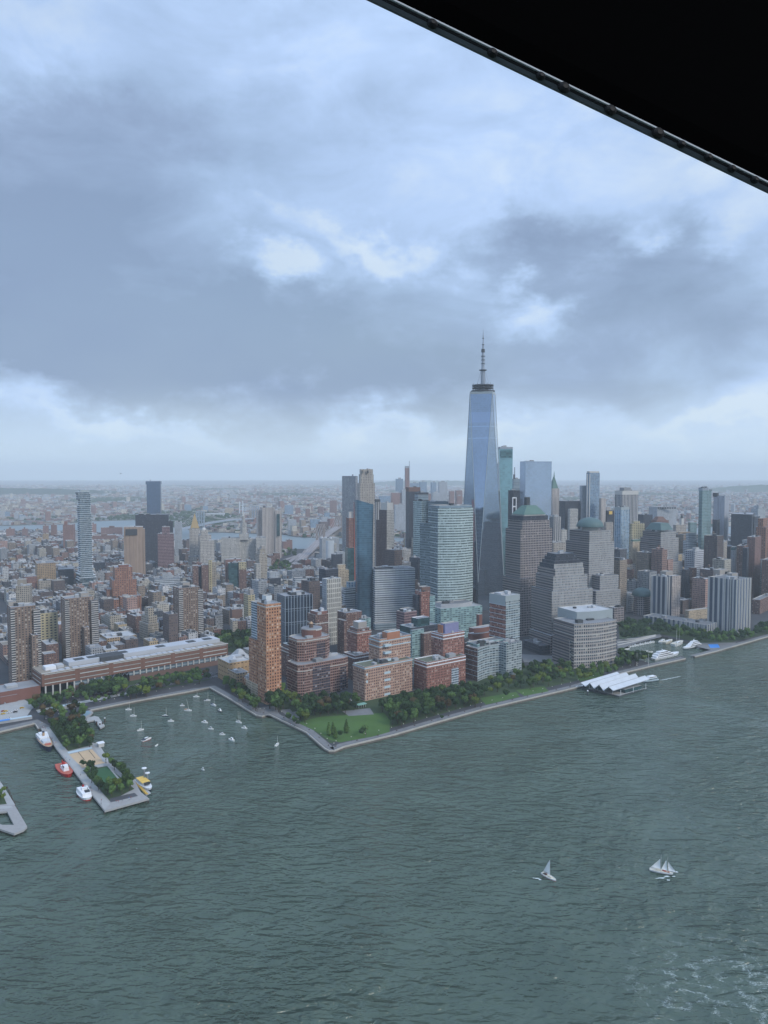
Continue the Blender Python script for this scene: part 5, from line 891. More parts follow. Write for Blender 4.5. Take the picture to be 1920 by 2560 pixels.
# long brick college building with white roof
def college():
    P = Vector(G(106, 1743)[:2]); Q = Vector(G(570, 1658)[:2]); u = (Q - P).normalized(); v = Vector((-u.y, u.x)); L = (Q - P).length
    zt = AT(106, 1686, P.y).z; rot = math.atan2(u.y, u.x); root = empty('college_building', (*P, LAND), 'very long low brick building with a ribbed white roof along the street', 'college building')
    zm = LAND + (zt - LAND) * .45
    def R(a, b, c, d): return [tuple(P + u * a + v * c), tuple(P + u * b + v * c), tuple(P + u * b + v * d), tuple(P + u * a + v * d)]
    g0, g1 = .33 * L, .43 * L          # covered gateway through the building
    MB().prism(R(0, L, 0, 42), zm, zt, 'bmcc', 'roof_tan', 'steel_dark').build('brick_body', root)
    MB().prism(R(36, g0, .6, 40), LAND - .5, zm - 5.5, 'brown_plain').build('lower_floor', root); MB().prism(R(g1, L - 1, .6, 40), LAND - .5, zm - 5.5, 'brown_plain').build('lower_floor', root)
    for a, b in ((36, g0), (g1, L - 1)): MB().prism(R(a, b, 1.0, 40), zm - 5.5, zm, 'pale_glass').build('glazed_storey', root)
    MB().prism(R(6, 36, 16, 40), LAND - .5, zm, 'glass_dark').build('lobby', root)
    for i in range(30):
        a = 3 + i * (L - 6) / 29
        if g0 + 1 < a < g1 - 1: continue
        MB().prism(R(a, a + 1.5, -.5, .6), LAND - .5 if a < 36 else zm - 5.5, zm + .3, 'stone_trim', 'stone_trim').build('column', root)
    for k in range(2):
        for i in range(8):
            a = g0 + (g1 - g0) * i / 8; b = g0 + (g1 - g0) * (i + 1) / 8; z0, z1 = (zm - 4, zm - .3) if i % 2 else (zm - .3, zm - 4)
            p, q = P + u * a + v * (1 + 6 * k), P + u * b + v * (1 + 6 * k); MB().tube((*p, z0), (*q, z1), .35, .35, 'steel', 4).build('truss', root)
    rf = MB().prism(R(35, L * .985, 16, 38), zt, zt + 5, 'membrane'); top = R(39, L * .98, 20, 35)
    rf.face([(*p, zt + 5.0) for p in R(35, L * .985, 16, 38)], 'membrane'); r_ = rf.build('white_roof', root)
    for a in (44, 60, .35 * L, .41 * L, .62 * L, .8 * L, .9 * L): MB().prism(R(a, a + 11, 20, 30), zt + 5, zt + 5.6, 'mech_dark', 'mech_dark').build('skylight', r_)
    MB().prism(R(.30 * L, .42 * L, 12, 34), zt, zt + 5.5, 'mech_dark', 'mech_dark').build('mechanical_well', root)
    MB().prism(R(8, 20, 14, 26), zt, zt + 4, 'white_paint', 'white_paint').build('roof_unit', root); MB().prism(R(22, 30, 18, 30), zt, zt + 3, 'mech', 'mech').build('roof_unit', root)
    MB().prism(R(-.3, L + .3, -.3, 1.0), zt, zt + .8, 'stone_trim', 'stone_trim').build('parapet', root)
    for k in range(26):
        a = 12 + k * (L - 30) / 26; MB().prism(R(a, a + rng.uniform(4, 8), 3, 10), zt, zt + rng.uniform(.4, 1.4), 'membrane', 'membrane').build('roof_panel', root)
    f = R(-46, L, -2, 44); FOOT.append(f); OCC.append((R(0, L, 0, 42), zt)); LM.append(('long white-roofed building', 330, 1700, 235, 1650))
    r2 = empty('gymnasium', (*(P - u * 44), LAND), 'low brick annex with a flat grey roof at the left end of the long building', 'annex')
    MB().prism(R(-44, -.6, 4, 38), LAND - .5, zm + 1, 'red_brick_plain').build('block', r2); MB().prism(R(-43.5, -1, 4.5, 37.5), zm + .4, zm + .5, 'roof_grey', 'roof_grey').build('roof', r2)
    MB().prism(R(-44, -26, 2, 20), LAND - .5, zm - 4, 'red_brick_plain', 'roof_grey').build('wing', r2); MB().prism(R(-34, -22, 16, 28), zm + .5, zm + 3.5, 'mech', 'mech').build('roof_unit', r2)
college()
# ================================================================== CITY FILL
ORD = ['first', 'second', 'third', 'fourth', 'fifth', 'sixth', 'seventh', 'eighth', 'ninth', 'tenth', 'eleventh', 'twelfth', 'thirteenth', 'fourteenth', 'fifteenth', 'sixteenth', 'seventeenth', 'eighteenth', 'nineteenth', 'twentieth']
def nearest_lm(px, py, lms):
    best = None
    for lm, cx, yb, hw, yt in lms:
        dx = max(0, abs(px - cx) - hw); dy = max(0, py - yb, yt - py) if dx == 0 else abs(py - yb) * .7
        s = dx + dy * 1.2
        if best is None or s < best[0]: best = (s, lm, cx, yb, hw)
    s, lm, cx, yb, hw = best
    if abs(px - cx) <= hw + 3: rel = 'before' if py > yb - 4 else 'behind'
    else: rel = 'left of' if px < cx else 'right of'
    return '%s the %s' % (rel, lm)
def autolabel(items, lms):
    """items: (object, description, px, py); every label is completed by what the thing stands beside and, only where needed, by its order from the left"""
    by = {}
    for it in items: by.setdefault(it[1] + (', ' if ',' in it[1] else ' ') + nearest_lm(it[2], it[3], lms), []).append(it)
    for k, L in by.items():
        L.sort(key=lambda i: i[2])
        for n, it in enumerate(L):
            if len(L) == 1: lb = k
            elif len(L) == 2: lb = k + (', the left one' if n == 0 else ', the right one')
            else: lb = k + ', ' + (ORD[n] if n < 20 else 'number %d' % (n + 1)) + ' from left'
            it[0]['label'] = lb
NOFILL = [gp(p) for p in (
    [(500, 1800), (500, 1660), (640, 1655), (690, 1600), (1000, 1565), (1290, 1560), (1560, 1540), (1700, 1540), (1920, 1520), (2300, 1480), (2300, 1900)],
    [(655, 1445), (745, 1445), (760, 1412), (890, 1330), (780, 1330), (690, 1400)], [(545, 1440), (562, 1440), (578, 1600), (555, 1600)],
    [(500, 1640), (560, 1570), (650, 1575), (650, 1650)], [(-600, 1900), (-600, 1690), (60, 1690), (600, 1600), (600, 1900)], [(1160, 1470), (1420, 1470), (1420, 1560), (1160, 1560)])]
cands = []
r = random.Random(11)
fb = [(min(p[0] for p in f) - 3, max(p[0] for p in f) + 3, min(p[1] for p in f) - 3, max(p[1] for p in f) + 3, inset(f, -2)) for f in FOOT]
def ycap(px, D):
    if 500 < px < 960 and D < 2000: return 1450 if D < 1700 else 1425
    if px < 560: return 1350 if D > 2100 else (1405 if D > 1500 else 1455)
    if px < 700: return 1395
    if px < 860: return 1398
    if px < 960: return 1360
    if px < 1020: return 1372
    if px < 1560: return 1345
    return 1335 if px < 1800 else 1350
BW, BH, ST = 74, 58, 15
for iu in range(-34, 62):
    for iv in range(6, 62):
        bu, bv = iu * (BW + ST), iv * (BH + ST)
        c = uG * bu + vG * bv
        if c.y < 850 or c.y > 4300: continue
        px0 = 960 + F * c.x / c.y
        if px0 < -60 or px0 > 1990: continue
        zone = r.random(); nu = (r.choice([3, 4, 5]) if px0 < 700 else r.choice([2, 3, 4])) if c.y < 2600 else r.choice([1, 2, 3])
        for ku in range(nu):
            for kv in range(2 if c.y < 3000 or r.random() < .5 else 1):
                wu, wv = BW / nu, BH / 2
                a = c + uG * (ku * wu) + vG * (kv * wv); w_, d_ = wu * r.uniform(.86, .99), wv * r.uniform(.8, .98)
                poly = [a, a + uG * w_, a + uG * w_ + vG * d_, a + vG * d_]; ctr = a + uG * w_ / 2 + vG * d_ / 2
                if not all(pip(p.x, p.y, manh) for p in poly): continue
                if any(pip(ctr.x, ctr.y, q) for q in NOFILL): continue
                hit = False
                for x0, x1, y0, y1, f in fb:
                    if x0 - 20 < ctr.x < x1 + 20 and y0 - 20 < ctr.y < y1 + 20 and (any(pip(p.x, p.y, f) for p in poly + [ctr]) or any(pip(q[0], q[1], poly) for q in f)): hit = True; break
                if hit: continue
                D = ctr.y; px = 960 + F * ctr.x / D
                if px < 640: h = r.lognormvariate(2.92, .30) if D < 2000 else r.lognormvariate(2.95, .45)
                elif px < 960: h = r.lognormvariate(3.35, .45)
                else: h = r.lognormvariate(4.0 if D < 2700 else 3.0, .45)
                if r.random() < .03: h *= 1.7
                h = min(h, AT(px, ycap(px, D), D).z - LAND)
                if h < 7: h = r.uniform(7, 11)
                cands.append(([tuple(p) for p in poly], LAND + h, D, px, w_, d_))
# which of them the view really shows: walk from near to far along the skyline
occ = [(min(p[1] for p in f), f, z, None) for f, z in OCC] + [(min(p[1] for p in c[0]), c[0], c[1], i) for i, c in enumerate(cands)]
occ.sort(key=lambda t: t[0]); skyline = [4000.0] * 1100; score = {}
for _, f, z, i in occ:
    P_ = [proj((p[0], p[1], z)) for p in f]; x0, x1 = min(p[0] for p in P_), max(p[0] for p in P_); yt = min(p[1] for p in P_)
    yb_ = proj((f[0][0], f[0][1], LAND))[1]; s = 0
    for k in range(max(0, int(x0 / 2)), min(960, int(x1 / 2) + 1)):
        if yt < skyline[k]: s += (min(skyline[k], yb_) - yt) * 2; skyline[k] = yt
    if i is not None: score[i] = s
order = sorted(score, key=lambda i: -score[i]); top = [i for i in order if score[i] > 12][:296]
TS = set(top); items = []
ROOFS = [('roof_grey', 'grey'), ('roof_white', 'white'), ('roof_tar', 'black'), ('roof_tan', 'tan'), ('roof_grey', 'grey')]
def small_building(poly, zt, key, roof, u0):
    mb = MB(); lo = [(*p, LAND - .5) for p in poly]; hi = [(*p, zt) for p in poly]; mb.walls(lo, hi, key, u0)
    inn = inset(poly, .35); h2 = [(*p, zt) for p in inn]; l2 = [(*p, zt - .9) for p in inn]
    for i in range(4): j = (i + 1) % 4; mb.face([hi[i], hi[j], h2[j], h2[i]], 'stone_trim')
    mb.walls(h2[::-1], l2[::-1], 'stone_trim'); mb.face(l2, roof)
    return mb
for n, i in enumerate(top):
    poly, zt, D, px, w_, d_ = cands[i]; key, adj = r.choice(LOWKEYS); roof, ra = r.choice(ROOFS); h = zt - LAND
    kind = 'low_rise_building' if h < 26 else ('mid_rise_building' if h < 48 else 'high_rise_building')
    o = small_building(poly, zt, key, roof, r.uniform(0, 50)).build(kind, origin=(*poly[0], LAND)); o['category'] = 'building'; o['group'] = 'background city buildings'
    c = (Vector(poly[0]) + Vector(poly[2])) / 2; feat = '%s roof' % ra
    for k in range(r.choice([2, 3, 4, 5])):
        q = c + uG * r.uniform(-.3, .3) * w_ + vG * r.uniform(-.3, .3) * d_
        MB().box(q.x, q.y, zt - .9, r.uniform(1.5, w_ * .36), r.uniform(1.5, d_ * .36), r.uniform(1.4, 4.5), r.choice(['mech', key, 'roof_white', 'mech_dark', 'mech']), GRID, top=roof).build('bulkhead', o)
    if r.random() < .42 and D < 2100:
        q = c + uG * w_ * .3 + vG * d_ * .2; tk = MB()
        tk.lathe(q.x, q.y, [(1.9, zt + 2.6), (1.9, zt + 6.4), (.1, zt + 8)], 'tank_wood', 10)
        for a in range(4): tk.tube((q.x + 1.4 * math.cos(a * 1.57), q.y + 1.4 * math.sin(a * 1.57), zt - .9), (q.x + 1.4 * math.cos(a * 1.57), q.y + 1.4 * math.sin(a * 1.57), zt + 2.7), .15, .15, 'steel_dark', 4)
        tk.build('water_tank', o); feat = 'roof tank'
    size = {'low_rise_building': 'low', 'mid_rise_building': 'mid-height', 'high_rise_building': 'tall'}[kind]
    items.append((o, '%s %s building, %s' % (size, adj, feat), px, proj((c.x, c.y, zt))[1]))
autolabel(items, LM)
mb = MB()
for i, (poly, zt, D, px, w_, d_) in enumerate(cands):
    if i in TS: continue
    key, adj = r.choice(LOWKEYS); roof = r.choice(ROOFS)[0]; mb.prism(poly, LAND - .5, zt, key, roof, u0=r.uniform(0, 50))
    c = (Vector(poly[0]) + Vector(poly[2])) / 2
    q = c + uG * r.uniform(-.3, .3) * w_ + vG * r.uniform(-.3, .3) * d_; mb.box(q.x, q.y, zt, r.uniform(3, 8), r.uniform(3, 7), r.uniform(2, 4.5), r.choice(['mech', 'roof_white', 'mech_dark']), GRID)
tag(mb.build('background_buildings'), 'remaining small city buildings filling the blocks between the towers', 'buildings', kind='stuff')
# far borough: small houses and greenery past the river
mb = MB(); gr = MB(); r = random.Random(23)
keys = ['far_brick', 'lr_red', 'lr_tan', 'lr_grey', 'lr_brown', 'far_pale', 'lr_cream']; rk = ['roof_grey', 'roof_tar', 'roof_white', 'roof_tan', 'roof_grey', 'roof_tar', 'red_brick_plain', 'roof_tan', 'brown_plain', 'roof_grey', 'roof_tar', 'roof_white']
for _ in range(21000):
    D = 2800 * (1 + r.random() ** 1.35 * 4.8); x = r.uniform(-.56, .56) * D
    if not pip(x, D, bpoly): continue
    s = .8 + (D - 2800) / 9000; a = r.uniform(-.3, .9) // .35 * .35 + .2
    if math.sin(x * .0021 + 1) * math.sin(D * .0013 + x * .0006) > .62 or r.random() < .16:
        rad = r.uniform(8, 20) * s; mbx = [(x + rad * r.uniform(.7, 1.3) * math.cos(t * .9), D + rad * r.uniform(.7, 1.3) * math.sin(t * .9)) for t in range(7)]
        h = r.uniform(7, 13); lo = [(*p, LAND) for p in mbx]; hi = [(x + (p[0] - x) * .6, D + (p[1] - D) * .6, LAND + h) for p in mbx]; gr.walls(lo, hi, 'leaf_dark').face(hi, 'leaf_mid'); continue
    h = r.lognormvariate(2.45, .35); 
    if r.random() < .025: h = r.uniform(30, 62)
    lx, ly = (r.uniform(14, 45) * s, r.uniform(12, 30) * s) if h < 28 else (r.uniform(18, 40), r.uniform(16, 26))
    mb.box(x, D, LAND - .5, lx, ly, h, r.choice(keys), a, top=r.choice(rk))
tag(mb.build('distant_buildings'), 'sea of small distant roofs stretching to the horizon beyond the river', 'buildings', kind='stuff')
tag(gr.build('distant_trees'), 'dark green tree patches scattered among the distant roofs', 'trees', kind='stuff')
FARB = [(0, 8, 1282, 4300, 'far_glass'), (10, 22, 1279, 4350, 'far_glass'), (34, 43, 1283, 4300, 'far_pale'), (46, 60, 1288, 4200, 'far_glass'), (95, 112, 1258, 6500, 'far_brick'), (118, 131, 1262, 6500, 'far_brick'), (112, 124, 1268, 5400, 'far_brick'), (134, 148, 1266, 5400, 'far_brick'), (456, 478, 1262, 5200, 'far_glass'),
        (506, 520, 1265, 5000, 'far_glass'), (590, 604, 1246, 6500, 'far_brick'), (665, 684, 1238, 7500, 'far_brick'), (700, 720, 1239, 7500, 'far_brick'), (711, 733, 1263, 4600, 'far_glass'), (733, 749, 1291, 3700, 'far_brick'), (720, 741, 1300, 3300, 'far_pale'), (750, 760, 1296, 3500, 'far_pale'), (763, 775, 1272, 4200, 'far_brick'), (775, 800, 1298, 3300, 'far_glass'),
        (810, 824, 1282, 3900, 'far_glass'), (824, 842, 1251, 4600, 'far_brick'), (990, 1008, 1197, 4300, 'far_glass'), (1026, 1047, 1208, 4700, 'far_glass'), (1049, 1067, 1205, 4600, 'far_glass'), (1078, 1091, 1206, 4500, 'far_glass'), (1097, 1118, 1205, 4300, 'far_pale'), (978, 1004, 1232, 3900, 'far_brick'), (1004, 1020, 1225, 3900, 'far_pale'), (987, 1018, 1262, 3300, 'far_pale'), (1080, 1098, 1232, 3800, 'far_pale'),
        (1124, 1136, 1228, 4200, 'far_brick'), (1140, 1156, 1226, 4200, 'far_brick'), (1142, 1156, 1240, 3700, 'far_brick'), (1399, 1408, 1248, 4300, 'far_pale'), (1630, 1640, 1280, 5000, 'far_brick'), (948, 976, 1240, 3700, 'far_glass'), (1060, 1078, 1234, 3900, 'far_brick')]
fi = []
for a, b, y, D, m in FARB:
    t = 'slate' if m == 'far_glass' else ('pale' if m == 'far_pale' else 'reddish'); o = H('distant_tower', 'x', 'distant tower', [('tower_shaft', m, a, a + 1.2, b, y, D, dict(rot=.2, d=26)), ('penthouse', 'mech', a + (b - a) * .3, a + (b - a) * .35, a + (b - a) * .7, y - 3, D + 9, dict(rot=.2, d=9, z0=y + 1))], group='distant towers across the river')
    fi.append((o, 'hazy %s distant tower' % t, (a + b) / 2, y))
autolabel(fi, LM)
H('construction_tower', 'hazy supertall tower being built with a crane on top, far across the river', 'construction tower', [('tower_shaft', 'construction', 1013, 1014, 1024, 1170, 4200, dict(rot=.2, d=22)), ('crown_frame', 'far_pale', 1013, 1014, 1023, 1165, 4202, dict(rot=.2, d=20, z0=1171)), ('crane_mast', 'steel', 1023.3, 1023.5, 1024.6, 1152, 4195, dict(z0=1200, w=2.4, d=2.4))])
for x in (598, 606): H('chimney', 'white power station chimney, the %s of two beyond the suspension bridge' % ('left' if x < 600 else 'right'), 'chimney', [('stack', 'slab_white', x, x + .3, x + 2.2, 1254, 4600, dict(shape='cyl', w=6, d=6)), ('stack_top', 'mech', x - .2, x + .2, x + 2.4, 1253, 4600.5, dict(shape='cyl', w=6.6, d=6.6, z0=1256))], group='twin chimneys')
H('shed', 'long low white riverside shed far beyond the suspension bridge', 'shed', [('hall', 'roof_white', 512, 514, 560, 1284, 4500, dict(rot=.1, d=60, roof='roof_white'))])
H('shed', 'pale cubic building beyond the suspension bridge', 'shed', [('hall', 'cream_trim', 561, 562, 582, 1270, 4700, dict(rot=.1, d=40, roof='roof_white'))])
# ------------------------------------------------------------------ bridges
def bridge(name, label, A, B, zd, towers, wid, stone, zt, deckmat, hh=4):
    A, B = Vector(A), Vector(B); d = (B - A).normalized(); n = Vector((-d.y, d.x)); L = (B - A).length
    root = empty(name, (*A, LAND), label, 'bridge'); mb = MB(); N = 40
    ts = [t * L for t in towers]
    def z(s): return zd(s / L)
    for i in range(N):
        s0, s1 = L * i / N, L * (i + 1) / N; p, q = A + d * s0, A + d * s1
        t0 = [(*(p + n * wid), z(s0)), (*(q + n * wid), z(s1)), (*(q - n * wid), z(s1)), (*(p - n * wid), z(s0))]
        lo = [(a, b, c - hh) for a, b, c in t0]; mb.face(t0[::-1], 'asphalt' if False else deckmat); mb.face(lo, deckmat)
        for k in (0, 2): a, b = t0[k], t0[(k + 1) % 4]; la, lb = lo[k], lo[(k + 1) % 4]; mb.face([a, b, lb, la], deckmat)
    dk = mb.build('deck', root)
    for sgn in (-1, -.35, .35, 1):
        t = MB()
        for i in range(N): s0, s1 = L * i / N, L * (i + 1) / N; t.tube((*(A + d * s0 + n * wid * sgn), z(s0) + 1.2), (*(A + d * s1 + n * wid * sgn), z(s1) + 1.2), .45, .45, 'cable', 4, False)
        t.build('truss_rail', dk)
    for s in ts:
        c = A + d * s; m = MB(); rot = math.atan2(d.y, d.x)
        if stone:
            for o_ in (-wid * .95, 0, wid * .95): m.box(c.x + n.x * o_, c.y + n.y * o_, 0, 11, 7 if o_ else 6, zt - 10, stone, rot)
            m.box(c.x, c.y, 0, 13, wid * 2.3, z(s) - hh, stone, rot); m.box(c.x, c.y, zt - 10.5, 12, wid * 2.25, 10.5, stone, rot); m.box(c.x, c.y, zt, 13.5, wid * 2.4, 1.6, stone, rot)
            for o_ in (-.48, .48): m.tube((*(c + n * wid * .9 * o_), zt - 16), (*(c + n * wid * .9 * o_), zt - 10), 2.6, .8, stone, 5)
        else:
            for o_ in (-1, -.35, .35, 1): m.box(c.x + n.x * o_ * wid, c.y + n.y * o_ * wid, 0, 6, 3.2, zt, 'bridge_steel', rot)
            for zz in (zt * .55, zt * .75, zt - 4): m.box(c.x, c.y, zz, 3, wid * 2, 3.5, 'bridge_steel', rot)
        m.build('tower', root)
    for sgn in (-.95, -.3, .3, .95):
        t = MB(); pts = []; segs = [(0, ts[0], z(0) + 1, zt), (ts[0], ts[1], zt, zt), (ts[1], L, zt, z(L) + 1)]
        for k, (s0, s1, za, zb) in enumerate(segs):
            for i in range(14):
                u_ = i / 14; s = s0 + (s1 - s0) * u_; sag = ((zt - z((s0 + s1) / 2) - 4) if k == 1 else (abs(zb - za) * .22)) * 4 * u_ * (1 - u_)
                pts.append((*(A + d * s + n * wid * sgn), za + (zb - za) * u_ - sag))
        pts.append((*(B + n * wid * sgn), z(L) + 1))
        for a, b in zip(pts, pts[1:]): t.tube(a, b, .55, .55, 'cable', 4, False)
        t.build('main_cable', root)
    h = MB()
    for i in range(60):
        s = ts[0] + (ts[1] - ts[0]) * i / 60; u_ = i / 60; zc = zt - (zt - z((ts[0] + ts[1]) / 2 / L) - 4) * 4 * u_ * (1 - u_)
        for sg in (-.95, .95): h.tube((*(A + d * s + n * wid * sg), z(s / L * L)), (*(A + d * s + n * wid * sg), zc), .12, .12, 'cable', 3, False)
    tag(h.build('suspenders', root), kind='stuff')
    return root
a = G(748, 1402, 9); b = AT(862, 1300, 3350)
bridge('suspension_bridge', 'old suspension bridge with gothic stone towers and a long rising approach', (a.x, a.y), (b.x, b.y), lambda t: 9 + 31 * math.sin(min(1, t * 1.45) * math.pi / 2) - (0 if t < .8 else (t - .8) * 90), (.36, .80), 13, 'bridge_stone', 84, 'bridge_deck')
a = AT(400, 1320, 2950); b = AT(700, 1318, 4050)
bridge('suspension_bridge', 'farther steel suspension bridge seen behind the civic buildings', (a.x, a.y), (b.x, b.y), lambda t: 14 + 30 * math.sin(math.pi * min(1, max(0, t)) ** .9), (.27, .74), 18, None, 98, 'bridge_steel')
for k, (pa, pb) in enumerate([((718, 1422), (748, 1402)), ((735, 1432), (792, 1380)), ((780, 1425), (806, 1392)), ((712, 1400), (742, 1390)), ((716, 1410), (752, 1385))]):
    p, q = G(*pa), G(*pb); d = (q - p).normalized(); n = Vector((-d.y, d.x, 0)) * 6; z0, z1 = 4, 8 if k == 0 else 5
    ob = MB().face([(*(p - n)[:2], z0), (*(q - n)[:2], z1), (*(q + n)[:2], z1), (*(p + n)[:2], z0)], 'bridge_deck').face([(*(p - n)[:2], 2.9), (*(q - n)[:2], 2.9), (*(q - n)[:2], z1), (*(p - n)[:2], z0)], 'bridge_deck').build('ramp'); struct(ob)
# ================================================================== TREES
LEAFM = [('leaf_dark', 'dark green'), ('leaf_mid', 'mid green'), ('leaf_lime', 'yellowish green'), ('leaf_rust', 'rusty brown')]
def crown_mesh(seed, mat, R=4.6, Hh=4.4, n=420, cone=False):
    r = random.Random(seed); mb = MB(); cl = []
    if cone: cl = [(r.gauss(0, .25) * (1 - t), r.gauss(0, .25) * (1 - t), t * 10 - 3.5, 2.4 * (1 - t) + .35) for t in [i / 11 for i in range(11)]]
    else:
        for i in range(11):
            a = r.uniform(0, 6.28); q = r.random() ** .6; cl.append((R * .62 * q * math.cos(a), R * .62 * q * math.sin(a), r.uniform(-.45, .62) * Hh * (1 - .35 * q), R * r.uniform(.34, .52)))
    for k in range(n):
        cx, cy, cz, cr = r.choice(cl); a = r.uniform(0, 6.283); e = math.asin(r.uniform(-.75, 1)); rad = cr * r.uniform(.78, 1.12)
        N = Vector((math.cos(a) * math.cos(e), math.sin(a) * math.cos(e), math.sin(e))); p = Vector((cx, cy, cz)) + N * rad
        N = (N + Vector((r.gauss(0, .45), r.gauss(0, .45), r.gauss(0, .35)))).normalized(); x = N.orthogonal().normalized(); y = N.cross(x); s = r.uniform(.38, .85) * (.6 if cone else 1); t = r.uniform(0, 3)
        c_, s_ = math.cos(t), math.sin(t); x, y = x * c_ + y * s_, y * c_ - x * s_
        mb.face([p + x * s, p + y * s * .8, p - x * s, p - y * s * .8], mat)
    for cx, cy, cz, cr in cl:                        # inner mass of each limb's foliage keeps the crown from looking hollow
        q = cr * .80; pr = [(.05, cz - q), (q * .75, cz - q * .6), (q, cz), (q * .72, cz + q * .65), (.05, cz + q)]; mb.lathe(cx, cy, pr, mat, 7, r.uniform(0, 3))
    me = mb.build('crown'); bpy.data.objects.remove(me); return bpy.data.meshes[-1] if False else None
def mesh_only(mb, name):
    o = mb.build(name); me = o.data; bpy.data.objects.remove(o); return me
_cm = crown_mesh
import types
src_crowns = {}
def get_crown(mi, v, cone=False):
    k = (mi, v, cone)
    if k not in src_crowns:
        keep = MB.build; got = {}
        def grab(s, name, *a, **kw): got['mb'] = s; return bpy.data.objects.new('x', None)
        MB.build = grab
        try: crown_mesh(100 + v * 7 + mi, LEAFM[mi][0], cone=cone)
        except Exception: pass
        MB.build = keep; src_crowns[k] = mesh_only(got['mb'], 'crown')
    return src_crowns[k]
tm = MB().tube((0, 0, -.3), (0.1, 0, 4.5), .42, .26, 'bark', 6, False).tube((.05, 0, 3.2), (1.6, .4, 6), .2, .1, 'bark', 4, False).tube((.05, 0, 3.4), (-1.2, 1.1, 6.2), .2, .1, 'bark', 4, False)
trunk_me = mesh_only(tm, 'trunk'); TR = []
TSPEC = []
def tree(*a, **k):
    d = dict(z=LAND, s=1.0, mi=0, v=0, cone=False, group='park trees'); d.update(zip(('x', 'y', 'z', 's', 'mi', 'v', 'cone'), a)); d.update(k); TSPEC.append(d)
def plant_all():
    TSPEC.sort(key=lambda d: -(d['s'] * (1.5 if d['cone'] else 1)) ** 2 / (d['x'] ** 2 + d['y'] ** 2))
    for d in TSPEC[:298]: tree_obj(**d)
    import numpy as np
    V = []; Fs = []; MI = []; off = 0; mats = [k for k, _ in LEAFM]
    for d in TSPEC[298:]:
        me = get_crown(d['mi'], d['v'], d['cone']); n = len(me.vertices); co_ = np.empty(n * 3); me.vertices.foreach_get('co', co_); co_ = co_.reshape(-1, 3); a = random.Random(d['x'] * d['y']).uniform(0, 6.28)
        R_ = np.array([[math.cos(a), -math.sin(a), 0], [math.sin(a), math.cos(a), 0], [0, 0, 1]]); co_ = (co_ + np.array([0, 0, 7.2])) @ R_.T * d['s'] + np.array([d['x'], d['y'], d['z']])
        V.append(co_); Fs += [tuple(x + off for x in p.vertices) for p in me.polygons]; MI += [d['mi']] * len(me.polygons); off += n
    if V:
        me = bpy.data.meshes.new('background_trees'); me.from_pydata(np.concatenate(V).tolist(), [], Fs)
        for k in mats: me.materials.append(M[k])
        me.polygons.foreach_set('material_index', MI); o = bpy.data.objects.new('background_trees', me); COL.objects.link(o); tag(o, 'rest of the green trees farther back behind the waterfront rows', 'trees', kind='stuff')
def tree_obj(x, y, z=LAND, s=1.0, mi=0, v=0, cone=False, group='park trees', area=None):
    t = bpy.data.objects.new('tree' if not cone else 'conifer_tree', None); COL.objects.link(t); t.location = (x, y, z); t.rotation_euler = (0, 0, random.Random(x * y).uniform(0, 6.28)); t.scale = (s, s, s)
    t['category'] = 'tree'; t['group'] = group
    a = bpy.data.objects.new('trunk', trunk_me); COL.objects.link(a); a.parent = t
    c = bpy.data.objects.new('crown', get_crown(mi, v, cone)); COL.objects.link(c); c.parent = t; c.location = (0, 0, 7.2 if not cone else 5.4)
    px, py = proj((x, y, z + 7 * s)); TR.append((t, ('small ' if s < .8 else ('big ' if s > 1.15 else '')) + (LEAFM[mi][1] + (' leafy tree' if not cone else ' pointed conifer')), px, py))
def grove(poly, sp, n, weights, group, z=LAND, smin=.8, smax=1.25, seed=1):
    r = random.Random(seed); W = gp(poly, z); pts = []; x0, x1 = min(p[0] for p in W), max(p[0] for p in W); y0, y1 = min(p[1] for p in W), max(p[1] for p in W)
    for _ in range(6000):
        x, y = r.uniform(x0, x1), r.uniform(y0, y1)
        if not pip(x, y, W) or any((x - a) ** 2 + (y - b) ** 2 < sp * sp for a, b in pts): continue
        if any(pip(x, y, f) for f in TRF): continue
        pts.append((x, y))
        if len(pts) >= n: break
    for x, y in pts: tree(x, y, z, r.uniform(smin, smax), r.choices([0, 1, 2, 3], weights)[0], r.randrange(3), group=group)
TRF = [inset(f, -2.5) for f in FOOT if min(p[1] for p in f) < 1500]
g1 = 'trees of the waterfront park'
grove([(700, 1737), (735, 1765), (720, 1790), (690, 1790), (672, 1770), (668, 1752)], 7, 9, (1, 2, .6, 0), g1, smin=1.3, smax=1.7, seed=2)
grove([(555, 1715), (600, 1722), (650, 1772), (640, 1780), (590, 1745)], 6, 22, (1.5, 2, .4, 0), g1, seed=3)
grove([(742, 1762), (890, 1758), (900, 1775), (850, 1790), (800, 1792), (758, 1800)], 7.5, 34, (3, 1.4, .15, .4), g1, smin=1, smax=1.4, seed=4)
grove([(945, 1775), (1055, 1745), (1080, 1740), (1165, 1725), (1215, 1738), (1195, 1760), (1110, 1780), (1070, 1795), (1005, 1820), (995, 1812), (980, 1796)], 7.5, 88, (4, 1.3, .15, .35), g1, smin=.95, smax=1.35, seed=5)
grove([(1205, 1718), (1270, 1695), (1330, 1665), (1425, 1672), (1428, 1700), (1330, 1728), (1300, 1722), (1225, 1740)], 7.5, 60, (2.2, 2, 1.1, .1), g1, smin=.85, smax=1.2, seed=6)
grove([(735, 1765), (775, 1795), (765, 1815), (745, 1800)], 6, 8, (1, 2, .5, 0), g1, seed=7)
grove([(720, 1795), (748, 1812), (745, 1818), (715, 1802)], 6, 5, (1, 2, .5, .5), g1, smin=.6, smax=.8, seed=17)
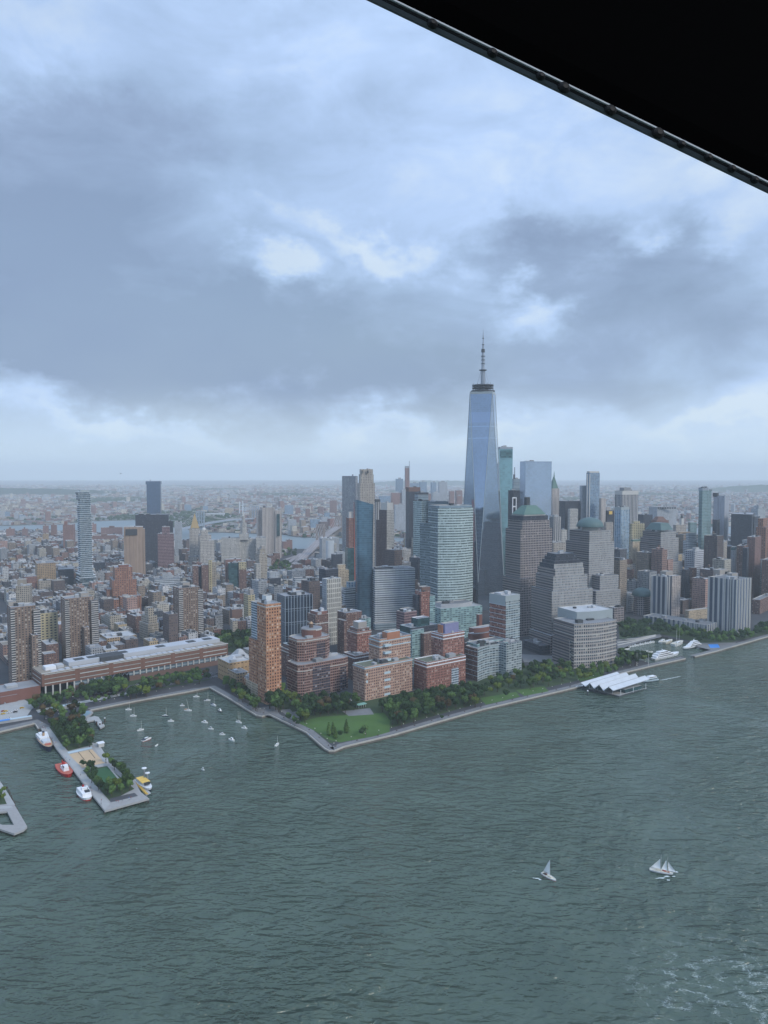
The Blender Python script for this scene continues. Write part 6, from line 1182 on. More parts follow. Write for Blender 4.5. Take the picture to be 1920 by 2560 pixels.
for x, y, mi, s in ((1188, 1768, 2, 1.15), (1265, 1745, 0, .9), (981, 1812, 0, 1.2), (992, 1800, 1, 1.1), (1105, 1800, 0, .5), (850, 1845, 0, .7), (905, 1842, 0, .8), (914, 1836, 1, .9)): q = G(x, y); tree(q.x, q.y, LAND, s, mi, 1, group=g1)
for x, y, s in ((822, 1838, 1.15), (832, 1836, 1.1), (866, 1832, 1.2), (838, 1846, 1.0)): q = G(x, y); tree(q.x, q.y, LAND, s, 1, 0, True, 'pointed trees on the lawn')
g2 = 'trees along the riverside avenue'
grove([(72, 1765), (180, 1742), (300, 1718), (300, 1735), (180, 1755), (90, 1780)], 7, 40, (3, 1.4, .1, .3), g2, seed=8, smax=1.2)
grove([(190, 1722), (300, 1712), (318, 1730), (300, 1740), (200, 1744)], 7, 26, (3, 1.4, .1, .3), g2, seed=9, smin=1, smax=1.3)
grove([(318, 1735), (365, 1726), (370, 1742), (325, 1750)], 7, 9, (2, 2, .1, .1), g2, seed=10, smin=1, smax=1.25)
grove([(350, 1712), (500, 1685), (524, 1690), (520, 1706), (440, 1722), (370, 1732)], 7.5, 46, (3, 1.2, .1, .5), g2, seed=12, smax=1.1)
grove([(215, 1756), (320, 1738), (322, 1746), (222, 1764)], 7, 12, (2, 2, .1, .1), g2, seed=13, smin=.5, smax=.75)
grove([(20, 1745), (40, 1740), (44, 1750), (26, 1754)], 6, 3, (2, 2, 0, 0), g2, seed=14)
g3 = 'trees of the small city park'
grove([(508, 1622), (560, 1590), (645, 1590), (645, 1625), (560, 1635)], 8, 50, (3, 1.6, .1, 0), g3, seed=15, smin=1.0, smax=1.5)
g4 = 'trees round the marina'
grove([(1548, 1568), (1640, 1555), (1690, 1572), (1692, 1590), (1640, 1592), (1555, 1606)], 8, 46, (4, .6, 0, 0), g4, seed=16, smin=1, smax=1.4)
grove([(1695, 1580), (1785, 1592), (1880, 1590), (1880, 1602), (1800, 1612), (1760, 1612), (1700, 1600)], 8, 40, (2.5, 1.6, .5, 0), g4, seed=18, smin=1, smax=1.4)
grove([(1882, 1578), (1990, 1555), (1990, 1568), (1884, 1596)], 8, 20, (3, 1, .1, 0), g4, seed=19, smin=1.1, smax=1.5)
grove([(1546, 1640), (1610, 1645), (1625, 1655), (1570, 1672), (1548, 1660)], 7.5, 22, (3.5, 1, .1, 0), g4, seed=20, smin=.9, smax=1.3)
grove([(1440, 1682), (1500, 1672), (1560, 1660), (1580, 1668), (1545, 1684), (1450, 1708)], 7, 26, (1.5, 2, 1.1, 0), g4, seed=21, smin=.8, smax=1.15)
grove([(668, 1440), (728, 1438), (728, 1412), (690, 1408)], 10, 30, (3, 1, 0, 0), 'trees of the civic square', seed=22, smin=1.1, smax=1.6)
grove([(706, 1402), (745, 1395), (740, 1380), (706, 1378)], 11, 14, (3, 1, 0, 0), 'trees of the civic square', seed=24, smin=1.1, smax=1.6)
# ================================================================== PIERS
def pier(name, px, z, mat, pilecol='wood_dark', label=None):
    P_ = ccw(gp(px, z)); mb = MB(); mb.walls([(*p, z - 1.4) for p in P_], [(*p, z) for p in P_], 'paving_pale'); mb.face([(*p, z) for p in P_], mat); mb.face([(*p, z - 1.4) for p in P_][::-1], mat)
    o = mb.build(name); struct(o)
    pl = MB()
    for i, p in enumerate(P_):
        a, b = Vector(p), Vector(P_[(i + 1) % len(P_)]); L = (b - a).length; d = (b - a) / L; n = Vector((-d.y, d.x))
        for k in range(int(L / 4.5) + 1): q = a + d * (k * 4.5) + n * 1.0; pl.tube((*q, -2), (*q, z - 1.3), .35, .35, pilecol, 6)
    pl.build('pilings', o)['kind'] = 'stuff'
    return o
PZ = 2.6
pier('pier', [(72, 1779), (88, 1786), (130, 1770), (214, 1768), (233, 1780), (205, 1812), (233, 1856), (262, 1893), (300, 1930), (336, 1950), (352, 1980), (373, 1996), (262, 2027), (90, 1806)], PZ + .3, 'deck')
pier('pier', [(184, 1803), (236, 1790), (246, 1792), (262, 1814), (251, 1820), (236, 1800), (188, 1811)], PZ, 'paving_pale')
def psheet(name, px, dz, mat): return sheet(name, px, dz, mat, PZ + .3)
psheet('path', [(92, 1800), (108, 1796), (152, 1858), (205, 1915), (275, 2010), (262, 2024)], .012, 'paving_pale')
psheet('park_ground', [(108, 1795), (130, 1775), (205, 1772), (205, 1812), (232, 1862), (168, 1878), (150, 1862)], .010, 'park_ground')
psheet('playground', [(130, 1775), (212, 1770), (228, 1782), (200, 1800), (160, 1798)], .024, 'blue_paving')
psheet('sand_court', [(172, 1886), (230, 1873), (262, 1907), (206, 1920)], .02, 'sand')
psheet('path', [(168, 1880), (230, 1866), (231, 1871), (172, 1884)], .022, 'sky_trim')
psheet('turf', [(206, 1925), (268, 1915), (336, 1972), (275, 2003)], .014, 'park_ground')
psheet('turf', [(236, 1925), (268, 1917), (306, 1958), (256, 1974)], .028, 'turf')
psheet('path', [(230, 1858), (246, 1858), (275, 1905), (258, 1905)], .03, 'paving_pale')
psheet('path', [(268, 1915), (272, 1915), (308, 1956), (304, 1959)], .04, 'paving_pale')
psheet('path', [(204, 1922), (266, 1909), (267, 1912), (206, 1926)], .04, 'paving_pale')
psheet('path', [(274, 1996), (336, 1982), (345, 1990), (276, 2006)], .032, 'roof_tar')
# court nets and posts, lamp posts, moorings
for k in (0, 1):
    p, q = G(196 + 26 * k, 1886 - 5 * k, PZ + .3), G(212 + 26 * k, 1906 - 5 * k, PZ + .3); o = empty('volleyball_net', p, 'thin volleyball net on the sand court, the %s one' % ('left' if k == 0 else 'right'), 'net', 'nets on the sand court'); d = 2.6
    for t in (p, q): MB().tube((t.x, t.y, t.z), (t.x, t.y, t.z + d), .08, .08, 'steel', 5).build('post', o)
    MB().face([(p.x, p.y, p.z + 1.6), (q.x, q.y, q.z + 1.6), (q.x, q.y, q.z + 2.4), (p.x, p.y, p.z + 2.4)], 'steel_dark').build('mesh_net', o)
for i, (x, y) in enumerate([(242, 1815), (250, 1818), (257, 1816), (262, 1806)]):
    p = G(x, y, 0); o = empty('mooring_pile', p, 'cluster of dark mooring piles at the small jetty end, %s from left' % ORD[i], 'mooring pile', 'piles at the small jetty'); MB().tube((p.x, p.y, -2), (p.x, p.y, 4.5), .8, .7, 'wood_dark', 7).build('pile', o); MB().lathe(p.x, p.y, [(.8, 4.4), (.8, 4.9), (.1, 5.1)], 'white_paint' if i % 2 else 'steel_dark', 7).build('cap', o)
gP = 'trees planted on the pier'
Z = PZ + .3
grove([(100, 1790), (125, 1778), (205, 1775), (222, 1788), (200, 1800), (150, 1805), (110, 1812)], 7, 14, (1.5, 2, .2, 1.4), gP, Z, .9, 1.25, 31)
grove([(118, 1812), (190, 1806), (205, 1820), (228, 1856), (228, 1868), (168, 1876), (146, 1852)], 6.6, 46, (3.4, 1.4, .1, .6), gP, Z, .75, 1.15, 32)
grove([(212, 1928), (232, 1925), (250, 1972), (246, 1985), (234, 1968)], 5.5, 8, (2, 2, .1, 0), gP, Z, .6, .95, 33)
grove([(250, 1978), (330, 1962), (330, 1976), (276, 1998)], 6.2, 17, (1.8, 2, 1.1, 0), gP, Z, .7, 1.05, 34)
grove([(275, 1916), (290, 1916), (330, 1958), (320, 1966), (308, 1956)], 5.5, 12, (2.4, 1.6, .3, 0), gP, Z, .65, .95, 35)
for x, y, mi, s in ((265, 1908, 2, .9), (206, 1917, 0, .55), (212, 1918, 0, .5)): q = G(x, y, Z); tree(q.x, q.y, Z, s, mi, 2, group=gP)
for i, (x, y, m, lab) in enumerate([(203, 1832, 'tent', 'pale round canopy half hidden by trees on the pier'), (252, 1866, 'white_paint', 'small white kiosk on the outer edge of the pier'), (148, 1774, 'sky_trim', 'blue-roofed pavilion at the root of the pier'), (180, 1768, 'sky_trim', 'grey-blue pavilion by the playground')]):
    p = G(x, y, Z); o = empty('pavilion', p, lab, 'pavilion'); s = 4.5 if i == 0 else 4
    mbb = MB().lathe(p.x, p.y, [(.6, Z), (.5, Z + 3), (s, Z + 3.2), (.3, Z + 4.4)], m, 14) if i == 0 else MB().box(p.x, p.y, Z, 14 if i > 1 else 5, 5, 3.4, 'stone_trim', GRID)
    mbb.build('body', o)
    if i: MB().box(p.x, p.y, Z + 3.4, 15 if i > 1 else 6, 6, .5, m, GRID).build('roof', o)
# second pier at the lower left with its triangular opening
z2 = 2.8
pier('pier', [(-60, 1955), (0, 1952), (40, 2018), (68, 2066), (60, 2074), (36, 2084), (0, 2072), (-60, 2050), (-60, 2040), (6, 2062), (35, 2062), (18, 2028), (-60, 2036)], z2, 'deck')
sheet('pier_lawn', [(-60, 1975), (2, 1975), (17, 2010), (-60, 2018)], .02, 'park_ground', z2)
sheet('path', [(-60, 2019), (28, 2014), (33, 2020), (-60, 2027)], .03, 'paving_pale', z2)
sheet('path', [(-10, 1958), (4, 1958), (38, 2012), (18, 2012), (2, 1974), (-10, 1974)], .026, 'paving_pale', z2)
for i in range(9):
    x, y = 18 + i * 3.4 + (i % 2), 1972 + i * 7.6; p = G(x, y, 0); o = tag(MB().tube((p.x, p.y, -2), (p.x, p.y, 2.2), .45, .4, 'wood_dark', 6).build('mooring_pile', origin=(p.x, p.y, 0)), 'stubby dark pile beside the lower left pier, %s from the shore' % ORD[i], 'mooring pile', 'old piles in a row')
rp = G(10, 2026, z2); q_ = G(10, 2052, z2)
# blue boat rack along the left quay
p, q = G(-20, 1812), G(80, 1796); d = (q - p); L = d.length; a = math.atan2(d.y, d.x); c = (p + q) / 2
o = empty('boathouse', c, 'long low blue and white covered shelter on the left quay', 'shelter')
MB().box(c.x, c.y, LAND, L, 4, 2.6, 'roof_white', a).build('body', o); c2 = p + d * .22; MB().box(c2.x, c2.y, LAND + 2.6, L * .44, 4.4, .5, 'blue_paint', a).build('blue_roof', o); c3 = p + d * .72; MB().box(c3.x, c3.y, LAND + 2.6, L * .54, 4.4, .4, 'sky_trim', a).build('pale_roof', o)
# blue court by the marina
struct(sheet('play_surface', [(1770, 1611), (1795, 1610), (1800, 1619), (1776, 1620)], .04, 'blue_paint'))
# low walls of the marina steps
for k in range(3):
    mb = MB(); E = gp([(1545, 1600 + k * 7), (1590, 1598 + k * 3), (1640, 1588 + k * 1.5)]); st = strip(E, 0, 1.6, 0)
    for (a_, b_), (c_, d_) in zip(st, st[1:]): mb.prism([tuple(a_), tuple(c_), tuple(d_), tuple(b_)][::1], LAND, LAND + .9, 'stone_trim', 'stone_trim')
    tag(mb.build('terrace_wall'), 'curved pale terrace wall stepping down to the marina, %s from the water' % ORD[2 - k], 'wall', 'marina terrace walls')
# ferry terminal: folded white roof on a floating dock
def terminal():
    P = G(1500, 1740, 0); root = empty('ferry_terminal', P, 'floating ferry terminal under a folded white tent roof', 'ferry terminal'); z = 1.4
    A, B, C, D_ = G(1470, 1722, z), G(1548, 1740, z), G(1604, 1722, z), G(1540, 1705, z)
    P_ = ccw([tuple(p)[:2] for p in (A, B, C, D_)]); mb = MB().prism(P_, -1, z, 'steel_dark', 'deck'); mb.build('barge', root)
    u_ = (Vector(B[:2]) - Vector(A[:2])); v_ = (Vector(D_[:2]) - Vector(A[:2]))
    def pt(s, t, zz): q = Vector(A[:2]) + u_ * s + v_ * t; return (q.x, q.y, zz)
    # three ridges run along v; valleys between
    hs = [(-.10, 11), (.06, 7.5), (.20, 13), (.34, 7.5), (.50, 13.5), (.64, 7.5), (.80, 13.5), (.95, 10)]
    mb = MB()
    for (s0, h0), (s1, h1) in zip(hs, hs[1:]):
        f0, f1 = 1.6, 1.6
        mb.face([pt(s0, -.15, h0 - f0 * .9), pt(s1, -.15, h1 - f1 * .9), pt(s1, .5, h1), pt(s0, .5, h0)], 'tent')
        mb.face([pt(s0, .5, h0), pt(s1, .5, h1), pt(s1, 1.15, h1 + 1.4), pt(s0, 1.15, h0 + 1.4)], 'tent')
        mb.face([pt(s0, -.15, h0 - f0 * .9 - .4), pt(s0, .5, h0 - .4), pt(s1, .5, h1 - .4), pt(s1, -.15, h1 - f1 * .9 - .4)], 'tent')
        mb.face([pt(s0, .5, h0 - .4), pt(s0, 1.15, h0 + 1), pt(s1, 1.15, h1 + 1), pt(s1, .5, h1 - .4)], 'tent')
        mb.face([pt(s0, -.15, h0 - f0 * .9 - .4), pt(s1, -.15, h1 - f1 * .9 - .4), pt(s1, -.15, h1 - f1 * .9), pt(s0, -.15, h0 - f0 * .9)], 'white_paint')
    mb.build('tent_roof', root)
    for s_, h_ in hs: MB().tube(pt(s_, -.15, h_ - 1.4), pt(s_, .5, h_ + .05), .22, .22, 'mech', 5).tube(pt(s_, .5, h_ + .05), pt(s_, 1.15, h_ + 1.45), .22, .22, 'mech', 5).build('fold_shade_line', root)  # added grey tubes along the folds imitate their shading lines
    for s in (.0, .26, .5, .75, 1.0):
        for t in (.05, .5, .95): MB().tube(pt(s, t, z), pt(s, t, 8.3), .3, .3, 'white_paint', 6).build('column', root)
    for (s0, t0, s1, t1) in ((.08, .08, .4, .9), (.5, .3, .92, .9)):
        Q = ccw([pt(s0, t0, 0)[:2], pt(s1, t0, 0)[:2], pt(s1, t1, 0)[:2], pt(s0, t1, 0)[:2]]); MB().prism(Q, z, z + 4.2, 'teal_glass', 'roof_white').build('waiting_hall', root)
    rl = MB()
    for i in range(26): s = i / 25; rl.tube(pt(s, .01, z), pt(s, .01, z + 1.2), .08, .08, 'white_paint', 4); rl.tube(pt(.99, s, z), pt(.99, s, z + 1.2), .08, .08, 'white_paint', 4)
    rl.tube(pt(0, .01, z + 1.2), pt(1, .01, z + 1.2), .1, .1, 'white_paint', 4).tube(pt(.99, 0, z + 1.2), pt(.99, 1, z + 1.2), .1, .1, 'white_paint', 4); rl.build('railing', root)
    g0, g1 = G(1470, 1712, 3), G(1440, 1716, 3.1); mb = MB(); d = (g1 - g0).normalized(); n = Vector((-d.y, d.x, 0)) * 1.6; mb.face([g0 - n, g1 - n, g1 + n, g0 + n], 'white_paint'); mb.build('gangway', root)
    return root
terminal()
for i, (x, y) in enumerate([(1459, 1722), (1469, 1738), (1487, 1731), (1476, 1716)]):
    p = G(x, y, 0); o = empty('mooring_pile', p, 'dark mooring dolphin left of the ferry terminal, %s from left' % ORD[(0, 1, 3, 2)[i]], 'mooring pile', 'dolphins by the ferry terminal'); MB().tube((p.x, p.y, -2), (p.x, p.y, 5), .9, .8, 'steel_dark', 8).build('pile', o); MB().lathe(p.x, p.y, [(1, 4.9), (1, 5.4), (.1, 6.2)], 'white_paint', 8).build('cap', o)
# tall white-capped piles by the yellow boat
for i, (x, y, t) in enumerate([(361, 1956, 1921), (369, 1958, 1933)]):
    p = G(x, y, 0); zt = AT(x, t, p.y).z; o = empty('guide_pile', p, 'tall grey guide pile with white collar beside the yellow boat, the %s one' % ('left' if i == 0 else 'right'), 'pile', 'guide piles by the yellow boat'); MB().tube((p.x, p.y, -2), (p.x, p.y, zt), .65, .6, 'steel', 8).build('pile', o); MB().lathe(p.x, p.y, [(.7, zt - .5), (2.1, zt), (2.1, zt + .5), (.3, zt + .9)], 'white_paint', 8).build('collar', o); MB().tube((p.x, p.y, zt + .8), (p.x, p.y, zt + 5), .18, .1, 'steel_dark', 5).build('spike', o)
# flag poles on the marina breakwater
for i, (x, yb, yt) in enumerate([(1592, 1664, 1632), (1621, 1664, 1634), (1691, 1617, 1577)]):
    p = G(x, yb); zt = AT(x, yt, p.y).z; o = empty('light_mast', p, ['slender pale mast left on the marina breakwater', 'slender pale mast right on the marina breakwater', 'tall pale mast at the back of the marina'][i], 'mast'); MB().tube((p.x, p.y, LAND), (p.x, p.y, zt), .35, .2, 'stone_trim', 6).build('pole', o); MB().box(p.x, p.y, LAND, 1.6, 1.6, .9, 'stone_trim').build('base', o)
# ================================================================== BOATS
def hullmb(L, W, H_, mat, top, blunt=.55, dk=0.0, stern=.75, sheer=.25, stripe=None):
    mb = MB(); N = 14; rail = []; wl = []; de = []
    for i in range(N + 1):
        t = i / N; w = W / 2 * (stern + (1 - stern) * math.sin(min(1, t / .35) * math.pi / 2)) if t < .35 else W / 2 * max(0.02, (1 - ((t - .35) / .65) ** 2.1)) ** blunt
        x = (t - .5) * L; z = H_ * (1 + sheer * max(0, t - .3) ** 1.5); rail.append((x, w, z)); wl.append((x * .94, w * .82, -.4))
    R_ = [(x, -w, z) for x, w, z in rail] + [(x, w, z) for x, w, z in rail[::-1]]; Wl = [(x, -w, z) for x, w, z in wl] + [(x, w, z) for x, w, z in wl[::-1]]
    if stripe:
        Md = [tuple(Vector(a).lerp(Vector(b), .45)) for a, b in zip(Wl, R_)]; mb.walls(Wl, Md, stripe); mb.walls(Md, R_, mat)
    else: mb.walls(Wl, R_, mat)
    n = N + 1
    dm = MB()
    for i in range(N): dm.face([(rail[i][0], -rail[i][1] * .93, rail[i][2] - .12), (rail[i + 1][0], -rail[i + 1][1] * .93, rail[i + 1][2] - .12), (rail[i + 1][0], rail[i + 1][1] * .93, rail[i + 1][2] - .12), (rail[i][0], rail[i][1] * .93, rail[i][2] - .12)], top)
    for i in range(N):                                # rail cap
        for s in (-1, 1):
            a, b = rail[i], rail[i + 1]; q = [(a[0], s * a[1], a[2]), (b[0], s * b[1], b[2]), (b[0], s * b[1] * .9, b[2]), (a[0], s * a[1] * .9, a[2])]; mb.face(q if s < 0 else q[::-1], mat)
    return mb, dm, rail
def cabin(x0, x1, W, z0, z1, mat, taper=.85, rake=.3):
    mb = MB(); lo = [(x0, -W / 2, z0), (x1, -W / 2 * .85, z0), (x1, W / 2 * .85, z0), (x0, W / 2, z0)]; k = (z1 - z0) * rake
    hi = [(x0 + k * .3, -W / 2 * taper, z1), (x1 - k, -W / 2 * .8 * taper, z1), (x1 - k, W / 2 * .8 * taper, z1), (x0 + k * .3, W / 2 * taper, z1)]
    mb.walls(lo, hi, mat).face(hi, mat); return mb
def place(name, label, cat, stern, bow, group=None, heel=0):
    a, b = G(*stern, 0), G(*bow, 0); L = (b - a).length; c = (a + b) / 2
    o = bpy.data.objects.new(name, None); COL.objects.link(o); o.location = c; o.rotation_euler = (heel, 0, math.atan2(b.y - a.y, b.x - a.x)); ORG[o.name] = Vector((0, 0, 0)); tag(o, label, cat, group); return o, L
def B_(mb, name, root, **k): o = mb.build(name, None, (0, 0, 0), **k); o.parent = root; ORG[o.name] = Vector((0, 0, 0)); return o
def yachtlet(kind, label, stern, bow, mat='hull_white', mast=9, cab=True, group='boats moored in the cove', two=False, lean=0, cover=None, stripe=None):
    o, L = place({'s': 'sailboat', 'm': 'motorboat', 'h': 'open_boat'}[kind], label, 'boat', stern, bow, group); W = L * (.30 if kind != 'm' else .36); Hh = L * .10 + .25
    h, d, rail = hullmb(L, W, Hh, mat, 'cream', stripe=stripe); hu = B_(h, 'hull', o); B_(d, 'deck', o)
    if cab:
        c = cabin(-L * .18, L * .2, W * .55, Hh, Hh + (.6 if kind == 's' else 1.6), 'hull_white'); cb = B_(c, 'cabin', o)
        wz = (Hh + .2, Hh + .45) if kind == 's' else (Hh + .7, Hh + 1.3); wv = MB().box(0, 0, wz[0], L * .3, W * .56, wz[1] - wz[0], 'glass_dark'); B_(wv, 'windows', cb)
    if cover: B_(MB().box(-L * .3, 0, Hh, L * .28, W * .7, .8, cover), 'canvas_cover', o)
    if kind == 's':
        for x in ((L * .12,) if not two else (L * .18, -L * .12)):
            B_(MB().tube((x, 0, Hh), (x - lean * mast, 0, Hh + mast), .20, .11, 'stone_trim', 5), 'mast', o)
            B_(MB().tube((x, 0, Hh + 1.2), (x - L * .38, 0, Hh + 1.25), .13, .10, 'sail' if not cover else cover, 6), 'boom', o)
    return o
def M_(x, y): return (200 + x * .3134, 1700 + y * .3134)
def mb_boat(kind, label, x, y, dx, dy=0, **k): return yachtlet(kind, label, M_(x - dx, y - dy), M_(x + dx, y + dy), **k)
mb_boat('s', 'small white sailboat nearest the quay at the left of the cove', 388, 239, 25)
mb_boat('s', 'small white sailboat second from the left, just below the leftmost one', 426, 290, 26)
mb_boat('s', 'white sailboat with tilted hull in the left middle of the cove', 483, 402, 28, -6)
mb_boat('m', 'larger white motor cruiser with red waterline and dark canopy, lower left in the cove', 531, 481, 38, -13, cover='hull_navy', stripe='hull_red')
mb_boat('h', 'tiny white dinghy just below the motor cruiser with red waterline', 612, 524, 11, -8, cab=False)
mb_boat('s', 'dark blue sailboat in the upper middle of the cove', 682, 291, 27, mat='hull_navy')
mb_boat('h', 'long low white boat without mast below the dark blue sailboat', 726, 331, 25)
mb_boat('h', 'small white hull without mast near the upper quay', 816, 206, 19)
mb_boat('s', 'white sailboat whose mast leans far to one side', 862, 246, 30, 2, lean=.22, mast=12, cover='tan_deck')
mb_boat('s', 'white sailboat closest to the cove corner at the top', 928, 136, 25)
mb_boat('s', 'white sailboat with navy sail cover below the topmost one', 1015, 165, 26, -1, cover='hull_navy')
mb_boat('s', 'white sailboat pointing towards the promenade wall with navy cover', 1066, 204, 20, 8, cover='hull_navy')
mb_boat('m', 'small dark motorboat nearest the promenade wall', 1118, 250, 11, 9, mat='hull_navy')
mb_boat('m', 'white cabin motorboat in the centre of the cove', 996, 341, 25, 3)
mb_boat('h', 'white open boat with grey deck below the central cabin boat', 1045, 393, 21, 3)
mb_boat('h', 'white flat boat in the lower middle of the cove', 1136, 437, 23, 1, cover='mech')
mb_boat('m', 'plump white motorboat angled right, lowest of the cove boats', 1212, 482, 20, 9)
mb_boat('s', 'white ketch with two greenish masts on the right of the cove', 1268, 341, 23, 5, two=True, mast=11)
mb_boat('m', 'white motorboat with a tall cabin right of the two-masted ketch', 1312, 387, 22, 4)
mb_boat('s', 'lone white sailboat at the mouth of the cove pointing away', 1572, 521, 14, -12, mast=8)
mb_boat('h', 'tiny speedboat far out below all the moored boats', 982, 718, 11, 6, group=None)
# small sloop under sail, in the open river
def sloop():
    o, L = place('sailboat', 'white sloop under one tall triangular sail heading right in open river', 'boat', (1355, 2184), (1390, 2204), heel=0.03); W = L * .30; Hh = 1.0
    h, d, rail = hullmb(L, W, Hh, 'hull_white', 'cream', stripe='hull_red'); B_(h, 'hull', o); B_(d, 'deck', o)
    B_(cabin(-L * .05, L * .2, W * .5, Hh, Hh + .5, 'cream'), 'cabin', o); B_(MB().box(-L * .28, 0, Hh - .1, L * .22, W * .5, .25, 'wood_dark'), 'cockpit', o)
    a = G(1372, 2196, 0); zt = AT(1374, 2152, a.y).z + .6; B_(MB().tube((L * .08, 0, Hh), (L * .08, 0, zt), .1, .06, 'stone_trim', 6), 'mast', o)
    B_(MB().tube((L * .08, 0, Hh + 1.0), (-L * .42, L * .05, Hh + 1.0), .08, .07, 'stone_trim', 6), 'boom', o)
    def sail(x0, x1, z0, z1, bel, nm, y1=0, xt=None):
        mb = MB(); N = 8; rows = []
        for i in range(N + 1):
            t = i / N; xa = x0 + ((xt if xt is not None else x0) - x0) * t; w_ = (x1 - x0) * (1 - t) ** .9; row = []
            for j in range(5):
                s = j / 4; row.append((xa + w_ * s, bel * math.sin(s * math.pi) * (1 - t) + y1 * s * (1 - t), z0 + (z1 - z0) * t))
            rows.append(row)
        for A, B in zip(rows, rows[1:]):
            for j in range(4): mb.face([A[j], A[j + 1], B[j + 1], B[j]], 'sail')
        B_(mb, nm, o, smooth=True)
    sail(L * .07, -L * .42, Hh + 1.1, zt - .2, .5, 'main_sail', L * .05)
    for k in range(2): person((-L * .25 + k * .9, .35 - .5 * k, Hh + .1), o, k)
def person(p, root, k, sit=True):
    mb = MB(); x, y, z = p; c = ['hull_navy', 'hull_red', 'white_paint', 'tan_deck'][k % 4]
    mb.lathe(x, y, [(.17, z), (.20, z + .25), (.22, z + .55), (.10, z + .66), (.07, z + .70), (.11, z + .78), (.12, z + .88), (.09, z + .97), (.01, z + 1.0)], c, 8)
    mb.tube((x + .05, y - .1, z + .12), (x + .5, y - .12, z + .15), .1, .08, 'hull_navy', 5).tube((x + .05, y + .1, z + .12), (x + .5, y + .12, z + .15), .1, .08, 'hull_navy', 5).tube((x, y - .2, z + .5), (x + .28, y - .25, z + .25), .06, .05, c, 5).tube((x, y + .2, z + .5), (x + .28, y + .25, z + .25), .06, .05, c, 5)
    o = mb.build('person', None, (0, 0, 0)); M0 = root.matrix_basis if hasattr(root, 'matrix_basis') else None
    o.location = root.location; o.rotation_euler = root.rotation_euler
    tag(o, 'tiny %s person seated in the cockpit of the one-sailed sloop' % ('dark-clothed' if k == 0 else 'red-clothed'), 'person')
sloop()
def schooner():
    o, L = place('sailboat', 'two-masted white schooner with three sails, rightmost boat in open river', 'boat', (1624, 2176), (1683, 2188), heel=.06); W = L * .24; Hh = 1.5
    h, d, rail = hullmb(L, W, Hh, 'hull_white', 'cream', stripe='hull_navy'); B_(h, 'hull', o); B_(d, 'deck', o)
    B_(cabin(-L * .25, L * .02, W * .45, Hh, Hh + .8, 'cream'), 'cabin', o); B_(cabin(L * .12, L * .22, W * .35, Hh, Hh + .5, 'deck_red'), 'hatch', o)
    B_(MB().tube((L * .48, 0, Hh + .6), (L * .64, 0, Hh + 1.0), .15, .08, 'cream', 6), 'bowsprit', o)
    a = G(1655, 2184, 0)
    for nm, x, zt in (('main_mast', -L * .02, AT(1655, 2136, a.y).z), ('fore_mast', L * .26, AT(1672, 2141, a.y).z)): B_(MB().tube((x, 0, Hh), (x, 0, zt), .14, .07, 'stone_trim', 6), nm, o)
    def tri(P, nm):
        mb = MB(); A, B, C = [Vector(q) for q in P]; N = 6; cen = (A + B + C) / 3
        for i in range(N):
            for j in range(N - i):
                def f(i, j):
                    q = A + (B - A) * (i / N) + (C - A) * (j / N); k = (i / N) * (j / N) * (1 - i / N - j / N); return q + Vector((0, k * 10, 0))
                mb.face([f(i, j), f(i + 1, j), f(i, j + 1)], 'sail')
                if j < N - i - 1: mb.face([f(i + 1, j), f(i + 1, j + 1), f(i, j + 1)], 'sail')
        B_(mb, nm, o, smooth=True)
    z1 = AT(1651, 2149, a.y).z
    tri(((-L * .44, 0, Hh + 1.3), (-L * .04, 0, Hh + 1.0), (-L * .06, 0, z1)), 'main_sail'); tri(((-L * .01, 0, Hh + 1.0), (L * .24, 0, Hh + 1.0), (L * .20, 0, z1 + .2)), 'fore_sail'); tri(((L * .62, 0, Hh + 1.0), (L * .29, 0, Hh + 1.0), (L * .28, 0, z1 - 1)), 'jib_sail')
    B_(MB().tube((-L * .04, 0, Hh + .9), (-L * .46, 0, Hh + 1.2), .12, .1, 'cream', 6), 'main_boom', o); B_(MB().tube((L * .24, 0, Hh + .9), (0, 0, Hh + .95), .12, .1, 'cream', 6), 'fore_boom', o)
    B_(MB().box(L * .08, .5, Hh, 1.2, .6, .7, 'hull_red'), 'deck_box', o); B_(MB().box(L * .3, -.4, Hh, 1.4, .8, .6, 'orange_pent'), 'deck_box', o)
schooner()
# foam patches by the hulls: churned water, not a thing one could count
def foam(px, name='foam'):
    r = random.Random(int(px[0][0])); mb = MB()
    for cx, cy, rx, ry in px:
        c = G(cx, cy, .03); e = G(cx + rx, cy, .03); R_ = (e - c).length; k = ry / rx * 1.8
        P_ = [(c.x + R_ * r.uniform(.45, 1.15) * math.cos(t * .45), c.y + R_ * k * r.uniform(.45, 1.15) * math.sin(t * .45), .06) for t in range(14)]; mb.face(P_, 'foam')
    tag(mb.build(name), None, None, kind='stuff')
foam([(1343, 2196, 9, 1.6), (1350, 2199, 5, 1.2), (1334, 2195, 3, 1)]); foam([(1690, 2180, 7, 1.5), (1668, 2191, 9, 1.6), (1655, 2195, 10, 1.5), (1671, 2200, 5, 1.6), (1684, 2191, 5, 1.2), (1642, 2196, 5, .8)])
foam([(1655 + i * 6, 1700 - i * 1.2, 7 - i * .3, 1.0) for i in range(8)])
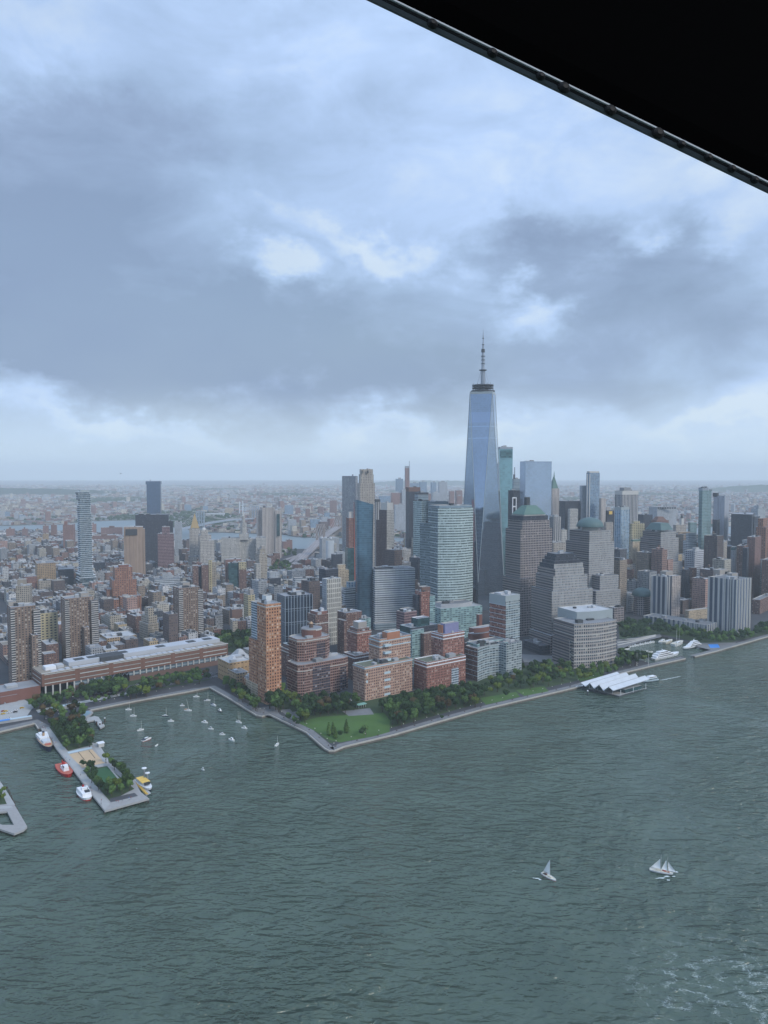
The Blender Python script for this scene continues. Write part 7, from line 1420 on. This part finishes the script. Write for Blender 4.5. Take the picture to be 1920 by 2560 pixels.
# harbour tug, red fireboat, white ferryboat, yellow boat
def workboat(name, label, stern, bow, mat, stripe, topc, build, W=.3, Hh=2.2, blunt=.45, stern_w=.8, sheer=.5):
    o, L = place(name, label, 'boat', stern, bow); h, d, rail = hullmb(L, L * W, Hh, mat, topc, blunt, stern=stern_w, sheer=sheer, stripe=stripe); B_(h, 'hull', o); B_(d, 'deck', o); build(o, L, L * W, Hh); return o
def b1(o, L, W, H_):
    B_(cabin(-L * .42, -L * .05, W * .85, H_, H_ + 2.6, 'hull_white', 1, .1), 'cabin', o); c = B_(cabin(L * .0, L * .22, W * .7, H_, H_ + 2.2, 'tent', .9, .2), 'awning', o)
    B_(MB().tube((-L * .18, 0, H_ + 2.4), (-L * .18, 0, H_ + 6), 1.1, 1.0, 'tan_deck', 10), 'funnel', o); B_(MB().tube((-L * .18, 0, H_ + 6), (-L * .18, 0, H_ + 7), 1.15, 1.15, 'hull_navy', 10), 'funnel_cap', o)
    for x in (L * .3, -L * .3): B_(MB().tube((x, 0, H_), (x, 0, H_ + 9), .18, .1, 'stone_trim', 6), 'mast', o)
    B_(MB().box(L * .3, 0, H_ + .2, L * .1, W * .4, 1, 'deck_red'), 'hatch', o); B_(MB().box(-L * .3, 0, H_ + 2.6, L * .16, W * .5, 1.4, 'hull_white'), 'wheelhouse', o)
workboat('museum_ship', 'black-hulled old steamer with white cabins and tan funnel moored at the pier', (102, 1845), (125, 1880), 'hull_navy', None, 'tan_deck', b1, W=.27, Hh=4.0)
def b2(o, L, W, H_):
    B_(cabin(-L * .15, L * .2, W * .45, H_, H_ + 2.4, 'hull_white', .9, .15), 'cabin', o); c = B_(cabin(L * .02, L * .2, W * .36, H_ + 2.4, H_ + 4.4, 'hull_white', .9, .2), 'wheelhouse', o)
    B_(MB().box(L * .1, 0, H_ + 3.0, L * .16, W * .37, .8, 'glass_dark'), 'windows', c); B_(MB().tube((-L * .12, 0, H_ + 2), (-L * .14, 0, H_ + 5), 1.0, .9, 'hull_red', 10), 'funnel', o)
    B_(MB().tube((-L * .3, 0, H_), (-L * .3, 0, H_ + 5), .5, .4, 'hull_red', 8), 'water_cannon', o); B_(MB().tube((-L * .02, 0, H_ + 4), (-L * .02, 0, H_ + 9), .15, .08, 'hull_red', 6), 'mast', o)
workboat('fireboat', 'red tug-like fireboat with white wheelhouse moored at the pier', (152, 1914), (173, 1944), 'hull_red', None, 'deck_red', b2, W=.38, Hh=2.4)
def b3(o, L, W, H_):
    B_(cabin(-L * .36, L * .34, W * .8, H_, H_ + 2.4, 'hull_white', 1, .1), 'cabin', o); B_(cabin(-L * .34, L * .32, W * .78, H_ + 2.4, H_ + 2.7, 'hull_white', 1, .1), 'upper_deck', o)
    for x in (-L * .2, -L * .05, L * .12, L * .22): B_(MB().box(x, W * .1, H_ + 2.7, L * .07, W * .35, .7, 'glass_dark'), 'bench', o)
    B_(MB().tube((-L * .16, 0, H_ + 2.6), (-L * .17, 0, H_ + 5.4), .9, .8, 'hull_red', 10), 'funnel', o); B_(MB().box(-L * .02, 0, H_ + 2.7, L * .1, W * .4, 2, 'hull_white'), 'wheelhouse', o)
workboat('ferryboat', 'white oval ferryboat with red hull and small red funnel near the pier end', (202, 1976), (221, 2003), 'hull_white', 'hull_red', 'hull_white', b3, W=.42, Hh=2.2, blunt=.3, stern_w=.6)
def b4(o, L, W, H_):
    B_(cabin(-L * .4, L * .18, W * .8, H_, H_ + 2.3, 'hull_white', 1, .1), 'cabin', o)
    for k in range(3): B_(MB().box(-L * .3 + k * L * .19, 0, H_ + 2.3, L * .17, W * .8, .35, 'yellow_paint'), 'roof_panel', o)
    B_(MB().box(L * .2, 0, H_ + 1, L * .12, W * .55, 1.6, 'glass_dark'), 'wheelhouse', o)
workboat('water_taxi', 'white boat with yellow roof panels moored at the pier end', (346, 1952), (376, 1977), 'hull_white', 'hull_navy', 'hull_white', b4, W=.33, Hh=1.9)
for i in range(11):
    a = (335 + i * 3.1, 1954 + i * 3.3); o, L = place('kayak', 'yellow kayak in the row beside the pier end, %s from the shore' % ORD[i], 'kayak', (a[0] - 4.5, a[1] - .5), (a[0] + 4.5, a[1] + .9), 'yellow kayaks on the dock')
    h, d, rail = hullmb(L, 1.1, .55, 'yellow_paint', 'yellow_paint', .5, stern=.2); h.v = [(x, y, z + 1.0) for x, y, z in h.v]; d.v = [(x, y, z + 1.05) for x, y, z in d.v]; B_(h, 'hull', o); B_(d, 'deck', o)
sheet('floating_dock', [(330, 1950), (345, 1948), (378, 1984), (366, 1990)], .2, 'paving_pale', .3)
for i, (s, b) in enumerate([((241, 1858), (247, 1862)), ((249, 1860), (259, 1866))]): yachtlet('m' if i else 'h', 'small white boat tied to the outer side of the pier, the %s one' % ('left' if not i else 'right'), s, b, group='tenders at the pier side', cab=bool(i))
# ferry and yachts
def b5(o, L, W, H_):
    c = B_(cabin(-L * .42, L * .28, W * .85, H_, H_ + 2.6, 'sky_trim', .95, .9), 'cabin', o); B_(MB().box(-L * .08, 0, H_ + 1.0, L * .6, W * .87, .8, 'glass_dark'), 'windows', c)
    c = B_(cabin(-L * .36, L * .16, W * .75, H_ + 2.6, H_ + 4.6, 'hull_white', .95, .9), 'upper_deck', o); B_(MB().box(-L * .1, 0, H_ + 3.2, L * .42, W * .73, .7, 'glass_dark'), 'windows', c)
workboat('passenger_ferry', 'pale blue and white passenger ferry leaving the tent-roofed terminal', (1642, 1700), (1606, 1706), 'sky_trim', 'hull_navy', 'hull_white', b5, W=.34, Hh=1.9, blunt=.4, stern_w=.95)
def b6(o, L, W, H_):
    z = H_
    for k, (a, b) in enumerate(((-.44, .26), (-.36, .16), (-.28, .06))):
        c = B_(cabin(L * a, L * b, W * (.84 - .12 * k), z, z + 2.3, 'hull_white', .96, 1.1), 'deck_house', o); B_(MB().box(L * (a + b) / 2 - .6, 0, z + .9, L * (b - a) * .8, W * (.85 - .12 * k), .8, 'glass_dark'), 'windows', c); z += 2.3
    B_(MB().tube((-L * .1, 0, z), (-L * .13, 0, z + 3.2), .9, .3, 'hull_white', 8), 'radar_mast', o); B_(MB().tube((L * .32, 0, H_), (L * .32, 0, H_ + 4), .12, .08, 'hull_white', 6), 'jack_staff', o)
workboat('motor_yacht', 'large three-decked white motor yacht inside the nearer marina breakwater', (1629, 1650), (1696, 1635), 'hull_white', 'hull_white', 'hull_white', b6, W=.2, Hh=2.8, stern_w=.9)
workboat('motor_yacht', 'white motor yacht with dark hull bottom at the marina mouth', (1750, 1614), (1708, 1624), 'hull_white', 'hull_navy', 'hull_white', b6, W=.22, Hh=2.6, stern_w=.9)
yachtlet('m', 'small white tender behind the dark-bottomed motor yacht', (1743, 1622), (1756, 1620), group=None)
yachtlet('s', 'cream sailboat at the back of the marina', (1660, 1610), (1680, 1603), mat='cream', group='sailboats in the marina', mast=5)
yachtlet('s', 'small white sailboat touching the cream one in the marina', (1650, 1609), (1660, 1602), group='sailboats in the marina', mast=5)
yachtlet('s', 'long white two-masted sailboat in the marina', (1682, 1616), (1706, 1607), group='sailboats in the marina', mast=22, two=True)
for i in range(10):
    x = 1572 + i * 6.4; y = 1619 - i * 1.3; yachtlet('m' if i % 3 else 'h', 'small white boat in the marina berths, %s from left' % ORD[i], (x, y), (x + 7, y - 3 + (i % 2)), group='small boats in the marina berths')
for i, (x, y) in enumerate([(1550, 1628), (1560, 1625), (1606, 1631), (1618, 1633)]): yachtlet('h', 'slim white boat along the near marina dock, %s from left' % ORD[i], (x, y), (x + 14, y - 2), group='slim boats on the near dock', cab=False)
# ================================================================== CARS
def car_parts(col):
    b = MB(); L, W = 4.5, 1.8
    lo = [(-L / 2, -W / 2), (L / 2, -W / 2), (L / 2, W / 2), (-L / 2, W / 2)]; b.walls([(*p, .35) for p in lo], [(*p, .75) for p in lo], col); b.walls([(*p, .75) for p in lo], [(p[0] * .96, p[1] * .95, .95) for p in lo], col); b.face([(p[0] * .96, p[1] * .95, .95) for p in lo], col)
    b.face([(p[0] * .5 - .3, p[1] * .78, 1.46) for p in lo], col)
    g = MB().walls([(p[0] * .72 - .2, p[1] * .92, .94) for p in lo], [(p[0] * .5 - .3, p[1] * .78, 1.45) for p in lo], 'glass_dark'); w = MB().tube((0, -.11, 0), (0, .11, 0), .33, .33, 'tyre', 12)
    return mesh_only(b, 'body'), mesh_only(g, 'windows'), mesh_only(w, 'wheel')
CARM = {k: car_parts(k) for k in ('car_white', 'car_black', 'car_silver', 'car_red', 'car_yellow')}; CARS = []
def car(x, y, z, rot, col):
    o = bpy.data.objects.new('car', None); COL.objects.link(o); o.location = (x, y, z); o.rotation_euler = (0, 0, rot); o['category'] = 'car'; o['group'] = 'cars on the streets'; b, g, w = CARM[col]
    for nm, me in (('body', b), ('windows', g)): c = bpy.data.objects.new(nm, me); COL.objects.link(c); c.parent = o
    for sx in (-1.4, 1.4):
        for sy in (-.82, .82): c = bpy.data.objects.new('wheel', w); COL.objects.link(c); c.parent = o; c.location = (sx, sy, .33)
    CARS.append((o, col[4:] + ' car', *proj((x, y, z))))
r = random.Random(5); cols = ['car_white', 'car_black', 'car_silver', 'car_white', 'car_black', 'car_red', 'car_yellow']; zr = LAND + .024
for k in range(34):
    lane = r.choice([5, 10.5, 15.5, 20.5, 25.5, 30.5]); s = r.choice([r.uniform(-60, -20), r.uniform(-60, 10), r.uniform(30, 330)]); c = Vector(P0[:2]) + uG * s - vG * lane
    if all((Vector(o[0].location[:2]) - c).length > 6.5 for o in CARS): car(c.x, c.y, zr, GRID + (0 if lane > 18 else math.pi), r.choice(cols))
for k in range(16):
    c = c0 + vG * (4 + k * 11 + r.uniform(-2, 2)) + uG * r.choice([-4.8, -1.8, 1.8, 4.8]); car(c.x, c.y, zr, GRID + math.pi / 2, r.choice(cols))
for k in range(6):
    c = c1 + vG * (6 + k * 12) + uG * r.choice([-4.8, 1.8, 4.8]); car(c.x, c.y, zr, GRID + math.pi / 2, r.choice(cols))
for k in range(16):
    x, y = r.uniform(-2, 26), r.uniform(1702, 1762)
    if x < 8 + (y - 1700) * .35:
        p = G(x, y); car(p.x, p.y, LAND + .03, GRID + math.pi / 2 + r.uniform(-.05, .05), r.choice(cols))
for x, y, col in ((24, 1782, 'car_white'), (38, 1781, 'car_black'), (22, 1797, 'car_white'), (14, 1779, 'car_yellow'), (118, 1768, 'car_black'), (186, 1742, 'car_white'), (335, 1718, 'car_white'), (343, 1713, 'car_silver'), (350, 1709, 'car_black')):
    p = G(x, y); car(p.x, p.y, LAND + .034, GRID, col)
autolabel(CARS, [l for l in LM if l[0] in ('orange brick tower', 'long white-roofed building', 'rounded maroon brick tower', 'far left balcony tower', 'peach brick block', 'tan school block')])
for i, (x, y) in enumerate([(-12, 1985), (3, 1988), (8, 2000), (-4, 2003), (-16, 2000), (10, 1982)]):
    q = G(x, y, z2); tree(q.x, q.y, z2, .5, i % 3, 1, group='shrubs on the lower left pier')
plant_all()
for rt_, nm_, x_, y_, z_, s_, mi_ in GARD:
    g_ = bpy.data.objects.new(nm_, get_crown(mi_, 1)); COL.objects.link(g_); g_.parent = rt_; g_.location = (x_ - ORG[rt_.name].x, y_ - ORG[rt_.name].y, z_ - ORG[rt_.name].z + 1.5 * s_); g_.scale = (s_ * 1.2, s_ * 1.2, s_ * .8)
autolabel(TR, [('orange brick tower', 668, 1762, 34, 1700), ('rounded maroon brick tower', 800, 1750, 70, 1700), ('peach brick block', 970, 1750, 60, 1700), ('white-corniced red brick block', 1115, 1735, 50, 1690), ('concave glass block', 1230, 1705, 40, 1680), ('ziggurat tower', 1350, 1640, 40, 1600), ('bow-fronted tan block', 1480, 1672, 55, 1600), ('long white-roofed building', 330, 1720, 220, 1690),
    ('sand court', 218, 1900, 25, 1885), ('pier turf pitch', 270, 1950, 20, 1925), ('pier playground', 170, 1785, 40, 1775), ('pier promenade', 130, 1840, 15, 1815), ('smaller striped riverside tower', 1665, 1560, 35, 1540), ('broad striped riverside tower', 1825, 1590, 50, 1570), ('blue court', 1784, 1616, 12, 1610), ('park lawn', 860, 1820, 60, 1800), ('civic square', 700, 1425, 30, 1410), ('small city park street', 570, 1600, 40, 1580), ('cove corner', 524, 1718, 15, 1700)])
# tiny aircraft and the helicopter the photograph is taken from
p = AT(301, 1184, 2600); o = empty('helicopter', p, 'speck of a distant helicopter in the sky over the left horizon', 'helicopter')
MB().lathe(p.x, p.y, [(.1, p.z - 1.2), (1.3, p.z - .6), (1.5, p.z + .3), (.6, p.z + 1.2), (.1, p.z + 1.5)], 'steel_dark', 10).build('cabin', o); MB().tube((p.x, p.y, p.z + .3), (p.x + 6, p.y, p.z + .8), .5, .2, 'steel_dark', 6).build('tail_boom', o)
MB().box(p.x, p.y, p.z + 1.7, 10, .3, .08, 'steel_dark', .4).build('rotor_blade', o); MB().box(p.x + 6, p.y, p.z + .2, .3, .1, 1.6, 'steel_dark').build('tail_rotor', o)
plain('rail_grey', (.12, .125, .14), .5, ns=6, na=.4); plain('seal_pale', (.40, .43, .46), .5, ns=6, na=.2)
def own_helicopter():
    """edge of the door opening overhead: a dark padded head panel with a pale seal strip and fasteners along it"""
    A = co.location + ray(930, 0) * .80; B = co.location + ray(1920, 478) * .92
    d = (B - A).normalized(); LV = (B - A).length; A = A - d * .5; B = B + d * .5
    nrm = Vector((.35, -.25, .9)); side = d.cross(Vector((0, .35, 1))).normalized()          # panel spreads up and right, away from the view
    if side.x < 0: side = -side
    up = side.cross(d).normalized()
    if up.z < 0: up = -up
    side = (ray(1500, 0) - ray(1400, 250)).normalized(); side = (side - d * side.dot(d)).normalized(); dep = d.cross(side).normalized()
    if dep.y < 0: dep = -dep
    root = empty('helicopter_door_frame', tuple(A), 'black helicopter door header cutting off the upper right sky', 'door frame')
    def sw(prof, mat, nm, par=None):
        mb = MB(); a = [A + side * x + dep * y for x, y in prof]; b = [B + side * x + dep * y for x, y in prof]; mb.walls(a, b, mat); mb.face(b, mat); mb.face(a[::-1], mat); return mb.build(nm, par or root)
    sw([(.0115, .0), (.030, -.006), (.060, -.010), (.9, -.10), (.9, -.05), (.06, .03), (.0115, .012)], 'black_panel', 'head_panel')
    sw([(.0088, .0), (.0093, -.001), (.0100, -.001), (.0115, .0), (.0115, .006), (.0088, .006)], 'seal_pale', 'seal_strip')
    sw([(.0062, .002), (.0085, .001), (.0085, .012), (.0062, .012)], 'black_trim', 'gasket')
    sw([(.0020, .004), (.005, .001), (.0062, .003), (.0062, .010), (.0020, .008)], 'rail_grey', 'outer_rail')
    for xs_, s in [(800, 1), (1060, 1.1), (1198, 1.1), (1313, 1), (1370, 1.35), (1487, 1.35), (1610, 1.45), (1672, 1), (1745, 1), (1810, 1), (1874, 1), (1950, 1)]:
        t = (.5 + LV * (xs_ - 930) / 990) / (LV + 1)
        c = A.lerp(B, t) + side * .0032 - dep * .002; mb = MB(); R_ = .0042 * s; x, y = d, side
        ring = lambda rr, k: [c + x * rr * 1.35 * math.cos(i * .524) + y * rr * math.sin(i * .524) - dep * k for i in range(12)]
        mb.walls(ring(R_, 0)[::-1], ring(R_ * .9, .004)[::-1], 'black_trim').walls(ring(R_ * .9, .004)[::-1], ring(R_ * .4, .006)[::-1], 'black_trim').face(ring(R_ * .4, .006)[::-1], 'black_trim'); mb.build('fastener', root)
own_helicopter()
# ================================================================== HAZE
def haze():
    mb = MB().box(0, 12200, -4, 56000, 29500, 560, 'white_paint'); mb.face([(-28000, -2550, -4), (-28000, 26950, -4), (28000, 26950, -4), (28000, -2550, -4)], 'white_paint')
    m = bpy.data.materials.new('haze'); m.use_nodes = True; nt = m.node_tree; nt.nodes.clear(); v = nd(nt, 'ShaderNodeVolumePrincipled'); v.inputs['Color'].default_value = (.90, .97, 1, 1); v.inputs['Density'].default_value = HAZE_DENSITY; v.inputs['Anisotropy'].default_value = 0.0
    out = nd(nt, 'ShaderNodeOutputMaterial'); nt.links.new(v.outputs[0], out.inputs['Volume']); o = mb.build('haze'); o.data.materials.clear(); o.data.materials.append(m); o['kind'] = 'stuff'
HAZE_DENSITY = 0.000072
haze()

def walker_mesh(c, leg):
    mb = MB(); mb.lathe(0, 0, [(.13, .8), (.17, .95), (.19, 1.3), (.2, 1.42), (.08, 1.5), (.06, 1.54), (.1, 1.6), (.115, 1.68), (.09, 1.76), (.01, 1.8)], c, 8)
    mb.tube((.0, -.09, .85), (.14, -.1, .45), .1, .07, leg, 6).tube((.14, -.1, .45), (.08, -.1, 0), .07, .05, leg, 6).tube((0, .09, .85), (-.05, .1, .45), .1, .07, leg, 6).tube((-.05, .1, .45), (-.2, .1, .03), .07, .05, leg, 6)
    mb.tube((0, -.2, 1.4), (-.1, -.25, 1.1), .055, .045, c, 5).tube((-.1, -.25, 1.1), (.02, -.25, .88), .045, .035, 'tan_deck', 5).tube((0, .2, 1.4), (.1, .25, 1.1), .055, .045, c, 5).tube((.1, .25, 1.1), (.28, .24, .98), .045, .035, 'tan_deck', 5)
    return mesh_only(mb, 'person')
WK = [(walker_mesh(c, l), n) for c, l, n in (('hull_red', 'hull_navy', 'red-shirted'), ('white_paint', 'hull_navy', 'white-shirted'), ('hull_navy', 'hull_navy', 'dark-clothed'), ('blue_paint', 'cream', 'blue-shirted'))]
PW = []; r = random.Random(77)
for k in range(34):
    if k < 20: t = r.random(); x, y, z = 98 + 160 * t + r.uniform(-3, 3), 1806 + 208 * t + r.uniform(-3, 3), PZ + .32
    elif k < 26: x, y, z = r.uniform(278, 345), 0, PZ + .32; y = 2008 - (x - 278) * .2 + r.uniform(-2, 2)
    else: x = r.uniform(700, 790); y = 1797 + (x - 700) * .58; z = LAND + .03
    p = G(x, y, z); me, n = r.choice(WK); o = bpy.data.objects.new('person', me); COL.objects.link(o); o.location = p; o.rotation_euler = (0, 0, r.uniform(0, 6.28)); o['category'] = 'person'; o['group'] = 'people strolling by the water'
    PW.append((o, 'tiny %s walker' % n, x, y))
autolabel(PW, [('pier promenade', 130, 1840, 15, 1815), ('sand court', 218, 1900, 25, 1885), ('pier turf pitch', 270, 1950, 20, 1925), ('pier end', 300, 2005, 40, 1990), ('park lawn', 860, 1820, 60, 1800)])

lampm = mesh_only(MB().tube((0, 0, 0), (0, 0, 4.6), .11, .08, 'steel_dark', 6), 'pole'); lamph = mesh_only(MB().lathe(0, 0, [(.1, 4.5), (.42, 4.75), (.42, 5.1), (.1, 5.3)], 'cream', 8), 'lamp_head'); LP = []
for E_, off in ((edge[9:], 6.8), (edge[3:9], 7.5)):
    acc = 0
    for a, b in zip(E_, E_[1:]):
        a, b = Vector(a), Vector(b); L = (b - a).length; d = (b - a) / L; n = Vector((-d.y, d.x))
        while acc < L:
            q = a + d * acc + n * off; acc += 16; px, py = proj((q.x, q.y, LAND))
            if not -10 < px < 1930: continue
            o = bpy.data.objects.new('street_lamp', None); COL.objects.link(o); o.location = (q.x, q.y, LAND); o['category'] = 'street lamp'; o['group'] = 'lamps along the esplanade'
            for m_, nm in ((lampm, 'pole'), (lamph, 'lamp_head')): c = bpy.data.objects.new(nm, m_); COL.objects.link(c); c.parent = o
            LP.append((o, 'esplanade lamp with pale head', px, py))
        acc -= L
autolabel(LP, [('orange brick tower', 668, 1762, 34, 1700), ('park lawn', 860, 1820, 60, 1800), ('park corner', 820, 1875, 15, 1860), ('ferry terminal', 1510, 1710, 40, 1690), ('white-corniced red brick block', 1115, 1735, 50, 1690), ('cove corner', 524, 1718, 15, 1700), ('concave glass block', 1230, 1705, 40, 1680), ('ziggurat tower', 1350, 1640, 40, 1600), ('pier root', 230, 1775, 20, 1765)])

for E_, lb in ((edge[9:], 'long dark metal railing along the outer esplanade edge'), (edge[3:9], 'dark metal railing along the inner quay of the cove')):
    p0 = Vector((*E_[0], LAND)); o = empty('railing', p0, lb, 'railing'); rail_ = MB(); post_ = MB(); st = strip(E_, .55, .6, 0)
    for (a, _), (b, _) in zip(st, st[1:]):
        for hz_ in (.6, 1.15): rail_.tube((*a, LAND + hz_), (*b, LAND + hz_), .05, .05, 'steel_dark', 4, False)
        L = (b - a).length
        for k in range(int(L / 3)): q = a.lerp(b, k * 3 / L); post_.tube((*q, LAND), (*q, LAND + 1.2), .06, .06, 'steel_dark', 4, False)
    rail_.build('rails', o); post_.build('posts', o)['kind'] = 'stuff'
BN = []; seat_ = mesh_only(MB().box(0, 0, .42, 1.9, .5, .08, 'wood_dark'), 'seat'); back_ = mesh_only(MB().box(0, .26, .5, 1.9, .07, .45, 'wood_dark'), 'backrest'); leg_ = mesh_only(MB().box(0, 0, 0, .1, .45, .42, 'steel_dark'), 'leg')
for E_ in (edge[9:],):
    acc = 6
    for a, b in zip(E_, E_[1:]):
        a, b = Vector(a), Vector(b); L = (b - a).length; d = (b - a) / L; n = Vector((-d.y, d.x))
        while acc < L:
            q = a + d * acc + n * 5.6; acc += 24; px, py = proj((q.x, q.y, LAND))
            if not 520 < px < 1460: continue
            o = bpy.data.objects.new('park_bench', None); COL.objects.link(o); o.location = (q.x, q.y, LAND + .015); o.rotation_euler = (0, 0, math.atan2(d.y, d.x)); o['category'] = 'bench'; o['group'] = 'benches on the esplanade'
            for m_, nm, lx in ((seat_, 'seat', 0), (back_, 'backrest', 0), (leg_, 'leg', -.8), (leg_, 'leg', .8)): c = bpy.data.objects.new(nm, m_); COL.objects.link(c); c.parent = o; c.location = (lx, 0, 0)
            BN.append((o, 'dark wooden esplanade bench', px, py))
        acc -= L
autolabel(BN, [('orange brick tower', 668, 1762, 34, 1700), ('park lawn', 860, 1820, 60, 1800), ('park corner', 820, 1875, 15, 1860), ('white-corniced red brick block', 1115, 1735, 50, 1690), ('cove corner', 524, 1718, 15, 1700), ('concave glass block', 1230, 1705, 40, 1680), ('ziggurat tower', 1350, 1640, 40, 1600)])
